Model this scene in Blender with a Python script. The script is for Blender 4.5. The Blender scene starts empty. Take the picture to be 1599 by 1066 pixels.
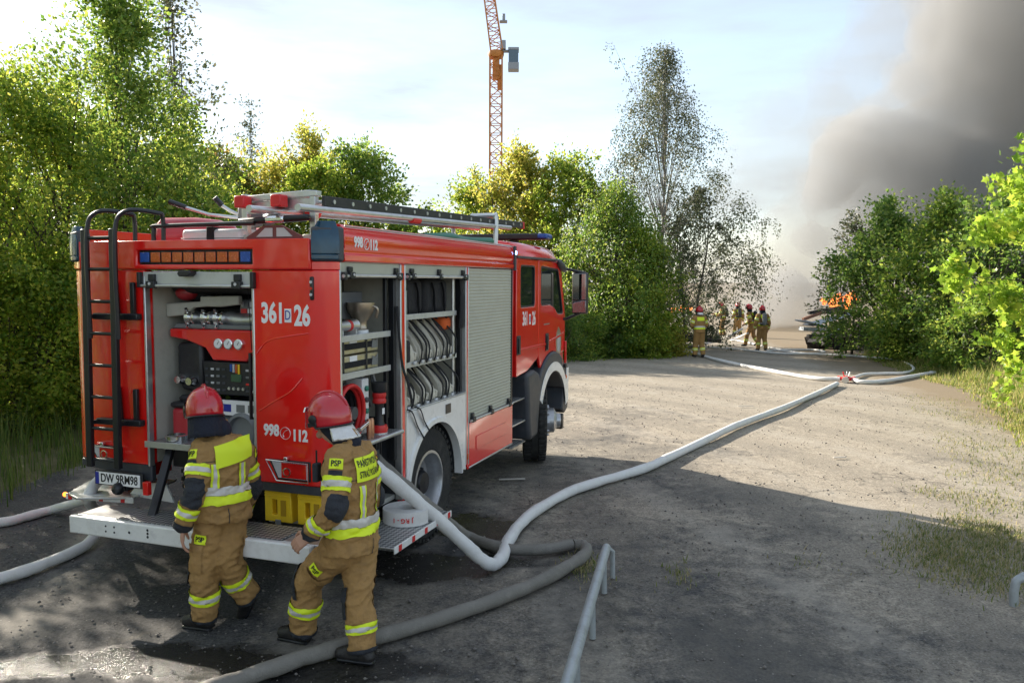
import bpy, bmesh, math, random
import numpy as np
from mathutils import Vector, Matrix, Quaternion
PI = math.pi
scene = bpy.context.scene
col = scene.collection
random.seed(7)
rng = np.random.default_rng(11)

# ------------------------------------------------------------------ camera
CAM_H, F_PX, PITCH, ROLL = 2.424, 1268.5, 0.0758, 0.0047
_c, _s = math.cos(PITCH), math.sin(PITCH)
_cr, _sr = math.cos(ROLL), math.sin(ROLL)
FWD = Vector((0, _c, -_s)); UP0 = Vector((0, _s, _c)); RT0 = Vector((1, 0, 0))
RT = _cr * RT0 + _sr * UP0; UP = -_sr * RT0 + _cr * UP0
cam_d = bpy.data.cameras.new('camera')
cam = bpy.data.objects.new('camera', cam_d); col.objects.link(cam)
cam.matrix_world = Matrix(((RT.x, UP.x, -FWD.x, 0), (RT.y, UP.y, -FWD.y, 0), (RT.z, UP.z, -FWD.z, CAM_H), (0, 0, 0, 1)))
cam_d.sensor_fit = 'HORIZONTAL'; cam_d.sensor_width = 36; cam_d.lens = 36 * F_PX / 1599
cam_d.clip_start = 0.05; cam_d.clip_end = 6000
scene.camera = cam

# ------------------------------------------------------------------ sky, sun, exposure
SUN_EL, SUN_AZ = 25.0, 46.4            # azimuth: degrees left of the view axis
world = bpy.data.worlds.new('World'); scene.world = world; world.use_nodes = True
wn = world.node_tree; wn.nodes.clear()
sky = wn.nodes.new('ShaderNodeTexSky'); sky.sky_type = 'NISHITA'; sky.sun_disc = False
sky.sun_elevation = math.radians(SUN_EL); sky.sun_rotation = math.radians(-SUN_AZ)
sky.altitude = 100; sky.air_density = 1.0; sky.dust_density = 0.5; sky.ozone_density = 1.0
wbg = wn.nodes.new('ShaderNodeBackground'); wbg.inputs['Strength'].default_value = 0.135
wout = wn.nodes.new('ShaderNodeOutputWorld')
# thin high cloud, the same all over the sky
wtc = wn.nodes.new('ShaderNodeTexCoord'); wmap = wn.nodes.new('ShaderNodeMapping')
wmap.inputs['Scale'].default_value = (1.0, 1.0, 5.0); wmap.inputs['Location'].default_value = (3.1, 0.4, 0.2)
wnoi = wn.nodes.new('ShaderNodeTexNoise'); wnoi.inputs['Scale'].default_value = 2.6; wnoi.inputs['Detail'].default_value = 7; wnoi.inputs['Roughness'].default_value = 0.58
wr = wn.nodes.new('ShaderNodeValToRGB'); wr.color_ramp.elements[0].position = 0.30; wr.color_ramp.elements[1].position = 0.66
wr.color_ramp.elements[0].color = (0.42, 0.42, 0.42, 1)
wr.color_ramp.elements[1].color = (0.88, 0.88, 0.88, 1)
wmix = wn.nodes.new('ShaderNodeMixRGB'); wmix.inputs[2].default_value = (1.82, 1.96, 2.08, 1)
for a, b in ((wtc.outputs['Generated'], wmap.inputs[0]), (wmap.outputs[0], wnoi.inputs['Vector']), (wnoi.outputs['Fac'], wr.inputs[0]),
             (wr.outputs[0], wmix.inputs[0]), (sky.outputs[0], wmix.inputs[1]), (wmix.outputs[0], wbg.inputs[0]), (wbg.outputs[0], wout.inputs[0])):
    wn.links.new(a, b)
sun_d = bpy.data.lights.new('sun', 'SUN'); sun_d.energy = 4.6; sun_d.angle = math.radians(0.53); sun_d.color = (1.0, 0.90, 0.76)
sun = bpy.data.objects.new('sun', sun_d); col.objects.link(sun)
_az = math.radians(SUN_AZ); _el = math.radians(SUN_EL)
TO_SUN = Vector((-math.sin(_az) * math.cos(_el), math.cos(_az) * math.cos(_el), math.sin(_el)))
sun.rotation_euler = TO_SUN.to_track_quat('Z', 'Y').to_euler(); sun.location = (0, 0, 40)
vs = scene.view_settings; vs.view_transform = 'Standard'; vs.look = 'None'; vs.gamma = 1; vs.use_curve_mapping = False
vs.exposure = 1.48
cy = scene.cycles
cy.use_denoising = True; cy.max_bounces = 8; cy.diffuse_bounces = 3; cy.glossy_bounces = 3; cy.transmission_bounces = 5
cy.transparent_max_bounces = 8; cy.volume_bounces = 4; cy.volume_max_steps = 256; cy.sample_clamp_indirect = 6

# ------------------------------------------------------------------ pixels -> places
def pix_ray(u, v):
    a, b = (u - 800) / F_PX, (v - 533) / F_PX
    x, y = _cr * a + _sr * b, -_sr * a + _cr * b
    return Vector((x, _c - y * _s, -_s - y * _c))
def gz(y):                                       # the lot falls away gently beyond the fire engine
    return 0.0 if y < 11 else -0.0165 * (y - 11) if y < 90 else -0.0165 * 79
def on_ground(u, v, dz=0.0):
    r = pix_ray(u, v); t = (dz - CAM_H) / r.z
    for _ in range(12):
        t = (gz(r.y * t) + dz - CAM_H) / r.z
    return Vector((r.x * t, r.y * t, CAM_H + r.z * t))
def at_depth(u, v, y):
    r = pix_ray(u, v); t = y / r.y
    return Vector((r.x * t, y, CAM_H + r.z * t))

# ------------------------------------------------------------------ materials
def nodes_of(name):
    m = bpy.data.materials.new(name); m.use_nodes = True
    nt = m.node_tree; return m, nt, nt.nodes['Principled BSDF']
def mat(name, c, rough=0.5, metal=0.0, var=0.12, scale=6.0, bump=0.0, bscale=80.0, coat=0.0, dirt=None, dirt_amt=0.0, trans=0.0, emit=None, estr=0.0, spec=0.5, rvar=0.1):
    m, nt, b = nodes_of(name); N, L = nt.nodes, nt.links
    tc = N.new('ShaderNodeTexCoord')
    n1 = N.new('ShaderNodeTexNoise'); n1.inputs['Scale'].default_value = scale; n1.inputs['Detail'].default_value = 5
    L.new(tc.outputs['Object'], n1.inputs['Vector'])
    mx = N.new('ShaderNodeMixRGB'); mx.blend_type = 'MIX'
    mx.inputs[1].default_value = (*[max(0, x * (1 - var)) for x in c], 1); mx.inputs[2].default_value = (*[min(1, x * (1 + var)) for x in c], 1)
    L.new(n1.outputs['Fac'], mx.inputs[0]); outc = mx.outputs[0]
    if dirt_amt > 0:
        n2 = N.new('ShaderNodeTexNoise'); n2.inputs['Scale'].default_value = scale * 1.7; n2.inputs['Detail'].default_value = 8; n2.inputs['Roughness'].default_value = 0.7
        L.new(tc.outputs['Object'], n2.inputs['Vector'])
        rp = N.new('ShaderNodeValToRGB'); rp.color_ramp.elements[0].position = 0.48; rp.color_ramp.elements[1].position = 0.72
        rp.color_ramp.elements[1].color = (dirt_amt,) * 3 + (1,)
        L.new(n2.outputs['Fac'], rp.inputs[0])
        m2 = N.new('ShaderNodeMixRGB'); m2.inputs[2].default_value = (*(dirt or (0.08, 0.07, 0.06)), 1)
        L.new(rp.outputs[0], m2.inputs[0]); L.new(outc, m2.inputs[1]); outc = m2.outputs[0]
    L.new(outc, b.inputs['Base Color'])
    mr = N.new('ShaderNodeMapRange'); mr.inputs['To Min'].default_value = max(0.02, rough - rvar); mr.inputs['To Max'].default_value = min(1, rough + rvar)
    L.new(n1.outputs['Fac'], mr.inputs['Value']); L.new(mr.outputs[0], b.inputs['Roughness'])
    b.inputs['Metallic'].default_value = metal; b.inputs['Coat Weight'].default_value = coat; b.inputs['Coat Roughness'].default_value = 0.06
    b.inputs['Transmission Weight'].default_value = trans; b.inputs['Specular IOR Level'].default_value = spec
    if emit: b.inputs['Emission Color'].default_value = (*emit, 1); b.inputs['Emission Strength'].default_value = estr
    if bump > 0:
        n3 = N.new('ShaderNodeTexNoise'); n3.inputs['Scale'].default_value = bscale; n3.inputs['Detail'].default_value = 4
        L.new(tc.outputs['Object'], n3.inputs['Vector'])
        bp = N.new('ShaderNodeBump'); bp.inputs['Strength'].default_value = bump; bp.inputs['Distance'].default_value = 0.02
        L.new(n3.outputs['Fac'], bp.inputs['Height']); L.new(bp.outputs[0], b.inputs['Normal'])
    return m
def leaf_mat(name, cols, trans=0.52, rough=0.45):
    m, nt, b = nodes_of(name); N, L = nt.nodes, nt.links
    g = N.new('ShaderNodeNewGeometry'); rp = N.new('ShaderNodeValToRGB')
    e = rp.color_ramp.elements
    while len(e) < len(cols): e.new(0.5)
    for i, cc in enumerate(cols): e[i].position = i / (len(cols) - 1); e[i].color = (*cc, 1)
    L.new(g.outputs['Random Per Island'], rp.inputs[0])
    L.new(rp.outputs[0], b.inputs['Base Color']); b.inputs['Roughness'].default_value = rough; b.inputs['Specular IOR Level'].default_value = 0.35
    tr = N.new('ShaderNodeBsdfTranslucent'); hs = N.new('ShaderNodeHueSaturation'); hs.inputs['Hue'].default_value = 0.485; hs.inputs['Saturation'].default_value = 0.98; hs.inputs['Value'].default_value = 2.6
    L.new(rp.outputs[0], hs.inputs['Color']); L.new(hs.outputs[0], tr.inputs[0])
    mx = N.new('ShaderNodeMixShader'); mx.inputs[0].default_value = trans
    L.new(b.outputs[0], mx.inputs[1]); L.new(tr.outputs[0], mx.inputs[2]); L.new(mx.outputs[0], N['Material Output'].inputs[0])
    return m

# ------------------------------------------------------------------ mesh builder
def link(o, parent=None):
    col.objects.link(o)
    if parent: o.parent = parent
    return o
def tag(o, label=None, cat=None, group=None, kind=None):
    if label: o['label'] = label
    if cat: o['category'] = cat
    if group: o['group'] = group
    if kind: o['kind'] = kind
    return o
def empty(name, loc=(0, 0, 0), rz=0.0, label=None, cat=None, group=None):
    o = bpy.data.objects.new(name, None); o.location = loc; o.rotation_euler = (0, 0, rz); o.empty_display_size = 0.2
    col.objects.link(o); return tag(o, label, cat, group)
def frame_of(d):
    d = Vector(d).normalized(); a = Vector((0, 0, 1)) if abs(d.z) < 0.95 else Vector((1, 0, 0))
    x = a.cross(d).normalized(); return x, d.cross(x), d
class MB:
    def __init__(s): s.v = []; s.f = []
    def add(s, vs_, fs_):
        k = len(s.v); s.v += [tuple(p) for p in vs_]; s.f += [tuple(i + k for i in f) for f in fs_]; return s
    def box(s, x0, x1, y0, y1, z0, z1):
        return s.add([(x0, y0, z0), (x1, y0, z0), (x1, y1, z0), (x0, y1, z0), (x0, y0, z1), (x1, y0, z1), (x1, y1, z1), (x0, y1, z1)],
                     [(0, 3, 2, 1), (4, 5, 6, 7), (0, 1, 5, 4), (1, 2, 6, 5), (2, 3, 7, 6), (3, 0, 4, 7)])
    def obox(s, a, b, w, h, upv=(0, 0, 1)):            # beam from a to b, w wide, h high
        a, b = Vector(a), Vector(b); d = (b - a).normalized(); u = Vector(upv)
        x = d.cross(u).normalized(); u = x.cross(d)
        P = [q + x * (i * w / 2) + u * (j * h / 2) for q in (a, b) for i, j in ((-1, -1), (1, -1), (1, 1), (-1, 1))]
        return s.add(P, [(3, 2, 1, 0), (4, 5, 6, 7), (0, 1, 5, 4), (1, 2, 6, 5), (2, 3, 7, 6), (3, 0, 4, 7)])
    def prism(s, poly, axis, a0, a1):                  # polygon in the two other axes, pushed along axis
        def P(p, a): return {0: (a, p[0], p[1]), 1: (p[0], a, p[1]), 2: (p[0], p[1], a)}[axis]
        n = len(poly)
        return s.add([P(p, a0) for p in poly] + [P(p, a1) for p in poly],
                     [tuple(range(n))[::-1], tuple(range(n, 2 * n))] + [(i, (i + 1) % n, n + (i + 1) % n, n + i) for i in range(n)])
    def tube(s, pts, r, n=10, caps=True, closed=False, sq=1.0):
        pts = [Vector(p) for p in pts]; m = len(pts); rs = r if hasattr(r, '__len__') else [r] * m
        V = []; x = None
        for i, p in enumerate(pts):
            a = pts[i - 1] if (i > 0 or closed) else p; b = pts[(i + 1) % m] if (i < m - 1 or closed) else p
            t = (b - a).normalized()
            if x is None: x = frame_of(t)[0]
            else:
                x = x - t * x.dot(t); x = x.normalized() if x.length > 1e-6 else frame_of(t)[0]
            y = t.cross(x)
            V += [p + x * (rs[i] * math.cos(2 * PI * k / n)) + y * (rs[i] * sq * math.sin(2 * PI * k / n)) for k in range(n)]
        Fs = [(i * n + k, i * n + (k + 1) % n, ((i + 1) % m) * n + (k + 1) % n, ((i + 1) % m) * n + k) for i in range(m if closed else m - 1) for k in range(n)]
        if caps and not closed: Fs += [tuple(range(n))[::-1], tuple(range((m - 1) * n, m * n))]
        return s.add(V, Fs)
    def cyl(s, a, b, r0, r1=None, n=16): return s.tube([a, b], [r0, r0 if r1 is None else r1], n)
    def lathe(s, prof, o, d, n=24, caps=True):         # profile (radius, along d)
        x, y, z = frame_of(d); o = Vector(o); m = len(prof)
        V = [o + z * h + x * (r * math.cos(2 * PI * k / n)) + y * (r * math.sin(2 * PI * k / n)) for r, h in prof for k in range(n)]
        Fs = [(i * n + k, i * n + (k + 1) % n, (i + 1) * n + (k + 1) % n, (i + 1) * n + k) for i in range(m - 1) for k in range(n)]
        if caps: Fs += [tuple(range(n))[::-1], tuple(range((m - 1) * n, m * n))]
        return s.add(V, Fs)
    def ell(s, c, r, n=12, m=8, R=None):
        c = Vector(c); V = []; R = R or Matrix.Identity(3)
        for i in range(1, m):
            a = PI * i / m
            V += [c + R @ Vector((r[0] * math.sin(a) * math.cos(2 * PI * k / n), r[1] * math.sin(a) * math.sin(2 * PI * k / n), r[2] * math.cos(a))) for k in range(n)]
        V += [c + R @ Vector((0, 0, r[2])), c + R @ Vector((0, 0, -r[2]))]; t, b = len(V) - 2, len(V) - 1
        Fs = [(i * n + k, (i + 1) * n + k, (i + 1) * n + (k + 1) % n, i * n + (k + 1) % n) for i in range(m - 2) for k in range(n)]
        Fs += [(t, k, (k + 1) % n) for k in range(n)] + [(b, (m - 2) * n + (k + 1) % n, (m - 2) * n + k) for k in range(n)]
        return s.add(V, Fs)
    def plate(s, outer, inner, axis, a0, a1):          # a sheet with one hole, thickness a0..a1
        def P(p, a): return Vector({0: (a, p[0], p[1]), 1: (p[0], a, p[1]), 2: (p[0], p[1], a)}[axis])
        bm = bmesh.new()
        for loop in (outer, inner):
            vv = [bm.verts.new(P(p, a0)) for p in loop]
            for i in range(len(vv)): bm.edges.new((vv[i], vv[(i + 1) % len(vv)]))
        bmesh.ops.triangle_fill(bm, use_beauty=True, use_dissolve=False, edges=bm.edges[:])
        bm.verts.index_update(); V = [v.co.copy() for v in bm.verts]; Fs = [tuple(v.index for v in f.verts) for f in bm.faces]; bm.free()
        n = len(V); d = P((0, 0), a1) - P((0, 0), a0)
        no, ni = len(outer), len(inner)
        E = [(i, (i + 1) % no) for i in range(no)] + [(no + i, no + (i + 1) % ni) for i in range(ni)]
        return s.add(V + [v + d for v in V], Fs + [tuple(i + n for i in f[::-1]) for f in Fs] + [(a, b, b + n, a + n) for a, b in E])
    def xf(s, M, k0=0):
        s.v = s.v[:k0] + [tuple(M @ Vector(p)) for p in s.v[k0:]]; return s
    def mesh(s, name, angle=40):
        me = bpy.data.meshes.new(name); me.from_pydata(s.v, [], s.f)
        bm = bmesh.new(); bm.from_mesh(me); bmesh.ops.recalc_face_normals(bm, faces=bm.faces[:]); bm.to_mesh(me); bm.free()
        me.shade_smooth(); me.set_sharp_from_angle(angle=math.radians(angle)); return me
    def build(s, name, m, parent=None, bevel=0.0, seg=2, angle=40):
        me = s.mesh(name, angle); me.materials.append(m)
        o = bpy.data.objects.new(name, me); link(o, parent)
        if bevel > 0:
            b = o.modifiers.new('bevel', 'BEVEL'); b.width = bevel; b.segments = seg; b.limit_method = 'ANGLE'; b.angle_limit = math.radians(40)
        return o
def copy_tree(o, parent=None):
    c = o.copy(); col.objects.link(c); c.parent = parent
    for ch in list(o.children): copy_tree(ch, c)
    return c
def np_mesh(name, V, Fq, m, parent=None, smooth=False):   # V (n,3), Fq (k,3|4) arrays
    me = bpy.data.meshes.new(name); V = np.asarray(V, np.float32); Fq = np.asarray(Fq, np.int32); k = Fq.shape[1]
    me.vertices.add(len(V)); me.vertices.foreach_set('co', V.ravel())
    me.loops.add(Fq.size); me.loops.foreach_set('vertex_index', Fq.ravel())
    me.polygons.add(len(Fq)); me.polygons.foreach_set('loop_start', np.arange(0, Fq.size, k, dtype=np.int32))
    me.update(calc_edges=True)
    if smooth: me.shade_smooth()
    me.materials.append(m); o = bpy.data.objects.new(name, me); return link(o, parent)
def spline(pts, n=8):                                  # Catmull-Rom
    P = [Vector(p) for p in pts]; P = [P[0] * 2 - P[1]] + P + [P[-1] * 2 - P[-2]]; out = []
    for i in range(1, len(P) - 2):
        for k in range(n):
            t = k / n; a, b, c, d = P[i - 1], P[i], P[i + 1], P[i + 2]
            out.append(0.5 * ((2 * b) + (c - a) * t + (2 * a - 5 * b + 4 * c - d) * t * t + (3 * b - a - 3 * c + d) * t ** 3))
    return out + [P[-2]]
FONT = {}
def lettering(txt, size, m, parent, M, name='lettering', bold=0.0, sx=1.0, depth=0.0015):
    cu = bpy.data.curves.new('t', 'FONT'); cu.body = txt; cu.size = size; cu.align_x = 'CENTER'; cu.align_y = 'CENTER'; cu.extrude = depth; cu.offset = bold
    cu.resolution_u = 3
    to = bpy.data.objects.new('t', cu); col.objects.link(to)
    me = bpy.data.meshes.new_from_object(to.evaluated_get(bpy.context.evaluated_depsgraph_get())); bpy.data.objects.remove(to); bpy.data.curves.remove(cu)
    me.transform(M @ Matrix.Diagonal((sx, 1, 1, 1))); me.materials.clear(); me.materials.append(m)
    o = bpy.data.objects.new(name, me); me.name = name; return link(o, parent)
def basis(o, x, y):                                   # matrix: text x axis, text up axis, origin
    x, y = Vector(x).normalized(), Vector(y).normalized(); z = x.cross(y); o = Vector(o)
    return Matrix(((x.x, y.x, z.x, o.x), (x.y, y.y, z.y, o.y), (x.z, y.z, z.z, o.z), (0, 0, 0, 1)))
# ------------------------------------------------------------------ ground
def ground_material():
    m, nt, b = nodes_of('asphalt_and_gravel'); N, L = nt.nodes, nt.links
    tc = N.new('ShaderNodeTexCoord'); sp = N.new('ShaderNodeSeparateXYZ'); L.new(tc.outputs['Object'], sp.inputs[0])
    def noise(sc, det=6, ro=0.6, dist=0.0):
        n = N.new('ShaderNodeTexNoise'); n.inputs['Scale'].default_value = sc; n.inputs['Detail'].default_value = det; n.inputs['Roughness'].default_value = ro; n.inputs['Distortion'].default_value = dist
        L.new(tc.outputs['Object'], n.inputs['Vector']); return n.outputs['Fac']
    def math_(op, a, b_=None, clamp=False):
        n = N.new('ShaderNodeMath'); n.operation = op; n.use_clamp = clamp
        for i, x in enumerate((a, b_)):
            if x is None: continue
            if isinstance(x, (int, float)): n.inputs[i].default_value = x
            else: L.new(x, n.inputs[i])
        return n.outputs[0]
    def ramp(x, p0, p1, c0=(0, 0, 0), c1=(1, 1, 1)):
        r = N.new('ShaderNodeValToRGB'); r.color_ramp.elements[0].position = p0; r.color_ramp.elements[1].position = p1
        r.color_ramp.elements[0].color = (*c0, 1); r.color_ramp.elements[1].color = (*c1, 1); L.new(x, r.inputs[0]); return r.outputs[0]
    def mix(f, a, b_, mode='MIX'):
        n = N.new('ShaderNodeMixRGB'); n.blend_type = mode
        for i, x in enumerate((f, a, b_)):
            if isinstance(x, (int, float)): n.inputs[i].default_value = x
            elif isinstance(x, tuple): n.inputs[i].default_value = (*x, 1)
            else: L.new(x, n.inputs[i])
        return n.outputs[0]
    agg = noise(48, 4, 0.8); big = noise(0.33, 5, 0.62, 0.6); mid = noise(1.7, 7, 0.68); fine = noise(19, 4, 0.75); patch = noise(6.5, 5, 0.7, 0.4)
    asph = mix(ramp(agg, 0.38, 0.66), (0.019, 0.019, 0.020), (0.117, 0.116, 0.114))
    asph = mix(math_('MULTIPLY', ramp(mid, 0.42, 0.7), 0.7), asph, (0.079, 0.077, 0.074)); asph = mix(math_('MULTIPLY', ramp(fine, 0.52, 0.68), 0.6), asph, (0.121, 0.118, 0.109))
    dust = mix(ramp(agg, 0.36, 0.66), (0.133, 0.113, 0.088), (0.465, 0.416, 0.335))
    dust = mix(math_('MULTIPLY', ramp(fine, 0.46, 0.66), 0.6), dust, (0.223, 0.186, 0.143)); dust = mix(math_('MULTIPLY', ramp(patch, 0.5, 0.72), 0.6), dust, (0.432, 0.381, 0.306))
    # worn, dusty to the right and further out; bare asphalt on the left
    g = math_('ADD', math_('MULTIPLY', sp.outputs['X'], 0.085), math_('MULTIPLY', sp.outputs['Y'], 0.012))
    w = math_('ADD', math_('ADD', math_('ADD', g, math_('MULTIPLY', big, 1.7)), math_('MULTIPLY', mid, 0.6)), math_('MULTIPLY', math_('SUBTRACT', patch, 0.5), 0.8))
    w2 = math_('MULTIPLY', math_('SUBTRACT', w, 0.92), 0.95, True)
    c = mix(ramp(w2, 0.12, 0.62), asph, dust)
    # old patch of newer asphalt and its pale seam
    def blotch(cx, cy, rx, ry, soft=0.35, amp=0.9, nz=None):
        dx = math_('DIVIDE', math_('SUBTRACT', sp.outputs['X'], cx), rx); dy = math_('DIVIDE', math_('SUBTRACT', sp.outputs['Y'], cy), ry)
        d = math_('SQRT', math_('ADD', math_('POWER', dx, 2.0), math_('POWER', dy, 2.0)))
        d = math_('ADD', d, math_('MULTIPLY', math_('SUBTRACT', nz if nz is not None else mid, 0.5), amp * 2))
        return ramp(d, 1 - soft, 1.0, (1, 1, 1), (0, 0, 0))
    for cx, cy, rx, ry, k in ((1.55, 5.1, 0.75, 0.9, 0.65), (0.55, 6.2, 0.5, 1.2, 0.45), (2.6, 9.2, 1.2, 0.5, 0.3)):
        f = math_('MULTIPLY', blotch(cx, cy, rx, ry, 0.5, 0.7), k); c = mix(f, c, (0.075, 0.074, 0.070))
    wv = N.new('ShaderNodeTexWave'); wv.wave_type = 'RINGS'; wv.rings_direction = 'Z'; wv.inputs['Scale'].default_value = 0.16; wv.inputs['Distortion'].default_value = 1.6; wv.inputs['Detail'].default_value = 2; wv.inputs['Detail Scale'].default_value = 0.5
    mp = N.new('ShaderNodeMapping'); mp.inputs['Location'].default_value = (16, -3, 0); L.new(tc.outputs['Object'], mp.inputs[0]); L.new(mp.outputs[0], wv.inputs['Vector'])
    trk = math_('MULTIPLY', ramp(wv.outputs['Fac'], 0.80, 0.97), math_('MULTIPLY', ramp(mid, 0.38, 0.62), 0.45)); c = mix(trk, c, (0.36, 0.33, 0.28))
    trk = math_('MULTIPLY', ramp(wv.outputs['Fac'], 0.10, 0.30, (1, 1, 1), (0, 0, 0)), math_('MULTIPLY', ramp(patch, 0.40, 0.62), 0.35)); c = mix(trk, c, (0.075, 0.07, 0.062))
    vc = N.new('ShaderNodeTexVoronoi'); vc.feature = 'DISTANCE_TO_EDGE'; vc.inputs['Scale'].default_value = 0.55
    wq = N.new('ShaderNodeVectorMath'); wq.operation = 'ADD'; wq2 = N.new('ShaderNodeTexNoise'); wq2.inputs['Scale'].default_value = 2.2; wq2.inputs['Detail'].default_value = 6; L.new(tc.outputs['Object'], wq2.inputs['Vector']); L.new(tc.outputs['Object'], wq.inputs[0]); L.new(wq2.outputs['Color'], wq.inputs[1]); L.new(wq.outputs[0], vc.inputs['Vector'])
    crk = math_('MULTIPLY', ramp(vc.outputs['Distance'], 0.004, 0.014, (1, 1, 1), (0, 0, 0)), math_('MULTIPLY', ramp(big, 0.46, 0.56), 0.4)); c = mix(crk, c, (0.02, 0.02, 0.02))
    # water: dark and shiny around the pump and under the hoses
    wet = None
    for cx, cy, rx, ry in ((-0.85, 6.75, 0.9, 0.42), (-1.15, 4.95, 0.85, 0.28), (-2.15, 5.0, 0.75, 0.3), (-0.3, 6.9, 0.7, 0.25), (-0.35, 7.9, 0.6, 0.5), (-2.9, 4.95, .5, .2)):
        q = blotch(cx, cy, rx, ry, 0.3, 0.85, noise(2.6, 6, 0.7)); wet = q if wet is None else math_('MAXIMUM', wet, q)
    c = mix(math_('MULTIPLY', wet, 0.82), c, (0.008, 0.008, 0.008))
    # pale grit and specks
    vo = N.new('ShaderNodeTexVoronoi'); vo.inputs['Scale'].default_value = 16; L.new(tc.outputs['Object'], vo.inputs['Vector'])
    c = mix(math_('MULTIPLY', ramp(vo.outputs['Distance'], 0.06, 0.12, (1, 1, 1), (0, 0, 0)), 0.5), c, (0.495, 0.458, 0.391))
    # brown soil by the verges
    so = math_('ADD', math_('MULTIPLY', math_('SUBTRACT', sp.outputs['X'], math_('ADD', 6.2, math_('MULTIPLY', sp.outputs['Y'], 0.13))), 0.35), math_('MULTIPLY', mid, 0.9))
    c = mix(ramp(so, 0.45, 0.85), c, mix(fine, (0.128, 0.098, 0.063), (0.285, 0.229, 0.153)))
    L.new(c, b.inputs['Base Color'])
    ro = N.new('ShaderNodeMapRange'); ro.inputs['To Min'].default_value = 0.92; ro.inputs['To Max'].default_value = 0.16
    L.new(wet, ro.inputs['Value']); L.new(ro.outputs[0], b.inputs['Roughness']); b.inputs['Specular IOR Level'].default_value = 0.3
    h = math_('ADD', math_('MULTIPLY', agg, 0.6), math_('ADD', math_('MULTIPLY', fine, 0.35), math_('MULTIPLY', mid, 0.25)))
    bp = N.new('ShaderNodeBump'); bp.inputs['Strength'].default_value = 0.8; bp.inputs['Distance'].default_value = 0.012
    L.new(h, bp.inputs['Height']); L.new(bp.outputs[0], b.inputs['Normal'])
    return m
xs = np.concatenate([np.linspace(-900, -30, 14), np.linspace(-27, 27, 70), np.linspace(30, 900, 14)])
ys = np.concatenate([np.linspace(-300, -6, 8), np.linspace(-4, 46, 90), np.linspace(50, 1500, 20)])
GX, GY = np.meshgrid(xs, ys)
GZ = np.vectorize(gz)(GY) + np.where((abs(GX) < 27) & (GY > -4) & (GY < 46), 0.012 * np.sin(GX * 1.3 + GY * 0.7) * np.cos(GY * 0.9 - GX * 0.4) - 0.012, -0.012)
nx = len(xs); idx = np.arange(nx * len(ys)).reshape(len(ys), nx)
gfaces = np.stack([idx[:-1, :-1].ravel(), idx[:-1, 1:].ravel(), idx[1:, 1:].ravel(), idx[1:, :-1].ravel()], 1)
ground = np_mesh('ground', np.stack([GX.ravel(), GY.ravel(), GZ.ravel()], 1), gfaces, ground_material(), smooth=True); tag(ground, kind='structure')

soil_m = mat('verge_soil', (0.085, 0.085, 0.032), 0.95, var=0.5, scale=2.2, bump=0.9, bscale=14, dirt=(0.15, 0.125, 0.07), dirt_amt=0.8)
def verge(name, inner, outer):
    # strip between two polylines of equal length, rising a little away from the lot
    V = []; n = len(inner); K = 10
    for i in range(n):
        a, b = Vector((*inner[i], 0)), Vector((*outer[i], 0))
        for k in range(K + 1):
            t = (k / K) ** 1.8; p = a.lerp(b, t)
            V.append((p.x, p.y, gz(p.y) + (-0.03 if k == 0 else 0.012 + 0.10 * min(1, k / 3) + 0.05 * math.sin(p.x * 2.1 + p.y * 1.3) * (k > 1))))
    Fq = [(i * (K + 1) + k, i * (K + 1) + k + 1, (i + 1) * (K + 1) + k + 1, (i + 1) * (K + 1) + k) for i in range(n - 1) for k in range(K)]
    o = np_mesh(name, V, Fq, soil_m, smooth=True); return tag(o, kind='structure')
def wiggle(pts, step=0.45, amp=0.14):
    out = []
    for (x0, y0), (x1, y1) in zip(pts[:-1], pts[1:]):
        n = max(1, int(math.hypot(x1 - x0, y1 - y0) / step))
        for k in range(n):
            t = k / n; out.append((x0 + (x1 - x0) * t + random.uniform(-amp, amp), y0 + (y1 - y0) * t))
    return out + [pts[-1]]
RV = wiggle([(7.4, 7.5), (7.9, 10.0), (8.3, 12.2), (10.0, 16.0), (11.2, 19.0), (12.0, 24.0), (13.2, 29.0), (16.0, 36.0), (21, 48)], 0.4, 0.2)
verge('verge_right', RV, [(x + 40, y + 4) for x, y in RV])
LV = wiggle([(-6.4, 1.0), (-5.7, 6.0), (-5.55, 9.0), (-5.4, 11.0), (-3.6, 17.0), (0.4, 25.0), (2.6, 28.6), (4.6, 30.2), (6.2, 33), (6.5, 44)], 0.45, 0.16)
verge('verge_left', LV, [(x - 45, y + 6) for x, y in LV])

# ------------------------------------------------------------------ grass
def blades(name, pts, h, w, cols, lean=0.35):
    pts = np.asarray(pts); n = len(pts)
    hh = h * rng.uniform(0.35, 1.15, n) if np.isscalar(h) else h * rng.uniform(0.4, 1.15, n)
    a = rng.uniform(0, 2 * PI, n); d = np.stack([np.cos(a), np.sin(a), np.zeros(n)], 1); sd = np.stack([-np.sin(a), np.cos(a), np.zeros(n)], 1) * (w * rng.uniform(0.6, 1.3, n))[:, None]
    ln = rng.uniform(0.1, 1, n)[:, None] * lean * hh[:, None]
    z = np.zeros((n, 3)); z[:, 2] = hh
    p0, p1 = pts - sd, pts + sd; m0, m1 = pts + d * ln * 0.35 + z * 0.55 - sd * 0.8, pts + d * ln * 0.35 + z * 0.55 + sd * 0.8; t = pts + d * ln + z * 0.97
    V = np.stack([p0, p1, m1, m0, t], 1).reshape(-1, 3); b = np.arange(n)[:, None] * 5
    Fq = np.concatenate([b + np.array([[0, 1, 2]]), b + np.array([[0, 2, 3]]), b + np.array([[3, 2, 4]])], 0)
    return np_mesh(name, V, Fq, leaf_mat(name + '_m', cols, 0.35, 0.6))
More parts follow.
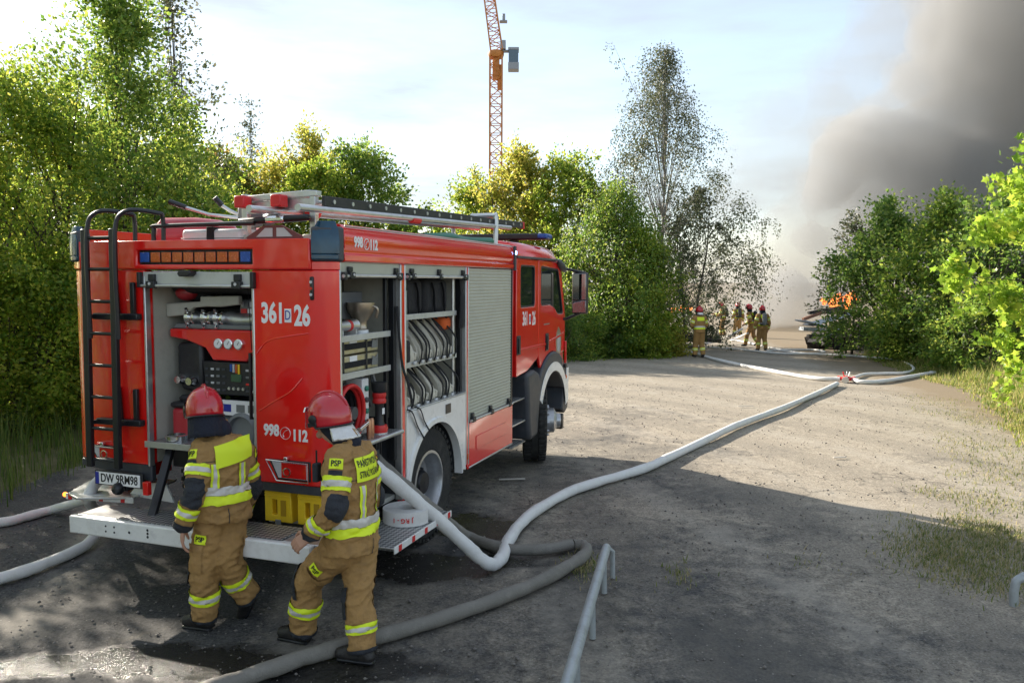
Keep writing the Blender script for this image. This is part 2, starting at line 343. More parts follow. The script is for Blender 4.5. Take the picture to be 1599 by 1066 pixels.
def strip_pts(line, n, d0, d1, side, tuft=0.0, pw=1.4):
    L_ = np.array(line); i = rng.integers(0, len(L_) - 1, n); t = rng.random(n)[:, None]; p = L_[i] * (1 - t) + L_[i + 1] * t
    off = d0 + (d1 - d0) * rng.random(n) ** pw
    x = p[:, 0] + side * off + rng.normal(0, 0.1, n); y = p[:, 1] + rng.normal(0, 0.15, n)
    keep = rng.random(n) < 0.25 + 0.75 * np.clip(0.5 + 0.9 * np.sin(x * 4.1 + 2.7 * np.sin(y * 1.3)) * np.cos(y * 1.7 + 2.2 * np.sin(x * 2.3)), 0, 1)
    x, y, off = x[keep], y[keep], off[keep]
    z = np.vectorize(gz)(y) + 0.10 * np.clip(off / 3, 0, 1)
    return np.stack([x, y, z], 1), off
g_dark = [(0.035, 0.075, 0.012), (0.06, 0.115, 0.02), (0.10, 0.15, 0.03), (0.14, 0.17, 0.05)]
g_dry = [(0.07, 0.12, 0.02), (0.14, 0.19, 0.035), (0.24, 0.24, 0.07), (0.34, 0.29, 0.13)]
p_, off_ = strip_pts([q for q in LV if 1 < q[1] < 17], 26000, 0.0, 5.5, -1)
tag(blades('grass', p_, 0.25 + 0.42 * np.clip(off_ / 1.6, 0, 1), 0.006, g_dark), kind='stuff')
p_, off_ = strip_pts([q for q in LV if q[1] >= 15], 12000, 0.0, 5, -1)
tag(blades('grass', p_, 0.32, 0.012, g_dark), kind='stuff')
p_, off_ = strip_pts([q for q in RV if q[1] < 34], 80000, -0.4, 5.0, 1, pw=1.5)
tag(blades('grass', p_, 0.08 + 0.36 * np.clip(off_ / 1.0, 0, 1), 0.009, g_dry, 0.6), kind='stuff')
# tufts that have broken through the paving
tufts = []
for u, v, n, r in ((1460, 770, 60, .14), (1545, 787, 160, .3), (1530, 824, 150, .22), (1560, 840, 60, .2), (1425, 818, 35, .12), (1585, 838, 120, .3), (1470, 865, 220, .35), (1520, 880, 420, .5), (1570, 890, 420, .5), (1500, 860, 260, .45), (1560, 850, 260, .45),
                   (1600, 870, 420, .6), (1650, 890, 500, .7), (1450, 885, 90, .3), (1605, 760, 300, .6), (1600, 720, 400, .7), (1540, 690, 130, .5), (1060, 892, 26, .08), (1058, 908, 16, .06), (1265, 875, 14, .12), (915, 884, 90, .09), (905, 888, 40, .08), (1500, 645, 120, .6), (1455, 625, 90, .5), (1580, 660, 260, .7)):
    c0 = on_ground(u, v)
    for _ in range(n):
        a, q = random.uniform(0, 2 * PI), r * math.sqrt(random.random()); tufts.append((c0.x + q * 1.3 * math.cos(a), c0.y + q * 1.8 * math.sin(a), gz(c0.y)))
tufts = tufts + [(x + random.gauss(0, .09), y + random.gauss(0, .2), z) for x, y, z in tufts for _ in range(2) if random.random() < .8]
tag(blades('grass', tufts, 0.05, 0.0045, [(0.06, 0.09, 0.02), (0.11, 0.14, 0.03), (0.20, 0.19, 0.08), (0.32, 0.27, 0.15)], 1.3), kind='stuff')
# loose grit
n = 15000; gx = rng.uniform(-5, 9, n); gy = 3.2 + 17 * rng.random(n) ** 1.5; sz = 0.004 + 0.014 * rng.random(n) ** 4
oc = np.array([(1, 0, 0), (-1, 0, 0), (0, 1, 0), (0, -1, 0), (0, 0, .7), (0, 0, -.7)])
V = (np.stack([gx, gy, np.vectorize(gz)(gy) + sz * 0.2], 1)[:, None, :] + oc[None] * sz[:, None, None] * rng.uniform(0.6, 1.4, (n, 6, 1))).reshape(-1, 3)
of = np.array([(0, 2, 4), (2, 1, 4), (1, 3, 4), (3, 0, 4), (2, 0, 5), (1, 2, 5), (3, 1, 5), (0, 3, 5)])
grit = np_mesh('grit', V, (np.arange(n)[:, None, None] * 6 + of[None]).reshape(-1, 3), mat('grit', (0.17, 0.155, 0.14), 0.9, var=0.7, scale=9)); tag(grit, kind='stuff')

# ------------------------------------------------------------------ trees
BARK = mat('bark', (0.075, 0.06, 0.045), 0.9, var=0.4, scale=9, bump=0.8, bscale=30)
BARK_PALE = mat('birch_bark', (0.33, 0.31, 0.28), 0.8, var=0.3, scale=7, bump=0.4, bscale=25, dirt=(0.04, 0.035, 0.03), dirt_amt=0.9)
LEAF = {
 'sunny': leaf_mat('leaf_sunny', [(0.060, 0.124, 0.014), (0.127, 0.204, 0.022), (0.195, 0.254, 0.030), (0.295, 0.299, 0.048)]),
 'mid': leaf_mat('leaf_mid', trans=0.42, cols=[(0.043, 0.102, 0.014), (0.085, 0.160, 0.022), (0.144, 0.212, 0.030), (0.212, 0.248, 0.046)]),
 'dark': leaf_mat('leaf_dark', [(0.030, 0.076, 0.013), (0.055, 0.113, 0.019), (0.085, 0.146, 0.027), (0.135, 0.175, 0.036)]),
 'yellow': leaf_mat('leaf_yellow', [(0.101, 0.139, 0.019), (0.178, 0.212, 0.030), (0.270, 0.262, 0.041), (0.340, 0.291, 0.061)]),
 'grey': leaf_mat('leaf_grey', [(0.040, 0.055, 0.026), (0.060, 0.080, 0.036), (0.085, 0.098, 0.050), (0.115, 0.110, 0.065)], 0.28),
 'old_grey': leaf_mat('leaf_old', [(0.060, 0.065, 0.030), (0.094, 0.099, 0.044), (0.144, 0.124, 0.061), (0.203, 0.139, 0.082)], 0.3),
 'red': leaf_mat('leaf_red', [(0.050, 0.095, 0.016), (0.085, 0.130, 0.022), (0.130, 0.150, 0.030), (0.200, 0.125, 0.040)]),
 'old_red': leaf_mat('leaf_rust', [(0.085, 0.102, 0.017), (0.152, 0.146, 0.024), (0.220, 0.146, 0.035), (0.270, 0.124, 0.041)]),
 'bright': leaf_mat('leaf_bright', trans=0.42, rough=0.35, cols=[(0.101, 0.197, 0.017), (0.152, 0.262, 0.024), (0.212, 0.320, 0.033), (0.287, 0.336, 0.048)]),
}
QUAD = (np.array([(0, 0, 0), (0.42, 0.34, 0.08), (1, 0, -0.12), (0.42, -0.34, 0.08)]), [(0, 1, 2), (0, 2, 3)])
_m = [(0.0, 0.03), (0.18, 0.42), (0.36, 0.26), (0.55, 0.62), (0.66, 0.22), (1.0, 0.0)]
MAPLE = (np.array([(0.3, 0, 0.05)] + [(x, y, -0.10 * y) for x, y in _m] + [(x, -y, -0.10 * y) for x, y in _m[-2::-1]]), None)
MAPLE = (MAPLE[0], [(0, i, i + 1) for i in range(1, len(MAPLE[0]) - 1)])
def leaves(centres, dirs, size, shape=QUAD, up=0.5):
    n = len(centres); S, T = shape
    d = dirs + rng.normal(0, 0.5, (n, 3)); d /= np.linalg.norm(d, axis=1)[:, None]
    nn = rng.normal(0, 0.7, (n, 3)); nn[:, 2] += up; s_ = np.cross(nn, d); s_ /= np.linalg.norm(s_, axis=1)[:, None] + 1e-9; q = np.cross(d, s_)
    sz = (size * rng.uniform(0.6, 1.3, n))[:, None, None]
    V = centres[:, None, :] + sz * (S[None, :, 0:1] * d[:, None] + S[None, :, 1:2] * s_[:, None] + S[None, :, 2:3] * q[:, None])
    k = len(S); return V.reshape(-1, 3), (np.arange(n)[:, None, None] * k + np.array(T)[None]).reshape(-1, 3)
def tree(name, base, h, r, leaf, n_leaf, size, label, group=None, trunk_r=0.12, stems=1, low=0.12, clumps=60, cr=0.55, shape=QUAD, droop=0.0, top=0.5, bark=None, peak=1.5, lean=(0, 0), shoots=0, cat='tree', seed=0, wisp=0.0):
    """trunk(s) and limbs that reach every clump of leaves; crown narrower towards the top by `peak`"""
    R_ = random.Random(seed + 100); b = Vector(base); root = empty(name, b, 0, label, cat, group)
    wood = MB(); C = []; D = []
    tips = []
    for k in range(stems):
        a = 2 * PI * k / max(1, stems) + R_.random(); o = 0.0 if stems == 1 else 0.25 * r
        x0, y0 = o * math.cos(a) * 0.5, o * math.sin(a) * 0.5; x1, y1 = (o * 1.6 * math.cos(a) + lean[0], o * 1.6 * math.sin(a) + lean[1])
        hh = h * (0.93 if k == 0 else R_.uniform(0.6, 0.88))
        P = spline([(x0, y0, -0.1), (x0 + (x1 - x0) * .25 + R_.uniform(-.08, .08), y0 + (y1 - y0) * .25, hh * 0.33), (x0 + (x1 - x0) * .6 + R_.uniform(-.12, .12), y0 + (y1 - y0) * .6 + R_.uniform(-.1, .1), hh * .66), (x1, y1, hh)], 5)
        tr_ = trunk_r * (1 if k == 0 else 0.7)
        wood.tube(P, [tr_ * (1 - 0.9 * i / (len(P) - 1)) + 0.006 for i in range(len(P))], 7); tips.append(P)
    for i in range(clumps):
        P = tips[i % stems]; t = low + (1 - low) * ((i + R_.random()) / clumps)
        prof = (min(1.0, (t - low) / 0.22 + 0.35)) * max(0.05, 1 - max(0, (t - top) / (1 - top)) ** peak)
        a = R_.uniform(0, 2 * PI); q = r * prof * R_.uniform(0.25, 1.0) ** 0.6
        c = Vector((q * math.cos(a) + lean[0] * t, q * math.sin(a) + lean[1] * t, h * t + R_.uniform(-.3, .3)))
        ti = max(0.03, min(0.97, t * 0.8 - 0.08)); s = P[int(ti * (len(P) - 1))]
        mid_ = s.lerp(c, 0.55) + Vector((0, 0, 0.10 * (c - s).length - droop * .1)); B = spline([s, mid_, c], 4)
        wood.tube(B, [max(0.006, trunk_r * 0.26 * (1 - t * 0.5) * (1 - 0.85 * k / (len(B) - 1))) for k in range(len(B))], 5)
        C.append(c); D.append((c - s).normalized())
    for i in range(shoots):                                     # long bare-ish shoots that stand clear of the crown
        P = tips[i % stems]; s = P[int(0.7 * (len(P) - 1))]; a = R_.uniform(0, 2 * PI); L_ = h * R_.uniform(0.22, 0.45)
        e = s + Vector((math.cos(a) * L_ * .45, math.sin(a) * L_ * .45, L_)); B = spline([s, s.lerp(e, .5) + Vector((0, 0, .1)), e], 4)
        wood.tube(B, [0.018 * (1 - .8 * k / (len(B) - 1)) for k in range(len(B))], 4)
        for k in range(3, len(B)): C.append(B[k]); D.append((e - s).normalized())
    C = np.array([tuple(c) for c in C]); D = np.array([tuple(d) for d in D]); m = len(C)
    wgt = np.ones(m); wgt[clumps:] = 0.22; i = rng.choice(m, n_leaf, p=wgt / wgt.sum())
    tw = 5                                                     # twigs per clump
    k = rng.integers(0, tw, n_leaf); tdir = rng.normal(0, 1, (m, tw, 3)) + D[:, None, :] * 0.9; tdir[:, :, 2] -= droop * 1.2; tdir /= np.linalg.norm(tdir, axis=2)[:, :, None]
    cs = np.where(np.arange(m) < clumps, cr, cr * 0.45) * np.random.default_rng(seed).uniform(0.55, 1.35, m)
    t = rng.random(n_leaf) ** 0.75
    pos = C[i] + tdir[i, k] * (t * cs[i] * 1.5)[:, None] + rng.normal(0, 1, (n_leaf, 3)) * (cs[i] * 0.22)[:, None]
    if droop > 0: pos[:, 2] -= droop * t ** 2 * cs[i] * 1.6
    if wisp > 0: pos += rng.normal(0, 1, pos.shape) * wisp
    pos[:, 2] = np.maximum(pos[:, 2], 0.05)
    V, T = leaves(pos, tdir[i, k] + np.array([0, 0, -droop * .8]), size, shape)
    np_mesh('crown', V, T, LEAF[leaf], root)
    wood.build('trunk', bark or BARK, root); return root
def at(u, y, dz=0): x = (u - 800) / F_PX * y * 1.0; return (x, y, gz(y) + dz)
GL = 'trees along the left edge of the lot'
tree('ash_tree', at(30, 13.6), 5.5, 2.1, 'sunny', 34000, 0.070, 'bushy yellow-green tree behind the grass with wispy shoots at its top', GL, 0.10, 3, 0.02, 95, 0.55, shoots=7, seed=1, peak=1.2)
tree('maple_tree', at(196, 14.6), 7.1, 2.0, 'mid', 34000, 0.080, 'tall pointed leafy green tree rising behind the rear ladder', GL, 0.11, 1, 0.02, 105, 0.55, seed=2, peak=1.35, top=0.35)
tree('ash_tree', at(110, 17.5), 6.1, 1.9, 'sunny', 24000, 0.080, 'pale yellow-green tree between two taller trees behind the ladder', GL, 0.10, 2, 0.05, 80, 0.6, seed=3, shoots=4)
tree('poplar_sapling', at(281, 17.4), 8.7, 0.9, 'grey', 3000, 0.085, 'thin bare-stemmed sapling reaching far above the trees beside it', GL, 0.05, 1, 0.42, 46, 0.34, seed=4, peak=0.8, top=0.6)
tree('hazel_tree', at(292, 16.0), 4.7, 1.35, 'sunny', 20000, 0.075, 'round green tree directly behind the rear of the fire engine', GL, 0.09, 2, 0.03, 62, 0.5, seed=5)
tree('ash_tree', at(-130, 13.5), 6.2, 2.2, 'sunny', 16000, 0.10, 'yellow-green tree standing at the left end of the grass verge', GL, 0.12, 2, 0.03, 80, 0.6, seed=6, shoots=4)
tree('ash_tree', at(-70, 21.0), 7.2, 2.5, 'mid', 14000, 0.12, 'taller green tree in the second row behind the grass verge', GL, 0.14, 1, 0.05, 80, 0.75, seed=7)
tree('maple_tree', at(150, 21.5), 6.4, 2.4, 'dark', 14000, 0.12, 'darker green tree in the second row behind the pointed tree', GL, 0.13, 1, 0.03, 80, 0.7, seed=8)
for k_, (x, y, h, r) in enumerate(((-10.5, 9.0, 8.2, 2.4), (-9.6, 5.2, 7.6, 2.3), (-8.4, 1.6, 7.0, 2.2))):
    tree('ash_tree', (x, y, 0), h, r, 'sunny', 9000, 0.13, ['leafy roadside tree at the verge level with the rear of the engine', 'leafy roadside tree at the verge level with the walking firefighters', 'leafy roadside tree at the verge behind the pipe railing'][k_], GL, 0.12, 1, 0.1, 60, 0.75, seed=20 + k_)
for k_, (u, y, h, r) in enumerate(((15, 12.6, 2.3, 1.2), (78, 13.0, 2.6, 1.2), (128, 13.6, 2.4, 1.1), (-70, 12.2, 2.5, 1.3))):
    tree('bush', at(u, y), h, r, 'sunny', 11000, 0.065, ['leafy yellow-green bush at the back of the tall grass', 'leafy bush behind the grass next to the rear ladder', 'leafy bush half hidden by the rear ladder', 'leafy bush where the grass verge ends'][k_], 'bushes behind the tall grass', 0.03, 3, 0.02, 44, 0.36, seed=90 + k_, cat='bush', top=0.5)
GM = 'trees across the back of the lot'
tree('maple_tree', at(350, 34.5), 7.6, 3.2, 'red', 22000, 0.15, 'rust-tinged green tree seen over the roof rail of the fire engine', GM, 0.14, 2, 0.05, 80, 0.7, seed=31)
tree('ash_tree', at(430, 36.5), 8.6, 3.2, 'yellow', 22000, 0.15, 'yellow-green tree with a long branch leaning right over its neighbour', GM, 0.14, 2, 0.05, 80, 0.7, seed=32, lean=(1.6, 0), shoots=5)
tree('maple_tree', at(500, 33.5), 7.0, 3.2, 'sunny', 20000, 0.15, 'green tree behind the roof ladder with an olive tint', GM, 0.13, 1, 0.04, 80, 0.7, seed=33)
tree('maple_tree', at(566, 35.0), 7.9, 3.1, 'mid', 24000, 0.15, 'dense dark green tree behind the middle of the roof ladder', GM, 0.15, 1, 0.04, 85, 0.75, seed=34)
tree('hazel_tree', at(632, 37.0), 5.2, 2.3, 'mid', 12000, 0.15, 'low dark green tree at the edge of the bright gap of sky', GM, 0.1, 2, 0.04, 60, 0.6, seed=35)
tree('hazel_tree', at(255, 31.0), 7.4, 3.0, 'sunny', 18000, 0.15, 'broad green tree far behind the rear corner beacon', GM, 0.12, 1, 0.04, 80, 0.75, seed=36)
tree('poplar_sapling', at(396, 40.0), 11.2, 0.8, 'grey', 1400, 0.12, 'slim pale sapling sticking up behind the leaning branch', GM, 0.05, 1, 0.5, 30, 0.4, seed=37)
tree('willow_tree', at(735, 37.0), 6.6, 2.9, 'sunny', 18000, 0.14, 'pale yellow shrubby tree next to the bright gap of sky', GM, 0.1, 3, 0.03, 80, 0.65, seed=41, shoots=6, peak=1.1)
tree('willow_tree', at(808, 35.5), 8.0, 3.0, 'yellow', 25000, 0.14, 'tall yellow-green tree behind the fire engine cab with wispy top', GM, 0.12, 2, 0.03, 95, 0.65, seed=42, shoots=9, peak=1.1)
tree('willow_tree', at(885, 34.5), 7.4, 2.9, 'sunny', 23000, 0.14, 'mixed green tree between the yellow tree and the weeping one', GM, 0.11, 2, 0.03, 85, 0.6, seed=43, shoots=7)
tree('weeping_birch', at(958, 30.8), 6.4, 2.6, 'mid', 27000, 0.10, 'green weeping tree with hanging curtains of leaves', GM, 0.12, 1, 0.06, 110, 0.6, seed=44, droop=1.2, peak=1.2, wisp=0.12, shoots=4)
tree('birch_tree', at(1030, 34.0), 12.4, 5.6, 'grey', 32000, 0.085, 'tall thin grey-green birch with drooping sparse branches', GM, 0.085, 1, 0.16, 200, 0.62, seed=45, droop=1.0, peak=0.8, top=0.30, bark=BARK_PALE, shoots=3)
tree('hazel_tree', at(998, 30.2), 4.2, 1.5, 'sunny', 13000, 0.11, 'low yellow-green shrubby tree under the tall birch', GM, 0.07, 3, 0.05, 60, 0.5, seed=46, peak=1.1)
tree('hazel_tree', at(1080, 34.0), 6.6, 2.4, 'grey', 12000, 0.11, 'drooping grey-green small tree beside the water jet', GM, 0.07, 2, 0.10, 60, 0.5, seed=47, droop=0.7)
GB = 'low bushes at the foot of the back trees'
for k_, (u, y, h, r, lf) in enumerate(((905, 28.4, 1.3, 1.2, 'mid'), (960, 29.0, 1.2, 1.1, 'dark'), (1010, 28.9, 0.9, 0.8, 'sunny'), (1040, 29.8, 0.7, 0.6, 'yellow'), (870, 27.0, 1.5, 1.2, 'dark'))):
    tree('bush', at(u, y), h, r, lf, 6000, 0.085, ['dark green low bush beside the mirror of the cab', 'dark low bush at the foot of the weeping tree', 'bright green low bush where the thin hose disappears', 'yellow-green low bush behind the firefighter watching the water jet', 'dark green bush half hidden by the fire engine cab'][k_], GB, 0.03, 3, 0.02, 34, 0.32, seed=60 + k_, cat='bush', top=0.4)
GR = 'trees right of the lot'
tree('maple_tree', at(1392, 29.0), 5.0, 2.1, 'dark', 17000, 0.13, 'dark green tree beside the burning debris with reaching side branches', GR, 0.10, 3, 0.03, 85, 0.55, seed=71, shoots=3, lean=(-0.3, 0))
tree('maple_tree', at(1468, 26.5), 4.9, 2.0, 'mid', 15000, 0.13, 'dense dark tree between the burning debris and the bright maple', GR, 0.11, 2, 0.02, 80, 0.6, seed=72)
tree('maple_tree', at(1570, 24.0), 4.7, 2.3, 'dark', 12000, 0.13, 'dark green tree right behind the bright maple', GR, 0.11, 2, 0.02, 70, 0.6, seed=73)
tree('hazel_tree', at(1330, 31.0), 5.0, 1.3, 'grey', 3600, 0.11, 'sparse thin-leaved tree leaning over the burning debris', GR, 0.05, 3, 0.15, 48, 0.42, seed=74, peak=1.0, shoots=5)
tree('hazel_tree', at(1425, 27.5), 1.6, 1.3, 'mid', 8000, 0.09, 'light green bush on the verge by the debris', GB, 0.04, 3, 0.02, 40, 0.35, seed=75, cat='bush')
tree('hazel_tree', at(1535, 23.0), 1.8, 1.3, 'mid', 7000, 0.10, 'green bush on the verge below the bright maple', GB, 0.04, 3, 0.02, 40, 0.4, seed=76, cat='bush')
tree('maple_tree', (10.5, 13.6, 0.05), 5.7, 2.6, 'bright', 17000, 0.135, 'bright sunlit maple with large leaves over the right verge', GR, 0.10, 2, 0.06, 95, 0.45, seed=77, shape=MAPLE, peak=1.6, top=0.45)
# ------------------------------------------------------------------ smoke: lumpy closed bodies of even smoke, denser ones inside thinner ones
from mathutils import noise as _mn
def smoke_m(name, colour, dens, aniso=0.25):
    m = bpy.data.materials.new(name); m.use_nodes = True; nt = m.node_tree; nt.nodes.clear()
    out = nt.nodes.new('ShaderNodeOutputMaterial'); pv = nt.nodes.new('ShaderNodeVolumePrincipled'); nt.links.new(pv.outputs[0], out.inputs['Volume'])
    pv.inputs['Color'].default_value = (*colour, 1); pv.inputs['Density'].default_value = dens; pv.inputs['Anisotropy'].default_value = aniso
    m.cycles.homogeneous_volume = True if hasattr(m.cycles, 'homogeneous_volume') else False
    return m
def smoke_body(spots, m, seed, voxel=0.5, grow=1.0, kids=7, y0=55.0, dy=4.0, amp=0.9, floor=True):
    R_ = random.Random(seed); o = MB()
    for u, v, rp in spots:
        for k in range(kids):
            y = y0 + R_.uniform(-dy, dy); r_ = rp / F_PX * y * grow * (1.0 if k == 0 else R_.uniform(.28, .6)); q = 0 if k == 0 else rp * R_.uniform(.5, 1.0) * grow; a = R_.uniform(0, 2 * PI)
            c = at_depth(u + q * math.cos(a), v + q * math.sin(a), y)
            if floor: c.z = max(c.z, gz(y) + .3)
            o.ell(c, (r_, r_ * .9, r_ * .95), 12, 8)
    me = o.mesh('s'); ob = bpy.data.objects.new('s', me); col.objects.link(ob)
    rm_ = ob.modifiers.new('r', 'REMESH'); rm_.mode = 'VOXEL'; rm_.voxel_size = voxel
    sm_ = ob.modifiers.new('s', 'SMOOTH'); sm_.iterations = 3
    out = bpy.data.meshes.new_from_object(ob.evaluated_get(bpy.context.evaluated_depsgraph_get())); bpy.data.objects.remove(ob)
    n = len(out.vertices); co = np.empty(n * 3, np.float32); no = np.empty(n * 3, np.float32); out.vertices.foreach_get('co', co); out.vertex_normals.foreach_get('vector', no); co = co.reshape(-1, 3); no = no.reshape(-1, 3)
    d = np.array([_mn.noise(Vector(p) * .35 + Vector((seed, 0, 0))) * 1.0 + (.5 - abs(_mn.noise(Vector(p) * .8))) * .7 + (.3 - abs(_mn.noise(Vector(p) * 1.9))) * .35 for p in co.tolist()], np.float32)
    co = co + no * (d * amp)[:, None]; co[:, 2] = np.maximum(co[:, 2], -1.15)
    out.vertices.foreach_set('co', co.ravel()); out.update()
    ob = bpy.data.objects.new('s', out); col.objects.link(ob); rm_ = ob.modifiers.new('r', 'REMESH'); rm_.mode = 'VOXEL'; rm_.voxel_size = voxel; sm_ = ob.modifiers.new('s', 'SMOOTH'); sm_.iterations = 2
    out = bpy.data.meshes.new_from_object(ob.evaluated_get(bpy.context.evaluated_depsgraph_get())); bpy.data.objects.remove(ob)
    bm = bmesh.new(); bm.from_mesh(out); left = set(bm.verts)                # keep only the big bodies, no stray crumbs
    while left:
        st = [left.pop()]; isl = [st[0]]
        while st:
            for e in st.pop().link_edges:
                for w in e.verts:
                    if w in left: left.discard(w); st.append(w); isl.append(w)
        if len(isl) < 1500: bmesh.ops.delete(bm, geom=isl, context='VERTS')
    bm.to_mesh(out); bm.free(); out.shade_smooth(); out.materials.clear(); out.materials.append(m); out.name = 'smoke'
    ob = bpy.data.objects.new('smoke', out); link(ob); return tag(ob, kind='stuff')
DENSE = [(1305, 235, 48), (1352, 220, 60), (1288, 300, 45), (1385, 285, 75), (1450, 215, 80), (1452, 130, 55), (1490, 80, 75), (1530, 30, 85), (1570, 150, 110), (1620, 60, 130), (1510, 290, 100), (1600, 290, 120), (1680, 180, 150), (1420, 350, 85), (1262, 372, 36), (1236, 440, 36), (1335, 390, 70), (1740, 40, 170), (1700, 330, 150), (1520, 400, 100), (1290, 455, 42), (1600, -60, 150), (1760, -120, 200)]
VEIL = [(1150, 470, 45), (1215, 330, 70), (1190, 410, 60), (1170, 330, 60), (1160, 420, 55), (1200, 480, 50), (1230, 280, 75), (1265, 190, 62), (1330, 140, 55), (1400, 90, 62), (1440, 20, 80), (1160, 250, 45), (1180, 380, 60)] + DENSE
smoke_body([(u, v, r_) for k, (u, v, r_) in enumerate(DENSE)], smoke_m('core_smoke', (0.62, 0.635, 0.65), 0.34), 3, 0.5, 0.72, 9, 57, 3.5, 0.8)
smoke_body(DENSE + [(1185, 400, 36), (1205, 455, 40), (1165, 480, 34), (1225, 350, 40), (1235, 480, 40), (1195, 500, 36)], smoke_m('mid_smoke', (0.54, 0.545, 0.55), 0.12), 14, 0.6, 1.0, 8, 56, 4.0, 1.0)
smoke_body(VEIL, smoke_m('thin_smoke', (0.40, 0.40, 0.395), 0.055), 8, 0.75, 1.3, 6, 56, 4.5, 0.9)
smoke_body([(870, 500, 26), (930, 495, 32), (985, 500, 32), (1040, 502, 30), (1100, 500, 28), (1160, 490, 36), (1215, 490, 32), (1120, 470, 30), (1180, 450, 36), (960, 460, 30), (1020, 455, 28)], smoke_m('ground_smoke', (0.50, 0.50, 0.495), 0.16), 5, 0.5, 1.0, 6, 52, 2.5, 0.7)

# ------------------------------------------------------------------ burning debris
CHAR = mat('charred_wood', (0.022, 0.019, 0.018), 0.9, var=0.5, bump=0.8, bscale=40, dirt=(0.20, 0.20, 0.21), dirt_amt=0.6)
SHEET = mat('roof_sheet', (0.42, 0.46, 0.50), 0.45, 0.5, var=0.25, dirt=(0.05, 0.045, 0.04), dirt_amt=0.7)
RUST = mat('rusty_steel', (0.17, 0.08, 0.05), 0.85, var=0.5, bump=0.5)
flame_m = mat('flame', (0.9, 0.3, 0.05), 0.9, emit=(1.0, 0.27, 0.07), estr=0.75)
RD = random.Random(5)
def board(u, v, y, L_, w, t, yaw, pitch, m, name, label, group, sheet=False):
    c = at_depth(u, v, y); o = MB()
    if sheet:                                          # corrugated sheet
        n = 22; V = []; Fs = []
        for i in range(n + 1):
            z = t * math.sin(i * PI * 0.5 * 2); a = -w / 2 + w * i / n
            V += [(-L_ / 2, a, (t if i % 2 else -t)), (L_ / 2, a, (t if i % 2 else -t))]
        o.add(V + [(x, y_, z - 0.012) for x, y_, z in V], [(2 * i, 2 * i + 1, 2 * i + 3, 2 * i + 2) for i in range(n)] + [(2 * i + 2 * n + 2, 2 * i + 2 * n + 4, 2 * i + 2 * n + 5, 2 * i + 2 * n + 3) for i in range(n)])
    else:
        o.box(-L_ / 2, L_ / 2, -w / 2, w / 2, -t / 2, t / 2)
    o.xf(Matrix.Rotation(yaw, 4, 'Z') @ Matrix.Rotation(pitch, 4, 'Y'))
    ob = o.build(name, m, None, 0.01 if not sheet else 0); ob.location = c; return tag(ob, label, 'debris', group)
GD = 'burning building debris heap'
base = at(1312, 34.5); heap = MB()
for i in range(70):
    a = RD.uniform(0, 2 * PI); q = RD.random() ** 0.7; x, y = base[0] + 0.6 + 2.4 * q * math.cos(a), base[1] + 1.6 * q * math.sin(a); hz = 1.1 * (1 - q) ** 0.7
    s0 = RD.uniform(0.12, 0.4); k = len(heap.v)
    heap.box(-s0, s0, -s0 * .7, s0 * .7, -s0 * .5, s0 * .5)
    heap.xf(Matrix.Translation((x, y, base[2] + hz * RD.uniform(0.2, 1) + 0.05)) @ Matrix.Rotation(RD.uniform(0, 6), 4, 'Z') @ Matrix.Rotation(RD.uniform(-.6, .6), 4, 'X'), k)
tag(heap.build('rubble', CHAR), kind='stuff')
board(1283, 508, 33.2, 2.0, 0.8, 0.02, 0.25, 0.22, SHEET, 'roof_sheet', 'pale corrugated roof sheet lying against the front of the debris heap', GD, True)
board(1300, 497, 33.6, 2.2, 0.9, 0.02, 0.1, -0.25, SHEET, 'roof_sheet', 'grey corrugated roof sheet tilted on top of the debris heap', GD, True)
board(1268, 514, 33.0, 0.9, 0.45, 0.14, 0.1, 0.05, SHEET, 'roof_panel', 'light grey panel flat on the paving by the debris heap', GD)
board(1278, 490, 34.0, 1.6, 0.14, 0.12, 0.35, -0.28, RUST, 'steel_beam', 'rust red beam sticking out of the debris toward the smoke', GD)
board(1288, 484, 34.2, 1.5, 0.14, 0.12, 0.2, -0.16, CHAR, 'charred_beam', 'charred beam above the rust red beam in the debris', GD)
board(1304, 486, 34.4, 1.4, 0.9, 0.22, 0.0, 0.03, CHAR, 'charred_panel', 'dark charred slab under the flames', GD)
board(1290, 524, 32.8, 1.5, 0.3, 0.10, 0.1, 0.0, CHAR, 'charred_beam', 'charred beam on the ground in front of the roof sheets', GD)
def flame(u, v, y, h, w, sd, label):
    R_ = random.Random(sd); b = at_depth(u, v, y); o = MB()
    for k in range(5):
        x0 = R_.uniform(-w, w); hh = h * R_.uniform(0.45, 1.0); rr = w * R_.uniform(0.16, 0.34)
        P = [(x0 + R_.uniform(-.12, .12) * t * 2 + 0.35 * t * t * hh, R_.uniform(-.1, .1), hh * t) for t in (0, .2, .4, .6, .8, 1)]
        o.tube(spline(P, 3), [max(.004, rr * math.sin(PI * min(1, .18 + .82 * (i / 15))) ** 1.2) for i in range(16)], 8, sq=0.5)
    ob = o.build('flame', flame_m); ob.location = b; return tag(ob, label, 'flame', 'flames on the debris heap')
flame(1293, 476, 34.6, 0.35, 0.25, 1, 'orange flame licking up at the left end of the debris heap')
flame(1312, 472, 34.8, 0.5, 0.35, 2, 'tall orange flame in the middle of the debris heap')
flame(1330, 474, 35.0, 0.70, 0.34, 3, 'orange flame half hidden by the dark tree at the debris')
flame(1308, 482, 34.4, 0.30, 0.45, 4, 'low orange flame creeping along the charred slab')
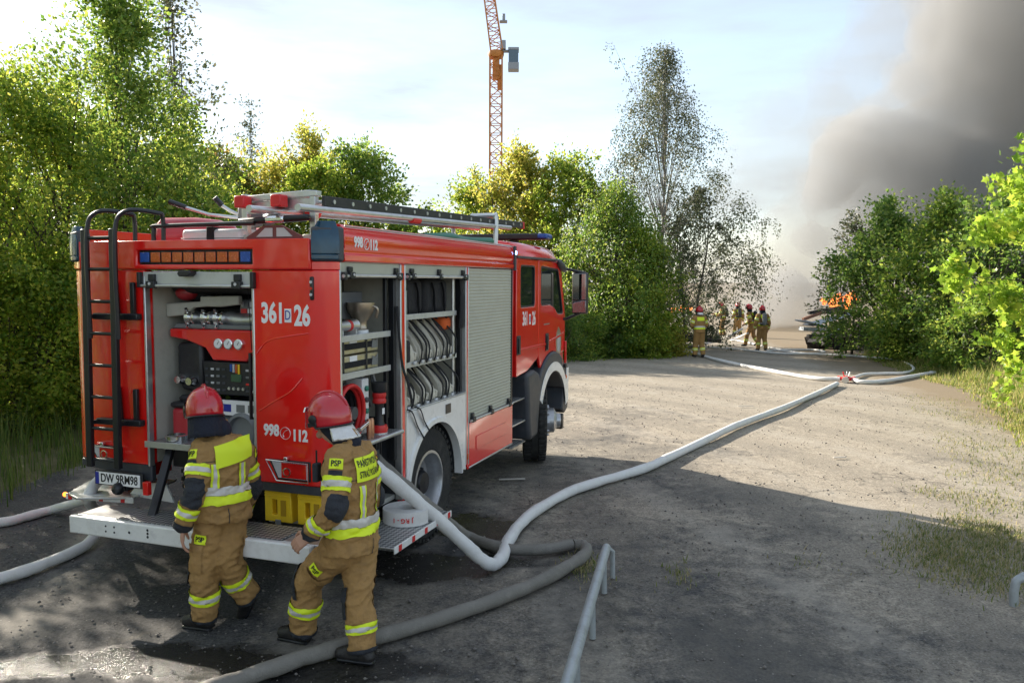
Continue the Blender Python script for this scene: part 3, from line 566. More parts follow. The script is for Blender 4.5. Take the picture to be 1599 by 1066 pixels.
# fire glow behind the brushwood on the other side, where the jet is aimed
flame(1062, 487, 38.5, 0.35, 0.4, 5, 'orange flame behind the low shrubby tree at the end of the water jet')
for k_, (u, v, L_, yw, pt) in enumerate(((1070, 530, 3.2, .15, .04), (1040, 527, 2.6, -.2, -.05), (985, 520, 2.4, .3, .1), (1090, 524, 1.8, -.1, .12))):
    board(u, v, 34.5 + k_ * .4, L_, 0.2, 0.16, yw, pt, CHAR, 'charred_beam', ['long charred beam lying behind the firefighter watching the jet', 'charred beam lying under the yellow-green shrub', 'charred beam propped beneath the weeping tree', 'short charred beam tilted behind the watching firefighter'][k_], 'charred beams at the back of the lot')

# ------------------------------------------------------------------ tower crane
CY = mat('crane_orange', (0.50, 0.19, 0.035), 0.5, var=0.2); CG = mat('crane_grey', (0.28, 0.30, 0.32), 0.5); CGL = mat('crane_glass', (0.06, 0.10, 0.13), 0.1, spec=0.8)
cb = at_depth(774, 437, 120.0); crane = empty('tower_crane', (cb.x, 120, gz(120)), 0.0, 'tall yellow lattice tower crane behind the trees with a glazed cab', 'crane')
def lattice(a, b, w0, w1, n, r, name, parent, m):
    o = MB(); a, b = Vector(a), Vector(b); x, y, z = frame_of(b - a); q = []
    for i in range(n + 1):
        c = a.lerp(b, i / n); w = (w0 + (w1 - w0) * i / n) / 2; q.append([c + x * (w * s) + y * (w * t) for s, t in ((-1, -1), (1, -1), (1, 1), (-1, 1))])
    for k in range(4): o.cyl(q[0][k], q[-1][k], r, None, 5)
    for i in range(n):
        for k in range(4):
            o.cyl(q[i][k], q[i + 1][(k + 1) % 4] if i % 2 else q[i + 1][k - 1], r * .55, None, 4); o.cyl(q[i + 1][k], q[i + 1][(k + 1) % 4], r * .5, None, 4)
    return o.build(name, m, parent)
zc = 2.424 + (437 - 95) / F_PX * 120 - gz(120) ; zt_ = 2.424 + 437 / F_PX * 120 + 16
lattice((0, 0, 0), (0, 0, zc - 0.3), 1.75, 1.75, 26, 0.12, 'mast', crane, CY)
MB().lathe([(1.0, -0.5), (1.15, -0.1), (1.15, 0.25), (0.9, 0.5)], (0, 0, zc), (0, 0, 1), 16).build('slewing_ring', CY, crane)
lattice((0.1, 0, zc + 0.4), (-2.3, 0, zc + 17), 1.7, 1.2, 16, 0.11, 'jib', crane, CY)
MB().box(-0.5, 0.5, -0.5, 0.5, zc - 3.6, zc - 0.4).box(0.2, 0.9, -0.3, 0.4, zc - 5.0, zc - 1.5).build('climbing_gear', CY, crane, 0.05)
MB().box(1.0, 2.2, -0.5, 0.5, zc + 0.35, zc + 0.55).build('platform', CG, crane, 0.04)
MB().box(0.6, 1.4, -.9, .9, zc + 0.6, zc + 1.8).build('winch_box', CG, crane, 0.04); MB().box(0.5, 1.6, -.5, .5, zc + 4.5, zc + 4.7).build('platform', CG, crane, 0.04); MB().box(0.9, 1.3, -.5, .5, zc + 4.702, zc + 5.6).build('winch_box', CG, crane, 0.04)
cab_ = MB().box(1.75, 3.3, -1.0, 0.9, zc - 2.3, zc - 1.3).build('cab', CG, crane, 0.06)
MB().box(1.75, 3.3, -1.0, 0.9, zc + 0.45, zc + 0.8).build('roof', CG, cab_, 0.06)
MB().box(1.82, 3.22, -0.95, 0.85, zc - 1.3, zc + 0.45).build('window', CGL, cab_)
# ------------------------------------------------------------------ fire engine (X right, Y forward, Z up; rear right corner at the origin)
TX, TY, YAW = -1.2421, 5.9167, 0.3398
TM = Matrix.Translation((TX, TY, 0)) @ Matrix.Rotation(-YAW, 4, 'Z')
RED = mat('red_paint', (0.78, 0.009, 0.007), 0.22, var=0.08, scale=1.5, coat=1.0, dirt=(0.46, 0.05, 0.04), dirt_amt=0.2, rvar=0.08)
WHITE = mat('white_paint', (0.74, 0.74, 0.72), 0.3, var=0.05, coat=0.3, dirt=(0.42, 0.40, 0.37), dirt_amt=0.35)
ALU = mat('aluminium', (0.62, 0.63, 0.63), 0.38, 0.85, var=0.12, dirt=(0.32, 0.31, 0.29), dirt_amt=0.4)
ALUM = mat('matt_aluminium', (0.55, 0.56, 0.53), 0.5, 0.35, var=0.1, dirt=(0.30, 0.29, 0.26), dirt_amt=0.3)
SHUT = mat('shutter_aluminium', (0.47, 0.48, 0.41), 0.5, 0.25, var=0.08, scale=2, dirt=(0.30, 0.29, 0.24), dirt_amt=0.3)
BLK = mat('black_plastic', (0.016, 0.017, 0.02), 0.45, var=0.3, dirt=(0.06, 0.055, 0.05), dirt_amt=0.4)
BLK2 = mat('black_steel', (0.012, 0.013, 0.016), 0.35, var=0.2)
STRAP = mat('black_webbing', (0.010, 0.010, 0.012), 0.9, var=0.3, bump=0.4, bscale=200)
DGREY = mat('dark_grey_plastic', (0.045, 0.05, 0.06), 0.5, var=0.2, dirt=(0.12, 0.11, 0.10), dirt_amt=0.35)
GREY = mat('grey_casting', (0.20, 0.21, 0.22), 0.45, 0.3, var=0.2)
BEIGE = mat('compartment_lining', (0.46, 0.45, 0.385), 0.6, var=0.1, dirt=(0.24, 0.23, 0.19), dirt_amt=0.3)
GLASS = mat('tinted_glass', (0.012, 0.02, 0.018), 0.04, var=0.1, spec=0.8, rvar=0.02)
RUB = mat('tyre_rubber', (0.020, 0.020, 0.020), 0.85, var=0.3, bump=0.3, bscale=60, dirt=(0.085, 0.08, 0.07), dirt_amt=0.55)
RIM = mat('wheel_rim', (0.45, 0.46, 0.48), 0.35, 0.7, var=0.15, dirt=(0.13, 0.115, 0.10), dirt_amt=0.5)
CHR = mat('polished_metal', (0.75, 0.75, 0.74), 0.18, 1.0, var=0.1)
BRASS = mat('worn_brass', (0.42, 0.36, 0.28), 0.35, 0.8, var=0.2)
YEL = mat('yellow_plastic', (0.90, 0.60, 0.02), 0.45, var=0.1, dirt=(0.5, 0.33, 0.04), dirt_amt=0.3)
BLUEL = mat('blue_lens', (0.006, 0.050, 0.095), 0.12, var=0.5, scale=14, coat=0.25, spec=0.4)
BLUEB = mat('blue_led', (0.02, 0.08, 0.34), 0.25, var=0.4, scale=50)
BLUEON = mat('lit_blue_led', (0.1, 0.3, 1.0), 0.2, emit=(0.15, 0.4, 1.0), estr=14.0)
ORANL = mat('orange_lens', (0.50, 0.085, 0.008), 0.25, var=0.45, scale=60, coat=0.5)
REDL = mat('red_lens', (0.65, 0.012, 0.01), 0.15, coat=0.6, var=0.2, scale=30)
CLEARL = mat('clear_lens', (0.55, 0.56, 0.58), 0.12, coat=0.6)
WHT = mat('white_film', (0.82, 0.82, 0.82), 0.4, var=0.03)
REDF = mat('red_film', (0.60, 0.02, 0.02), 0.4)
INK = mat('black_ink', (0.01, 0.01, 0.012), 0.5)
NAVY = mat('blue_film', (0.02, 0.03, 0.30), 0.4)
def tread_mat():
    m, nt, b = nodes_of('tread_plate'); N, L = nt.nodes, nt.links
    b.inputs['Base Color'].default_value = (0.50, 0.51, 0.51, 1); b.inputs['Metallic'].default_value = 0.8; b.inputs['Roughness'].default_value = 0.42
    tc = N.new('ShaderNodeTexCoord'); mp = N.new('ShaderNodeMapping'); mp.inputs['Rotation'].default_value = (0, 0, 0.785); L.new(tc.outputs['Object'], mp.inputs[0])
    ck = N.new('ShaderNodeTexChecker'); ck.inputs['Scale'].default_value = 34; L.new(mp.outputs[0], ck.inputs['Vector'])
    mx = N.new('ShaderNodeMixRGB'); mx.inputs[1].default_value = (0.20, 0.21, 0.22, 1); mx.inputs[2].default_value = (0.62, 0.63, 0.63, 1); L.new(ck.outputs['Fac'], mx.inputs[0]); L.new(mx.outputs[0], b.inputs['Base Color'])
    bp = N.new('ShaderNodeBump'); bp.inputs['Strength'].default_value = 0.6; bp.inputs['Distance'].default_value = 0.01; L.new(ck.outputs['Fac'], bp.inputs['Height']); L.new(bp.outputs[0], b.inputs['Normal']); return m
TREAD = tread_mat()
FE = empty('fire_engine', (TX, TY, 0), -YAW, 'red fire engine with open equipment compartments parked on the lot', 'fire engine')
def bx(x0, x1, y0, y1, z0, z1, name, m, parent=None, bev=0.006): return MB().box(x0, x1, y0, y1, z0, z1).build(name, m, parent or FE, bev)
# ---- body shell
RY = -0.12
MB().prism([(-0.69, RY), (-0.20, RY), (-0.11, RY + 0.01), (-0.035, RY + 0.045), (-0.004, RY + 0.09), (0.0, -0.012), (-0.05, -0.012), (-0.69, -0.03)], 2, 0.90, 2.488).build('rear_corner_panel', RED, FE, 0.012)
lw = MB().prism([(-1.69, RY), (-1.69, -0.03), (-2.40, -0.03), (-2.44, 0.02), (-2.44, 3.78), (-2.5, 3.78), (-2.5, 0.10), (-2.485, 0.0), (-2.43, -0.075), (-2.32, RY)], 2, 0.94, 2.488).build('rear_corner_panel', RED, FE, 0.012)
up = MB().plate([(-2.32, 2.49), (-0.172, 2.49), (-0.172, 2.712), (-2.32, 2.712)], [(-1.745, 2.528), (-0.668, 2.528), (-0.668, 2.640), (-1.745, 2.640)], 1, RY - 0.018, -0.03).build('rear_upper_panel', RED, FE, 0.012)
MB().prism([(-2.321, RY - 0.018), (-2.321, -0.03), (-2.40, 0.0), (-2.40, 0.03), (-2.505, 0.03), (-2.49, -0.02), (-2.435, -0.09)], 2, 2.49, 2.712).build('rear_upper_corner', RED, FE, 0.01)
bx(-1.75, -0.66, -0.105, -0.04, 2.52, 2.65, 'lamp_recess', BLK2)
lb = bx(-1.735, -0.678, -0.118, -0.106, 2.535, 2.633, 'warning_light_bar', BLK2)
for i in range(10):
    x = -1.725 + i * 0.1045
    bx(x + 0.006, x + 0.094, -0.130, -0.1185, 2.546, 2.622, 'warning_lamp', BLUEB if i in (0, 9) else ORANL, lb, 0.004)
MB().prism([(-1.30, 2.482), (-1.20, 2.482), (-1.18, 2.462), (-1.215, 2.436), (-1.30, 2.436), (-1.315, 2.46)], 1, -0.19, -0.10).build('rear_camera', BLK, FE, 0.008)
MB().prism([(-1.69, 0.80), (-2.42, 0.88), (-2.42, 0.939), (-1.69, 0.939)], 1, -0.10, -0.05).build('lower_apron', DGREY, FE, 0.01)
bx(-0.69, -0.03, -0.10, 0.0, 0.83, 0.899, 'lower_apron', DGREY)
MB().prism([(-0.171, RY), (-0.11, RY + 0.01), (-0.035, RY + 0.045), (-0.004, RY + 0.09), (0.0, -0.012), (-0.05, -0.012), (-0.171, -0.03)], 2, 2.4885, 2.5475).build('corner_cap', RED, FE, 0.004)
# roof deck, side parapets
bx(-2.42, -0.08, -0.03, 3.78, 2.56, 2.60, 'roof_deck', TREAD)
par = [(0.0, 2.547), (0.014, 2.556), (0.014, 2.60), (0.002, 2.612), (0.002, 2.640), (0.012, 2.652), (0.012, 2.735), (0.0, 2.79), (-0.03, 2.822), (-0.085, 2.822), (-0.085, 2.547)]
MB().prism(par, 1, 0.032, 3.742).build('side_parapet', RED, FE, 0.004)
MB().prism([(-2.5 - x, z) for x, z in par], 1, 0.032, 3.742).build('side_parapet', RED, FE, 0.004)
bx(0.0005, 0.0165, 0.04, 3.74, 2.800, 2.812, 'edge_strip', BRASS)
bx(-2.42, -0.086, 3.70, 3.78, 2.60, 2.80, 'roof_front_panel', RED)
for sx, off in ((1, 0.0), (-1, -2.5)):
    f = lambda pts: [(off + sx * x, y) for x, y in pts]
    bc = MB().prism(f([(-0.170, RY - 0.02), (-0.11, RY - 0.008), (-0.03, RY + 0.03), (0.012, RY + 0.09), (0.016, 0.03), (-0.10, 0.03), (-0.17, -0.02)]), 2, 2.548, 2.80).build('corner_beacon', DGREY, FE, 0.02)
    lens0 = f([(-0.160, RY - 0.026), (-0.11, RY - 0.016), (-0.026, RY + 0.024), (0.014, RY + 0.065), (0.021, -0.045), (-0.06, -0.03), (-0.15, -0.05)]); cx_, cy_ = off - sx * 0.07, -0.05
    V = [(cx_ + (x - cx_) * q, cy_ + (y - cy_) * q, z) for q, z in ((1, 2.602), (1, 2.70), (0.90, 2.77), (0.62, 2.838)) for x, y in lens0]
    MB().add(V, [(i * 7 + k, i * 7 + (k + 1) % 7, i * 7 + 7 + (k + 1) % 7, i * 7 + 7 + k) for i in range(3) for k in range(7)] + [tuple(range(7)), tuple(range(21, 28))]).build('beacon_lens', BLUEL, bc, 0.012, 3)
    MB().prism(f([(-0.160, RY - 0.0255), (-0.11, RY - 0.0155), (-0.026, RY + 0.0245), (0.0135, RY + 0.072), (-0.06, -0.04), (-0.15, -0.05)]), 2, 2.560, 2.601).build('beacon_lens', BLUEL, bc, 0.008)
mk = bx(0.001, 0.028, 3.742, 3.80, 2.53, 2.812, 'side_marker', DGREY); bx(0.0285, 0.034, 3.757, 3.785, 2.715, 2.755, 'strobe_lens', BLUEON, mk, 0.004)
# ---- right side frame
bx(-0.06, -0.004, -0.011, 0.012, 0.55, 2.546, 'door_frame', ALU)
for y0, y1 in ((0.925, 1.03), (2.335, 2.42)):
    bx(-0.55, -0.02, y0 + 0.02, y1 - 0.02, 0.56, 2.546, 'compartment_wall', BEIGE, None, 0)
    bx(-0.05, 0.0, y0 + 0.024, y1 - 0.026, 0.52, 2.546, 'door_post', RED, None, 0.004)
    bx(-0.06, 0.004, y0, y0 + 0.0235, 0.55, 2.546, 'door_frame', ALU); bx(-0.06, 0.004, y1 - 0.0255, y1, 0.52, 2.546, 'door_frame', ALU)
    bx(-0.09, -0.04, y0 - 0.045, y0 - 0.002, 0.9 if y0 < 1 else 1.30, 2.44, 'guide_rail', BLK2, None, 0.003)
bx(-0.05, 0.0, 3.708, 3.742, 0.50, 2.546, 'door_post', BLK2, None, 0.003)
bx(-2.42, -0.06, 3.745, 3.78, 0.6, 2.55, 'front_bulkhead', BLK, None, 0)
for y0, y1, nh in ((0.013, 0.924, 2), (1.031, 2.334, 3)):
    cu = bx(-0.04, -0.008, y0, y1, 2.455, 2.546, 'rolled_shutter', SHUT, None, 0.003)
    MB().cyl((0.016, y0 - 0.01, 2.445), (0.016, y1 + 0.005, 2.445), 0.013, None, 10).build('pull_bar', ALU, cu)
    for k in range(nh):
        y = y0 + 0.10 + (y1 - y0 - 0.18) * k / (nh - 1)
        hd = MB().box(-0.006, 0.036, y - 0.036, y + 0.036, 2.425, 2.475).box(-0.006, 0.018, y - 0.028, y + 0.028, 2.476, 2.515).build('handle', BLK, cu, 0.006)
        MB().lathe([(0.010, 0), (0.010, 0.006)], (0.036, y + 0.006, 2.455), (1, 0, 0), 12).build('button', CLEARL, cu)
    for y in (y0 + 0.012, y1 - 0.012): bx(-0.01, 0.03, y - 0.018, y + 0.018, 2.415, 2.475, 'end_cap', BLK, cu, 0.006)
# closed roller shutter: rounded interlocking slats
n = 46; z0, z1 = 0.985, 2.54; P = []
for i in range(n):
    a, b = z0 + (z1 - z0) * i / n, z0 + (z1 - z0) * (i + 1) / n; h = b - a
    P += [(-0.0125, a + 0.0015), (-0.009, a + h * .15), (-0.007, a + h * .5), (-0.009, a + h * .85), (-0.0125, b - 0.0015)]
sh = MB().prism(P + [(-0.04, z1), (-0.04, z0)], 1, 2.421, 3.707).build('roller_shutter', SHUT, FE, 0, angle=60)
MB().cyl((0.018, 2.425, 0.985), (0.018, 3.70, 0.985), 0.013, None, 10).build('pull_bar', ALU, sh)
for y in (2.50, 3.02, 3.60):
    MB().box(-0.006, 0.036, y - 0.036, y + 0.036, 0.965, 1.02).box(-0.006, 0.02, y - 0.028, y + 0.028, 1.021, 1.06).build('handle', BLK, sh, 0.006)
# lower side panels
lp = bx(-0.05, 0.004, 2.422, 3.742, 0.515, 0.965, 'lower_side_panel', RED, None, 0.004)
MB().prism([(2.60, 0.66), (3.50, 0.66), (3.62, 0.73), (3.50, 0.80), (2.60, 0.80)], 0, 0.0045, 0.012).build('embossed_band', RED, lp, 0.006)
bx(-0.05, 0.007, 2.42, 3.745, 0.497, 0.5145, 'sill_strip', ALU)
bx(0.0005, 0.012, 2.365, 2.39, 0.60, 0.66, 'side_reflector', ORANL); bx(0.0005, 0.012, 2.355, 2.40, 0.50, 0.55, 'side_reflector', REDL)
WC = (1.60, 0.54); AR = 0.58
arc = [(WC[0] + AR * math.cos(a), WC[1] + AR * math.sin(a)) for a in [PI * k / 18 for k in range(19)]]
MB().prism([(1.031, 1.285), (1.031, 0.56)] + [(1.031 if p[0] < 1.031 else p[0], p[1]) for p in arc[::-1]] + [(2.334, 0.50), (2.334, 1.285)], 0, -0.045, 0.004).build('wheel_arch_panel', WHITE, FE, 0.008)
o = MB(); V = []
for k in range(37):
    a = -0.06 + (PI + 0.12) * k / 36
    for r_, x_ in ((AR - 0.012, -0.05), (AR - 0.012, 0.030), (AR + 0.028, 0.026), (AR + 0.04, 0.0045)): V.append((x_, WC[0] + r_ * math.cos(a), WC[1] + r_ * math.sin(a)))
o.add(V, [(4 * k + j, 4 * k + j + 1, 4 * k + 5 + j, 4 * k + 4 + j) for k in range(36) for j in range(3)]); o.build('arch_lip', WHITE, FE)
fl = bx(0.0045, 0.010, 1.83, 1.95, 1.15, 1.24, 'fuel_flap', BLK2)
bx(-0.05, 0.010, 1.031, 2.334, 1.2855, 1.30, 'sill_strip', ALU)
MB().prism([(WC[0] + 0.60 * math.cos(a), WC[1] + 0.60 * math.sin(a)) for a in [PI * k / 14 for k in range(15)]] + [(WC[0] - 0.66, 0.50), (WC[0] - 0.66, 1.25), (WC[0] + 0.7, 1.25), (WC[0] + 0.7, 0.50)], 0, -0.70, -0.052).build('wheel_housing', DGREY, FE)
bx(-0.66, -0.60, 1.03, 2.36, 0.45, 1.2, 'wheel_housing_wall', BLK2, None, 0)
# ---- compartments (lining)
cb_ = MB().box(-0.66, -0.62, 0.0, 2.34, 0.56, 2.45).build('compartment_back', BEIGE, FE)
bx(-0.62, -0.05, -0.03, -0.012, 0.9, 2.45, 'compartment_wall', BEIGE, None, 0)
bx(-0.62, -0.05, 0.0, 2.335, 2.45, 2.54, 'compartment_ceiling', BLK2, None, 0)
def shelf(y0, y1, z, x1=-0.07, m=ALUM, t=0.022):
    o = bx(-0.60, x1, y0, y1, z - t, z, 'shelf', m, None, 0.003); bx(x1, x1 + 0.012, y0, y1, z - t - 0.012, z + 0.014, 'shelf_lip', ALUM, o, 0.002); return o
shelf(0.013, 0.86, 1.985); shelf(0.013, 0.86, 1.70); shelf(1.031, 2.24, 2.105); shelf(1.031, 2.24, 1.685)
bx(-0.60, -0.03, 1.031, 2.33, 1.275, 1.2995, 'compartment_floor', ALUM, None, 0.003)
fs = bx(-0.60, 0.03, 0.02, 0.88, 1.145, 1.17, 'tread_shelf', TREAD, None, 0.004); MB().cyl((0.035, 0.02, 1.155), (0.035, 0.88, 1.155), 0.018, None, 10).build('edge_tube', ALU, fs)
MB().cyl((-0.10, 0.06, 1.99), (-0.10, 0.06, 2.44), 0.012, None, 8).build('shelf_upright', ALU, FE)
for y in (2.20,): MB().cyl((-0.08, y, 1.30), (-0.08, y, 2.44), 0.014, None, 8).build('shelf_upright', ALU, FE)
for y in (0.80,): bx(-0.10, -0.07, y, y + 0.03, 1.17, 2.44, 'shelf_upright', BLK2, None, 0.003)
bx(-0.60, -0.06, 0.02, 0.92, 0.56, 0.60, 'compartment_floor', ALUM, None, 0.003)
bx(-0.30, -0.10, 0.55, 0.74, 0.62, 1.02, 'battery_box', DGREY, None, 0.01); bx(-0.098, -0.092, 0.57, 0.68, 0.90, 0.98, 'reflector', REDL, None, 0.003)
for k in range(3): MB().cyl((-0.15, 0.76 + k * .04, 0.6), (-0.15, 0.76 + k * .04, 1.1), 0.012, None, 8).build('pipe', BLK2, FE)
# fold-down treads at the sides and the rear step beam
fp = bx(0.0, 0.42, -0.02, 1.0, 0.455, 0.48, 'fold_down_step', TREAD, None, 0.004)
bx(0.421, 0.432, -0.02, 1.0, 0.435, 0.488, 'step_edge', WHITE, fp, 0.003)
for k in range(5): bx(0.4325, 0.436, 0.04 + k * 0.22, 0.085 + k * 0.22, 0.44, 0.485, 'red_mark', REDF, fp, 0.001)
bx(-0.05, 0.0, 0.05, 0.10, 0.46, 0.60, 'hinge', BLK, fp)
fl2 = MB().prism([(-2.42, -0.16), (-2.00, 0.02), (-2.10, 0.62), (-2.50, 0.56), (-2.80, 0.32), (-2.62, -0.07)], 2, 0.60, 0.618).build('fold_down_step', ALU, FE, 0.004)
ed = MB().obox((-2.63, -0.078, 0.594), (-1.995, 0.195 - 0.185, 0.594), 0.012, 0.05).build('step_edge', WHITE, fl2, 0.002)
for t in (0.04, 0.2, 0.5, 0.82):
    a = Vector((-2.63, -0.078, 0.594)).lerp(Vector((-1.995, 0.01, 0.594)), t); b = Vector((-2.63, -0.078, 0.594)).lerp(Vector((-1.995, 0.01, 0.594)), t + 0.055)
    MB().obox(a + Vector((0.002, -0.0075, 0)), b + Vector((0.002, -0.0075, 0)), 0.004, 0.046).build('red_mark', REDF, fl2)
MB().ell((-2.66, -0.06, 0.60), (0.02, 0.02, 0.02)).build('marker_lamp', mat('amber_lit', (0.9, 0.2, 0.02), 0.3, emit=(1, 0.18, 0.02), estr=2.0), fl2)
BY = -0.60
bm_ = MB().box(-2.02, 0.10, BY, BY + 0.06, 0.50, 0.635).build('rear_step_beam', WHITE, FE, 0.012)
bx(-2.0, 0.40, BY + 0.061, BY + 0.34, 0.600, 0.6305, 'beam_back', ALU, bm_, 0.004)
for x0, x1 in ((-1.60, -0.98), (-0.78, -0.16)): bx(x0, x1, BY + 0.04, BY + 0.33, 0.6365, 0.642, 'tread_plate', TREAD, bm_, 0.001)
for x, z in ((-1.66, 0.59), (-1.58, 0.59), (-1.66, 0.55), (-1.58, 0.55), (-1.44, 0.565), (-0.62, 0.56), (-1.27, 0.60), (-1.27, 0.575), (-1.27, 0.55)):
    MB().lathe([(0.008 if x < -1.5 else 0.011, 0), (0.006, 0.004)], (x, BY - 0.0005, z), (0, -1, 0), 8).build('bolt', BLK, bm_)
for x in (-1.42,): MB().obox((x - 0.12, -0.04, 1.10), (x, BY + 0.2, 0.62), 0.06, 0.05).build('step_strut', BLK2, FE, 0.006)
bx(-1.46, -1.41, -0.44, -0.40, 0.80, 0.90, 'reflector', REDL, None, 0.004)
# ---- pump bay
bx(-1.78, -0.60, 0.78, 0.80, 0.95, 2.46, 'bay_back', DGREY, None, 0)
bx(-1.72, -1.692, -0.03, 0.78, 0.95, 2.46, 'bay_wall', BEIGE, None, 0); bx(-0.688, -0.665, -0.03, 0.78, 0.95, 2.46, 'bay_wall', DGREY, None, 0)
bx(-1.69, -0.69, 0.0, 0.78, 2.44, 2.46, 'bay_ceiling', BLK2, None, 0)
for x in (-1.705, -0.690): bx(x, x + 0.022, RY - 0.006, RY + 0.05, 0.93, 2.44, 'bay_frame', ALU)
rs = bx(-1.70, -0.67, RY - 0.004, -0.05, 2.375, 2.472, 'rolled_shutter', ALUM, None, 0.004)
MB().cyl((-1.72, RY - 0.022, 2.365), (-0.655, RY - 0.022, 2.365), 0.013, None, 10).build('pull_bar', ALU, rs)
for x in (-1.60, -0.80):
    MB().box(x - 0.04, x + 0.04, RY - 0.045, RY - 0.001, 2.345, 2.40).box(x - 0.03, x + 0.03, RY - 0.03, RY - 0.001, 2.401, 2.455).build('handle', BLK, rs, 0.006)
    MB().lathe([(0.012, 0), (0.012, 0.006)], (x, RY - 0.044, 2.38), (0, -1, 0), 12).build('button', CLEARL, rs)
for x in (-1.72, -0.665): bx(x - 0.012, x + 0.018, RY - 0.04, RY, 2.35, 2.47, 'end_cap', BLK, rs)
sl = bx(-1.70, -0.67, RY - 0.02, 0.45, 1.105, 1.13, 'bay_floor', TREAD, None, 0.004); bx(-1.705, -0.665, RY - 0.035, RY - 0.021, 1.092, 1.142, 'floor_lip', ALU, sl, 0.003)
bx(-1.66, -0.78, 0.12, 0.55, 2.30, 2.43, 'dark_bay_box', BLK, None, 0.04)  # plain black box added to make the bay top darker and fuller
bx(-1.62, -1.10, 0.3, 0.76, 1.96, 2.2, 'stowage_box', BLK2, None, 0.03)
# pump and controls
pr = MB().prism([(-1.66, 2.02), (-0.70, 2.02), (-0.70, 1.84), (-0.86, 1.84), (-0.92, 1.775), (-1.24, 1.775), (-1.31, 1.87), (-1.50, 1.93), (-1.66, 1.95)], 1, 0.10, 0.16).build('pump_fascia', RED, FE, 0.012)
MB().prism([(-1.65, 2.021), (-0.70, 2.021), (-0.70, 2.06), (-1.60, 2.06)], 1, 0.11, 0.5).build('pump_shelf', GREY, FE, 0.01)
for x in (-1.17, -1.075, -0.98):
    g = MB().lathe([(0.042, 0), (0.042, 0.02), (0.036, 0.024)], (x, 0.10, 1.91), (0, -1, 0), 20).build('gauge', CHR, pr)
    MB().lathe([(0.034, 0.0), (0.034, 0.0012)], (x, 0.0755, 1.91), (0, -1, 0), 20).build('dial', WHT, g)
    MB().obox((x - 0.002, 0.0735, 1.905), (x + 0.014, 0.0735, 1.93), 0.004, 0.002, (0, 1, 0)).build('needle', INK, g)
cp = MB().prism([(-1.36, 1.765), (-0.70, 1.765), (-0.70, 1.50), (-1.33, 1.50)], 1, 0.12, 0.19).build('control_panel', BLK, FE, 0.012)
bx(-1.08, -0.98, 0.112, 0.1195, 1.61, 1.67, 'display', mat('lcd', (0.05, 0.11, 0.06), 0.2), cp, 0.003)
for k, (c_, x) in enumerate(((BLUEB, -1.085), (mat('silver_key', (.5, .5, .5), .4), -1.06), (ORANL, -1.035), (YEL, -1.01))): bx(x, x + 0.018, 0.108, 0.1195, 1.69 - .006 * k, 1.75, 'lever_key', c_, cp, 0.003)
for i in range(4):
    for j in range(4):
        bx(-1.33 + j * 0.055, -1.30 + j * 0.055, 0.114, 0.1195, 1.53 + i * 0.055, 1.548 + i * 0.055, 'button', [DGREY, GREY, CLEARL][(i * 3 + j * 2) % 3], cp, 0.002)
        bx(-0.94 + j * 0.055, -0.91 + j * 0.055, 0.114, 0.1195, 1.53 + i * 0.055, 1.548 + i * 0.055, 'button', [DGREY, REDL, GREY, CLEARL][(i + j * 3) % 4], cp, 0.002)
for k in range(4): MB().lathe([(0.014, 0), (0.012, 0.01)], (-1.10 + k * 0.045, 0.1195, 1.555), (0, -1, 0), 12).build('knob', ALU, cp)
MB().prism([(-1.62, 1.90), (-1.37, 1.93), (-1.37, 1.56), (-1.44, 1.50), (-1.58, 1.52), (-1.62, 1.62)], 1, 0.13, 0.4).build('pump_cover', BLK, FE, 0.03)
for x, z in ((-1.56, 1.61), (-1.45, 1.60)):
    MB().lathe([(0.045, 0), (0.045, 0.03), (0.03, 0.05), (0.03, 0.07)], (x, 0.13, z), (0, -1, 0), 14).build('valve', CHR, FE)
st = MB().prism([(-1.44, 1.34), (-0.70, 1.34), (-0.70, 1.46), (-1.40, 1.46), (-1.44, 1.42)], 1, 0.11, 0.14).build('label_strip', WHT, FE, 0.004)
lettering('MT', 0.075, NAVY, st, basis((-1.31, 0.109, 1.405), (1, 0, 0), (0, 0, 1)), bold=0.003)
for x0, x1, mm in ((-1.16, -1.08, NAVY), (-1.03, -0.95, GREY), (-0.92, -0.74, GREY)): bx(x0, x1, 0.108, 0.1098, 1.37, 1.43, 'sticker', mm, st, 0)
MB().box(-1.30, -0.70, 0.16, 0.6, 1.10, 1.33).build('pump_housing', GREY, FE, 0.05, 3)
MB().lathe([(0.15, 0), (0.15, 0.05), (0.12, 0.07), (0.11, 0.03), (0.05, 0.03)], (-0.98, 0.16, 1.22), (0, -1, 0), 28).build('intake_ring', GREY, FE)
pg = MB().prism([(-1.62, 1.22), (-1.30, 1.24), (-1.30, 1.12), (-1.36, 1.09), (-1.60, 1.12)], 1, 0.06, 0.3).build('generator_case', GREY, FE, 0.02)
for k in range(3): MB().prism([(-1.53 + k * .06, 1.195), (-1.49 + k * .06, 1.195), (-1.51 + k * .06, 1.155)], 1, 0.0545, 0.0585).build('sticker', NAVY, pg)
MB().tube(spline([(-1.54, 0.2, 2.10), (-1.2, 0.2, 2.11), (-1.0, 0.2, 2.09), (-0.7, 0.2, 2.12)], 5), [0.05, 0.05, 0.05, .05, .05, 0.055, 0.058, 0.058, .058, .058, .052, .052, .06, .065, .065, .065], 14).build('delivery_pipe', ALU, FE)
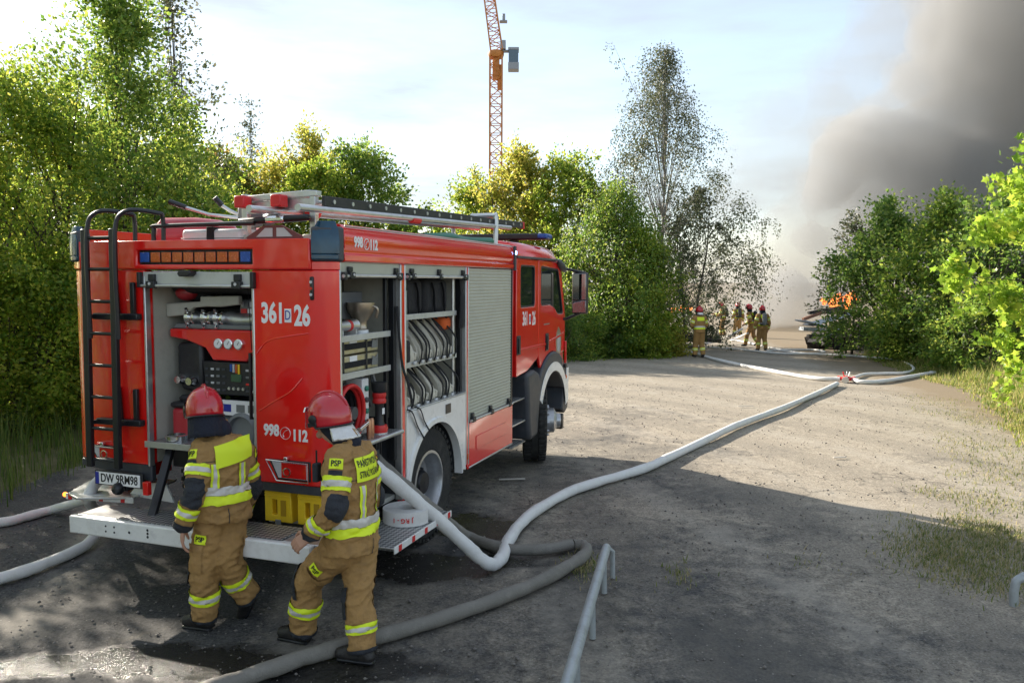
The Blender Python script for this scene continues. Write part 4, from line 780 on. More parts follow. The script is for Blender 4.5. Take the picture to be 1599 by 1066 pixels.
for x in (-1.50, -1.34, -1.22):
    MB().lathe([(0.062, 0), (0.062, 0.03), (0.045, 0.035), (0.06, 0.06), (0.06, 0.075)], (x, 0.13, 2.11), (1, 0.2, 0), 14).build('hose_coupling', CHR, FE)
    for a in (0.4, 2.2, 4.2): MB().cyl((x + 0.02, 0.13 + .05 * math.cos(a), 2.11 + .05 * math.sin(a)), (x + 0.03, 0.13 + .09 * math.cos(a), 2.11 + .09 * math.sin(a)), 0.012, None, 8).build('coupling_lug', CHR, FE)
MB().prism([(-1.69, 2.22), (-1.35, 2.24), (-1.35, 2.28), (-0.98, 2.29), (-0.98, 2.22), (-1.15, 2.20), (-1.30, 2.20), (-1.42, 2.19), (-1.5, 2.13), (-1.69, 2.11)], 1, 0.10, 0.15).build('hose_bracket', BEIGE, FE, 0.01)
bx(-1.05, -0.70, 0.2, 0.6, 2.14, 2.26, 'fuse_panel', GREY, None, 0.01)
for k in range(8): bx(-1.03 + k * .04, -1.005 + k * .04, 0.19, 0.1995, 2.20, 2.24, 'fuse', [CLEARL, GREY][k % 2], None, 0.002)
for k in range(5): bx(-1.03 + k * .064, -0.975 + k * .064, 0.188, 0.1995, 2.15, 2.185, 'fuse_tag', [REDF, WHT, YEL, WHT, WHT][k], None, 0.001)
MB().tube([(-0.76, 0.02, 1.86), (-0.76, -0.06, 1.86), (-0.76, -0.06, 1.36), (-0.76, 0.02, 1.36)], 0.013, 8).build('grab_handle', BLK2, FE)
MB().obox((-0.79, -0.03, 2.36), (-0.775, -0.02, 1.88), 0.035, 0.004).build('pull_strap', STRAP, FE)
# things under the bay: axle, drum, pipe
bx(-1.62, -0.75, 0.05, 0.4, 0.90, 1.06, 'under_tray', BLK2, None, 0.01)
MB().lathe([(0.24, 0), (0.26, 0.04), (0.24, 0.16), (0.1, 0.18)], (-1.22, 0.18, 0.78), (0.15, -1, 0.2), 24).build('hose_drum', DGREY, FE)
bx(-1.40, -1.34, 0.045, 0.05, 0.95, 1.02, 'amber_tag', YEL, None, 0.002)
bx(-1.85, -0.65, 0.42, 5.9, 0.62, 0.86, 'chassis', BLK2, None, 0.01); bx(-2.2, -0.3, 1.5, 1.7, 0.42, 0.64, 'rear_axle', BLK2, None, 0.03); bx(-2.2, -0.3, 5.15, 5.35, 0.42, 0.64, 'front_axle', BLK2, None, 0.03)
bx(-2.42, -0.70, 2.45, 3.70, 0.50, 0.97, 'tank_box', BLK2, None, 0.01)
bx(-2.5, -2.45, 2.30, 3.74, 0.5, 0.909, 'lower_side_panel', RED, None, 0.004); bx(-2.5, -2.45, 0.25, 0.95, 0.6, 0.909, 'lower_side_panel', RED, None, 0.004)
# ---- rear lights, plate, hitch, ladder, writing
def tail(x0, x1, z0, z1, s):
    t = MB().prism([(x0, z1), (x1, z1 - 0.0), (x1, z0), (x0 + s * 0.08, z0)] if s > 0 else [(x0, z1), (x1, z1), (x1 - 0.08, z0), (x0, z0)], 1, RY - 0.012, RY + 0.02).build('tail_light', BLK2, FE, 0.006)
    MB().prism([(x0 + .03, z1 - .012), (x1 - .015, z1 - .012), (x1 - .015, z0 + .015), (x0 + .09, z0 + .015)], 1, RY - 0.018, RY - 0.0125).build('lamp_bowl', CLEARL, t, 0.003)
    MB().prism([(x0 + .12, z1 - .016), (x0 + .335, z1 - .016), (x0 + .335, z0 + .02), (x0 + .12, z0 + .02)], 1, RY - 0.026, RY - 0.0185).build('lens', REDL, t, 0.004)
    MB().lathe([(0.034, 0), (0.034, 0.008), (0.026, 0.009), (0.026, 0.002)], (x0 + .17, RY - 0.022, (z0 + z1) / 2 - .01), (0, -1, 0), 20).build('lamp_ring', CHR, t)
    q = MB()
    q.tube([(x0 + .0, RY - .04, z1), (x1, RY - .04, z1 - .01), (x1, RY - .04, z0), (x0 + .09, RY - .04, z0)], 0.006, 6, closed=True).build('lamp_guard', CHR, t)
    bx((x0 + x1) / 2 - 0.03, (x0 + x1) / 2 - 0.0, RY - 0.04, RY, z1 + 0.001, z1 + 0.03, 'guard_bolt', CHR, t)
tail(-0.56, -0.20, 0.935, 1.085, 1); tail(-2.30, -1.96, 0.955, 1.07, 1)
np_ = MB().box(-2.19, -1.74, RY - 0.06, RY - 0.05, 0.765, 0.865).build('number_plate', WHT, FE, 0.004)
bx(-2.19, -2.155, RY - 0.0625, RY - 0.0605, 0.767, 0.863, 'plate_band', NAVY, np_, 0.0)
lettering('DW 9RM98', 0.098, INK, np_, basis((-1.948, RY - 0.0615, 0.815), (1, 0, 0), (0, 0, 1)), sx=0.78, bold=0.001)
bx(-2.21, -1.72, RY - 0.05, RY - 0.03, 0.755, 0.875, 'plate_holder', BLK, None, 0.004)
hb = MB().obox((-1.95, -0.14, 0.74), (-1.95, 0.1, 0.76), 0.08, 0.06).build('hitch_arm', BLK2, FE, 0.01); MB().ell((-1.95, -0.19, 0.745), (0.05, 0.05, 0.05), 16, 12).build('hitch_ball', BLK2, hb)
MB().prism([(-2.14, 0.60), (-1.66, 0.58), (-1.75, 0.74), (-2.02, 0.72)], 1, 0.1, 0.12).build('mud_flap', WHITE, FE, 0.004)
rf = MB().box(-0.185, -0.155, RY - 0.012, RY + 0.03, 2.27, 2.44).build('side_marker', BLK2, FE, 0.01)
for k in range(3): MB().lathe([(0.011, 0), (0.011, 0.006)], (-0.170, RY - 0.012, 2.31 + k * 0.045), (0, -1, 0), 10).build('marker_led', REDL if k == 1 else CLEARL, rf)
def side_letters(txt, size, Y, Z, sx=1.0, X=0.0125, bold=0.0045): return lettering(txt, size, WHT, FE, basis((X, Y, Z), (0, 1, 0), (0, 0, 1)), sx=sx, bold=bold)
def rear_letters(txt, size, X, Z, sx=1.0, bold=0.005): return lettering(txt, size, WHT, FE, basis((X, RY - 0.001, Z), (1, 0, 0), (0, 0, 1)), sx=sx, bold=bold)
def phone(c, r, x, y, m=WHT):
    B = basis(c, x, y); o = MB()
    o.tube([B @ Vector((r * math.cos(2 * PI * k / 28), r * math.sin(2 * PI * k / 28), 0)) for k in range(28)], r * 0.09, 6, closed=True, sq=0.4)
    o.build('phone_sign', m, FE)
    P = [B @ Vector((r * a, r * b, 0.001)) for a, b in ((-.28, -.62), (-.42, -.2), (-.1, .3), (.38, .58))]
    MB().tube(spline(P, 4), [r * q for q in (.22, .2, .13, .1, .1, .1, .1, .1, .1, .12, .16, .2, .22)], 8, sq=0.25).build('phone_sign', m, FE)
rear_letters('361', 0.205, -0.508, 2.165, 0.66, 0.007); rear_letters('26', 0.205, -0.255, 2.150, 0.66, 0.007)
dbox = bx(-0.405, -0.347, RY - 0.003, RY - 0.0005, 2.105, 2.205, 'letter_tile', WHT, None, 0.001)
lettering('D', 0.10, NAVY, dbox, basis((-0.376, RY - 0.004, 2.155), (1, 0, 0), (0, 0, 1)), sx=0.7)
for P_ in ([(-0.66, 1.86), (-0.56, 1.96), (-0.40, 2.0), (-0.20, 2.03)], [(-0.64, 1.44), (-0.50, 1.52), (-0.36, 1.60), (-0.26, 1.70)]):
    MB().tube(spline([(x, RY - 0.001, z) for x, z in P_], 4), 0.005, 6).build('embossed_line', RED, FE)
rear_letters('998', 0.115, -0.537, 1.297, 0.78); phone((-0.413, RY - 0.004, 1.285), 0.044, (1, 0, 0), (0, 0, 1)); rear_letters('112', 0.115, -0.290, 1.270, 0.78)
side_letters('998', 0.105, 0.225, 2.695, 0.80, 0.0145); phone((0.0155, 0.345, 2.688), 0.040, (0, 1, 0), (0, 0, 1)); side_letters('112', 0.105, 0.455, 2.682, 0.80, 0.0145)
# ladder on the rear left corner
ld = MB(); R0, R1 = -2.13, -1.85; yl = RY - 0.16
lad = empty('rear_ladder', (0, 0, 0)); lad.parent = FE
for x in (R0, R1):
    MB().obox((x, yl, 0.93), (x, yl + 0.02, 2.80), 0.055, 0.04, (0, 1, 0)).build('rail', BLK2, lad, 0.006)
    MB().tube(spline([(x + 0.035, yl + 0.01, 1.95), (x + 0.035, yl - 0.0, 2.72), (x + 0.09, yl + 0.05, 2.93), (x + 0.30, yl + 0.16, 2.925), (x + 0.32, yl + 0.2, 2.88), (x + 0.32, yl + 0.2, 2.66)], 5), 0.017, 8).build('handrail', BLK2, lad)
for z in (0.99, 1.24, 1.49, 1.74, 1.99, 2.24, 2.49, 2.73): MB().cyl((R0 + .02, yl + 0.008, z), (R1 - .02, yl + 0.008, z), 0.014, None, 8).build('rung', BLK2, lad)
for z in (1.28, 2.12):
    MB().obox((R0 - 0.02, RY - 0.05, z), (R1 + 0.13, RY - 0.03, z), 0.06, 0.05).build('bracket', BLK2, lad, 0.008); MB().obox((R1 - 0.10, RY - 0.03, z + 0.02), (R1 - 0.12, RY - 0.03, z + 0.28), 0.05, 0.04, (0, 1, 0)).build('bracket', BLK2, lad, 0.006)
    MB().obox((R1 + 0.07, RY - 0.03, z), (R1 + 0.07, RY - 0.03, z + 0.27), 0.04, 0.03, (0, 1, 0)).build('bracket', BLK2, lad, 0.006)
    for x in (R0, R1): MB().obox((x, yl, z), (x, RY, z), 0.03, 0.03).build('bracket', BLK2, lad)
MB().tube(spline([(-1.62, -0.08, 2.60), (-1.62, -0.08, 2.80), (-1.55, -0.08, 2.825), (-0.70, -0.06, 2.835)], 4), 0.018, 8).build('roof_handrail', BLK2, FE)
# ---- wheels
def wheel(c, ax, R0, w, dish, name='wheel'):
    """ax points outward"""
    wt = empty(name, c); wt.parent = FE; ax = Vector(ax).normalized(); h = w / 2
    wt.rotation_euler = Vector((1, 0, 0)).rotation_difference(ax).to_euler()
    ty_ = MB().lathe([(0.285, -h * .8), (0.32, -h), (R0 - .11, -h * 1.04), (R0 - .03, -h * .97), (R0 - .005, -h * .82), (R0 - .002, -h * .40), (R0 - .016, -h * .38), (R0 - .016, -h * .30), (R0, -h * .28), (R0, h * .28), (R0 - .016, h * .30), (R0 - .016, h * .38), (R0 - .002, h * .40), (R0 - .005, h * .82), (R0 - .03, h * .97), (R0 - .11, h * 1.04), (0.32, h), (0.285, h * .8)], (0, 0, 0), (1, 0, 0), 56, False).build('tyre', RUB, wt, angle=30)
    lg = MB()
    for k in range(44):
        a = 2 * PI * k / 44; t = Matrix.Rotation(a, 4, 'X')
        for s in (-1, 1):
            k0 = len(lg.v); lg.box(s * h * .62 - .045, s * h * .62 + .05, -.020, .020, R0 - .022, R0 + .012); lg.xf(t @ Matrix.Translation((0, (.5 if s > 0 else 0) * .07, 0)), k0)
    tag(lg.build('tread', RUB, ty_), kind='stuff')
    if dish: pr_ = [(0.30, h * .82), (0.31, h * .98), (0.285, h * 1.0), (0.275, h * .9), (0.262, h * .45), (0.25, 0.0), (0.21, -h * .15), (0.16, -h * .12), (0.15, -h * .05), (0.0001, -h * .05)]
    else: pr_ = [(0.30, h * .82), (0.31, h * .98), (0.285, h * 1.0), (0.27, h * .7), (0.25, h * .6), (0.22, h * .95), (0.19, h * 1.08), (0.0001, h * 1.10)]
    rm = MB().lathe(pr_, (0, 0, 0), (1, 0, 0), 40, False).build('rim', RIM, wt, angle=35)
    z_ = -h * .05 if dish else h * 1.1
    hp = [(0.12, 0), (0.12, 0.07), (0.10, 0.10), (0.0001, 0.105)] if dish else [(0.17, 0), (0.165, 0.09), (0.10, 0.13), (0.09, 0.18), (0.0001, 0.19)]
    MB().lathe(hp, (z_, 0, 0), (1, 0, 0), 24, False).build('hub', BLK2 if dish else RIM, rm)
    for k in range(10):
        a = 2 * PI * k / 10; rr = 0.165 if dish else 0.195
        MB().lathe([(0.016, 0), (0.016, 0.025), (0.010, 0.035)], (z_ - (.012 if dish else .01), rr * math.cos(a), rr * math.sin(a)), (1, 0, 0), 6).build('wheel_nut', BLK if dish else RIM, rm)
    return wt
wheel((-0.20, WC[0], 0.53), (1, 0, 0), 0.53, 0.29, True); wheel((-0.52, WC[0], 0.53), (1, 0, 0), 0.53, 0.29, True)
wheel((-2.30, WC[0], 0.53), (-1, 0, 0), 0.53, 0.29, True); wheel((-1.98, WC[0], 0.53), (-1, 0, 0), 0.53, 0.29, True)
SA = math.radians(19)
wheel((-0.20, 5.22, 0.53), (math.cos(SA), math.sin(SA), 0), 0.53, 0.31, False); wheel((-2.30, 5.22, 0.53), (-math.cos(SA), -math.sin(SA), 0), 0.53, 0.31, False)
# ---- cab
XC = 0.0
def rrect(y0, y1, z0, z1, r=0.05, n=4):
    out = []
    for cy_, cz_, a0 in ((y1 - r, z1 - r, 0), (y0 + r, z1 - r, 90), (y0 + r, z0 + r, 180), (y1 - r, z0 + r, 270)):
        out += [(cy_ + r * math.cos(math.radians(a0 + 90 * k / n)), cz_ + r * math.sin(math.radians(a0 + 90 * k / n))) for k in range(n + 1)]
    return out
rw = rrect(4.03, 4.60, 2.09, 2.60); fw = [(4.84, 2.13), (4.84, 2.57), (4.87, 2.60), (5.62, 2.575), (5.66, 2.55), (5.90, 1.98), (5.86, 1.945), (5.62, 1.96), (5.42, 2.06), (5.25, 2.095), (4.88, 2.095)]
def archpts(c, r, a0, a1, n): return [(c[0] + r * math.cos(math.radians(a0 + (a1 - a0) * k / n)), c[1] + r * math.sin(math.radians(a0 + (a1 - a0) * k / n))) for k in range(n + 1)]
FC = (5.36, 0.62)
rdo = [(3.885, 2.675), (3.885, 1.27), (4.30, 1.30), (4.70, 1.42), (4.735, 1.45), (4.735, 2.675)]
fdo = [(4.745, 2.675), (4.745, 1.46)] + archpts(FC, 0.84, 128, 68, 6) + [(5.93, 1.42), (5.985, 1.60), (5.99, 1.93), (5.94, 2.10), (5.745, 2.665)]
for sx, off in ((1, 0.0), (-1, -2.46)):
    a, b = (off - 0.04, off) if sx > 0 else (off + 0.04, off)
    rd = MB().plate(rdo, rw, 0, a, b).build('rear_door', RED, FE, 0.01)
    fd = MB().plate(fdo, fw, 0, a, b).build('front_door', RED, FE, 0.01)
    for poly, d, nm in ((rw, rd, 0), (fw, fd, 0)):
        cy0 = sum(p[0] for p in poly) / len(poly); cz0 = sum(p[1] for p in poly) / len(poly)
        big = [(cy0 + (y - cy0) * 1.03, cz0 + (z - cz0) * 1.03) for y, z in poly]; sm_ = [(cy0 + (y - cy0) * 0.93, cz0 + (z - cz0) * 0.93) for y, z in poly]
        MB().prism(big, 0, off - sx * 0.030, off - sx * 0.022).build('window', GLASS, d)
        MB().plate(poly, sm_, 0, off - sx * 0.0215, off - sx * 0.004).build('window_seal', BLK, d, 0.003)
    for d, y, z in ((rd, 3.945, 1.64), (fd, 5.10, 1.60)):
        x0, x1 = (off + 0.0005, off + 0.012) if sx > 0 else (off - 0.012, off - 0.0005)
        MB().box(x0, x1, y - 0.06, y + 0.07, z - 0.11, z + 0.12).build('door_recess', BLK, d, 0.02); MB().box(x0 + sx * .0122, x1 + sx * 0.016, y - 0.035, y + 0.0, z - 0.09, z + 0.09).build('handle', BLK2, d, 0.008)
    MB().prism([(3.90, 1.58), (5.0, 1.56), (5.93, 1.66), (5.93, 1.69), (5.0, 1.595), (3.90, 1.60)], 0, off + sx * 0.0005, off + sx * 0.010).build('door_crease', RED, FE, 0.004)
    bx(min(off, off + sx * .022), max(off, off + sx * .022), 3.87, 5.74, 2.678, 2.705, 'gutter', DGREY, None, 0.006)
# roof as a loft of cross-sections
def rsec(y, dz, top, ins): return [(-0.0 - ins, y, 2.676), (-0.0 - ins, y, 2.72 + dz), (-0.05 - ins, y, top - .06), (-0.18 - ins, y, top - .02), (-0.5, y, top), (-1.23, y, top + .01), (-1.96, y, top), (-2.28 + ins, y, top - .02), (-2.41 + ins, y, top - .06), (-2.46 + ins, y, 2.72 + dz), (-2.46 + ins, y, 2.676)]
S = [rsec(3.87, 0, 2.87, .02), rsec(3.92, 0.02, 2.90, 0), rsec(5.2, 0.02, 2.90, 0), rsec(5.50, 0.0, 2.87, .005), rsec(5.68, -0.01, 2.80, .03), rsec(5.76, -.03, 2.70, .07)]
V = [p for s_ in S for p in s_]; k_ = 11
MB().add(V, [(i * k_ + j, i * k_ + j + 1, (i + 1) * k_ + j + 1, (i + 1) * k_ + j) for i in range(5) for j in range(k_ - 1)] + [tuple(range(k_)), tuple(range(5 * k_, 6 * k_))]).build('cab_roof', RED, FE, angle=60)
bx(-2.42, -0.04, 3.87, 3.91, 1.27, 2.675, 'cab_rear_wall', RED, None, 0.01)
MB().prism([(5.745, 2.675), (5.99, 1.95), (5.97, 1.95), (5.72, 2.675)], 0, -2.40, -0.06).build('windscreen', GLASS, FE)
MB().prism([(5.99, 1.945), (6.06, 1.7), (6.08, 1.20), (5.6, 1.20), (5.6, 1.945)], 0, -2.44, -0.045).build('cab_front', RED, FE, 0.03)
for x in (-0.06, -2.44): MB().obox((x + .02, 5.735, 2.68), (x + .02, 5.985, 1.94), 0.07, 0.05, (1, 0, 0)).build('windscreen_pillar', RED, FE, 0.01)
MB().prism([(5.72, 1.20), (6.13, 1.20), (6.17, 0.95), (6.14, 0.58), (5.98, 0.52), (5.86, 0.60), (5.95, 0.95)], 0, -2.48, 0.01).build('bumper', DGREY, FE, 0.02)
MB().prism([(5.99, 0.64), (6.12, 0.68), (6.14, 1.17), (6.03, 1.17)], 0, 0.0105, 0.022).build('bumper_trim', WHITE, FE, 0.006)
bx(-0.20, 0.0, 5.88, 5.98, 0.30, 0.52, 'tow_bracket', BLK2, None, 0.02)
MB().lathe([(0.03, 0), (0.03, 0.02), (0.02, 0.03)], (0.012, 5.96, 1.05), (1, 0, 0), 12).build('turn_signal', ORANL, FE)
bx(0.0, 0.03, 5.95, 5.99, 1.24, 1.56, 'corner_deflector', REDL, None, 0.008); bx(-0.01, 0.035, 5.93, 6.0, 1.18, 1.235, 'corner_joint', BLK, None, 0.008)
cabin = bx(-2.40, -0.08, 3.95, 5.7, 1.28, 1.95, 'cab_interior', BLK2, None, 0.02)
for x, y in ((-0.62, 5.0), (-1.9, 5.0), (-0.6, 4.05), (-1.25, 4.05), (-1.9, 4.05)): MB().box(x - .24, x + .24, y - .08, y + .06, 1.951, 2.5).build('seat_back', DGREY, cabin, 0.05)
# fender, steps
ring = archpts(FC, 0.80, 172, 52, 14) + archpts(FC, 0.56, 14, 172, 18)
MB().prism(archpts(FC, 0.835, 150, 60, 12) + archpts(FC, 0.57, 30, 165, 14), 0, -0.40, 0.030).build('fender', DGREY, FE, 0.02)
MB().prism(archpts(FC, 0.70, 158, 8, 18) + archpts(FC, 0.575, 4, 160, 18), 0, 0.0305, 0.040).build('fender_trim', WHITE, FE, 0.004)
mudp = [(4.22, 1.27), (4.52, 1.30), (4.72, 1.24), (4.80, 1.02), (4.74, 0.80), (4.66, 0.44), (4.36, 0.42), (4.30, 0.6), (4.26, 1.0)]
MB().prism(mudp, 0, -0.42, 0.034).build('mudguard', DGREY, FE, 0.05, 3)
bx(-0.45, -0.40, 3.80, 4.36, 0.40, 1.26, 'step_well', BLK2, None, 0)
for z in (0.44, 0.70, 0.98): bx(-0.40, -0.02, 3.80, 4.30, z - 0.02, z, 'cab_step', TREAD, None, 0.004)
bx(-2.40, -0.42, 4.75, 5.9, 0.9, 1.26, 'engine_cover', BLK2, None, 0.02)
# mirrors, roof light bar, cab writing
for sx, off in ((1, 0.0), (-1, -2.46)):
    mr_ = empty('mirror', (off, 5.86, 2.25)); mr_.parent = FE; mr_.scale = (sx, 1, 1)
    MB().tube([(-0.04, -0.06, 0.33), (0.06, 0.03, 0.325), (0.29, 0.08, 0.27), (0.31, 0.08, 0.20), (0.31, 0.08, -0.23), (0.27, 0.08, -0.27), (0.05, 0.05, -0.37), (-0.02, 0.05, -0.38)], 0.020, 8).build('arm', BLK, mr_)
    hs_ = MB().box(0.12, 0.345, 0.03, 0.13, -0.30, 0.28).build('housing', BLK, mr_, 0.03, 3)
    MB().box(0.137, 0.328, 0.024, 0.0295, -0.10, 0.26).build('mirror_glass', mat('mirror', (0.35, 0.38, 0.40), 0.03, 1.0, var=.02, rvar=.01), hs_, 0.004); MB().box(0.137, 0.328, 0.024, 0.0295, -0.28, -0.115).build('mirror_glass', bpy.data.materials['mirror'], hs_, 0.004)
    MB().ell((0.03, -0.16, 0.36), (0.05, 0.20, 0.05), 14, 10, Matrix.Rotation(-0.35, 3, 'X')).build('kerb_mirror', DGREY, mr_)
rl = MB().box(-2.36, -0.02, 5.10, 5.34, 2.955, 3.035).build('roof_light_bar', BLK, FE, 0.02, 3)
MB().box(-0.14, -0.005, 5.09, 5.35, 2.965, 3.028).build('blue_lens', BLUEB, rl, 0.02); MB().box(-2.375, -2.24, 5.09, 5.35, 2.965, 3.028).build('blue_lens', BLUEB, rl, 0.02)
for x in (-0.5, -1.95): bx(x - .05, x + .05, 5.17, 5.27, 2.88, 2.956, 'bar_foot', BLK, rl)
side_letters('361', 0.24, 4.20, 1.945, 0.56, 0.001, 0.004); side_letters('26', 0.24, 4.545, 1.935, 0.56, 0.001, 0.004)
dt = bx(0.0005, 0.003, 4.355, 4.415, 1.875, 2.0, 'letter_tile', WHT, None, 0.001); lettering('D', 0.11, NAVY, dt, basis((0.004, 4.385, 1.937), (0, 1, 0), (0, 0, 1)), sx=0.6)
bx(0.0005, 0.003, 4.97, 5.22, 1.835, 1.85, 'small_print', GREY, None, 0)
# fire-service style shield on the front door, worked as plain shapes
cr_ = MB().prism([(5.55, 1.42), (5.66, 1.36), (5.77, 1.42), (5.79, 1.62), (5.74, 1.72), (5.66, 1.78), (5.58, 1.72), (5.53, 1.62)], 0, 0.0005, 0.003).build('door_shield', BRASS, FE)
MB().prism([(5.59, 1.46), (5.66, 1.42), (5.73, 1.46), (5.745, 1.60), (5.66, 1.70), (5.575, 1.60)], 0, 0.0032, 0.005).build('shield_field', CLEARL, cr_)
# ---- roof load that belongs to the vehicle
gt = empty('ladder_gantry', (0, 0, 0)); gt.parent = FE
for x in (-0.86, -0.26): MB().obox((x, 0.06, 2.60), (x, 0.06, 3.06), 0.05, 0.05, (0, 1, 0)).build('upright', ALU, gt, 0.004)
MB().prism([(-0.90, 3.0), (-0.22, 3.03), (-0.22, 3.07), (-0.30, 3.075), (-0.88, 3.045)], 1, 0.03, 0.10).build('top_beam', ALU, gt, 0.004)
MB().prism([(-0.84, 2.91), (-0.28, 2.94), (-0.28, 3.02), (-0.84, 2.995)], 1, 0.045, 0.06).build('gantry_plate', ALU, gt, 0.003)
lettering('MT', 0.10, INK, gt, basis((-0.55, 0.044, 2.965), (1, 0, 0.05), (0, 0, 1)), bold=0.002)
MB().obox((-0.86, -0.02, 2.85), (-0.24, -0.02, 2.87), 0.06, 0.05).build('roller', BLK2, gt, 0.02); MB().obox((-0.62, -0.025, 2.858), (-0.45, -0.025, 2.863), 0.066, 0.056).build('roller_sleeve', CHR, gt, 0.02)
MB().prism([(-0.84, 2.72), (-0.28, 2.72), (-0.50, 2.82), (-0.66, 2.82)], 1, -0.01, 0.01).build('gantry_brace', mat('maroon', (.18, .05, .05), .5), gt, 0.004)
for s in ((-0.72, 2.735, -0.575, 2.735, -0.575, 2.80, -0.64, 2.80), (-0.54, 2.735, -0.40, 2.735, -0.475, 2.80, -0.54, 2.80)): MB().prism([(s[i], s[i + 1]) for i in (0, 2, 4, 6)], 1, -0.014, -0.0105).build('brace_window', CLEARL, gt)
MB().box(-0.88, -0.80, -0.01, 0.05, 2.60, 2.75).build('gantry_foot', BEIGE, gt, 0.01); MB().box(-0.32, -0.22, -0.01, 0.05, 2.60, 2.75).build('gantry_foot', BEIGE, gt, 0.01)
for x in (-0.10, -0.62): MB().tube(spline([(x, 3.42, 2.60), (x, 3.45, 3.10), (x - .03, 3.45, 3.14), (x - .3, 3.45, 3.14)], 4), 0.028, 8).build('upright', ALU, gt)
# roof water monitor
mo = empty('water_monitor', (0, 0, 0)); mo.parent = FE
MB().lathe([(0.10, 0), (0.10, 0.06), (0.06, 0.10), (0.06, 0.18)], (-1.12, 0.45, 2.60), (0, 0, 1), 16).build('base', GREY, mo)
MB().tube(spline([(-1.12, 0.45, 2.76), (-1.12, 0.45, 2.86), (-1.02, 0.45, 2.92), (-0.92, 0.42, 2.90), (-0.80, 0.38, 2.95)], 5), 0.05, 12).build('elbow', GREY, mo)
MB().tube([(-0.80, 0.38, 2.95), (-0.62, 0.35, 2.955), (-0.45, 0.33, 2.96)], [0.05, 0.065, 0.075], 14).build('nozzle', BLK, mo); MB().lathe([(0.078, 0), (0.078, 0.05)], (-0.47, 0.333, 2.96), (1, -.1, 0), 16).build('nozzle_ring', REDF, mo)
MB().tube([(-1.05, 0.40, 2.90), (-1.42, 0.32, 2.94), (-1.62, 0.28, 3.0)], 0.014, 8).build('steering_bar', ALU, mo); MB().tube([(-1.62, 0.28, 3.0), (-1.76, 0.25, 3.05)], 0.022, 8).build('grip', BLK, mo)
MB().tube([(-1.05, 0.40, 2.88), (-1.16, 0.25, 2.96), (-1.20, 0.2, 3.0)], 0.014, 8).build('steering_bar', ALU, mo); MB().tube([(-1.20, 0.2, 3.0), (-1.235, 0.16, 3.06)], 0.022, 8).build('grip', BLK, mo)
bx(-0.98, -0.88, 0.1, 0.3, 2.83, 2.98, 'monitor_drive', GREY, mo, 0.02)
# ------------------------------------------------------------------ loose equipment (each a thing of its own, placed in the engine's frame)
def tthing(name, loc, label, cat, group=None, rz=0.0):
    p = TM @ Vector(loc); return empty(name, p, -YAW + rz, label, cat, group)
def tsingle(mb, name, m, loc, label, cat, group=None, bev=0.006, rz=0.0):
    o = mb.build(name, m, None, bev); o.location = TM @ Vector(loc); o.rotation_euler = (0, 0, -YAW + rz); return tag(o, label, cat, group)
ORG = mat('orange_fabric', (0.62, 0.11, 0.02), 0.8, var=0.2); BAG = mat('black_bag', (0.018, 0.018, 0.02), 0.85, var=0.4, bump=0.6, bscale=18)
CLRP = mat('clear_plastic', (0.50, 0.53, 0.54), 0.15, trans=0.55, var=0.05); GREENH = mat('green_hose', (0.02, 0.16, 0.11), 0.4)
GOLD = mat('gold_foil_box', (0.52, 0.46, 0.28), 0.38, 0.5, var=0.35, scale=9, dirt=(0.55, 0.54, 0.50), dirt_amt=0.7)
TANK = mat('red_tank', (0.45, 0.03, 0.04), 0.35, coat=0.3, var=0.15)
CASE = mat('pale_case', (0.66, 0.66, 0.65), 0.45, var=0.06)
# roof
L0, L1 = Vector((-0.13, -0.06, 2.955)), Vector((-0.13, 4.45, 3.075)); LQ = (L1 - L0).normalized()
lad2 = tthing('roof_ladder', (-0.33, 2.2, 3.0), 'long black and silver extension ladder lying on the roof rack', 'ladder')
def inl(v): return Vector(v) - Vector((-0.33, 2.2, 3.0))
for x in (-0.13, -0.53):
    a, b = Vector((x, -0.02, 2.985)), Vector((x, 4.45, 3.095))
    MB().obox(inl(a), inl(b), 0.03, 0.075).build('rail', BLK, lad2, 0.004)
    MB().cyl(inl(a + Vector((0.02, -0.35, -0.075))), inl(b + Vector((0.02, -0.5, -0.06))), 0.026, None, 12).build('tube', ALU, lad2)
    MB().obox(inl(b + Vector((0, -.01, 0))), inl(b + Vector((0, .05, 0))), 0.036, 0.085).build('end_cap', REDF, lad2, 0.006)
MB().lathe([(0.03, 0), (0.03, 0.16)], inl((-0.11, 1.35, 2.945)), (0, 1, .03), 12).build('red_sleeve', REDF, lad2)
for k in range(17):
    y = 0.1 + k * 0.265; z = 2.985 + 0.11 * (y + .02) / 4.47
    MB().cyl(inl((-0.56, y, z)), inl((-0.108, y, z)), 0.017, None, 10).build('rung', ALU, lad2)
for x in (-0.50, -0.82): MB().box(x - .045, x + .045, -0.08, 0.02, -.04, .05).xf(Matrix.Translation(inl((0, 0, 2.99)))).build('end_cap', REDF, lad2, 0.01)
for k, (x, y, z, r_, l_) in enumerate(((-0.25, 1.05, 2.70, 0.085, 2.3), (-0.45, 1.1, 2.70, 0.085, 2.3))):
    o = MB(); P = [(0, l_ * i / 46, 0) for i in range(47)]; o.tube(P, [r_ + (0.006 if i % 2 else -0.003) for i in range(47)], 16)
    sh_ = tsingle(o, 'suction_hose', DGREY, (x, y, z), ['dark ribbed suction hose stowed along the roof edge', 'dark ribbed suction hose stowed beside the one at the roof edge'][k], 'hose', None, 0)
    MB().lathe([(r_ + .03, -0.05), (r_ + .03, 0.02), (r_ - .03, 0.02), (r_ - .03, -.05)], (0, 0, 0), (0, 1, 0), 20).build('coupling', GREY, sh_)
tsingle(MB().tube(spline([(0, 0, 0), (.05, .5, .03), (0, 1.0, .02), (.05, 1.6, .04)], 6), 0.045, 10), 'green_hose', GREENH, (-0.12, 1.6, 2.80), 'green hose lying under the roof ladder', 'hose', None, 0)
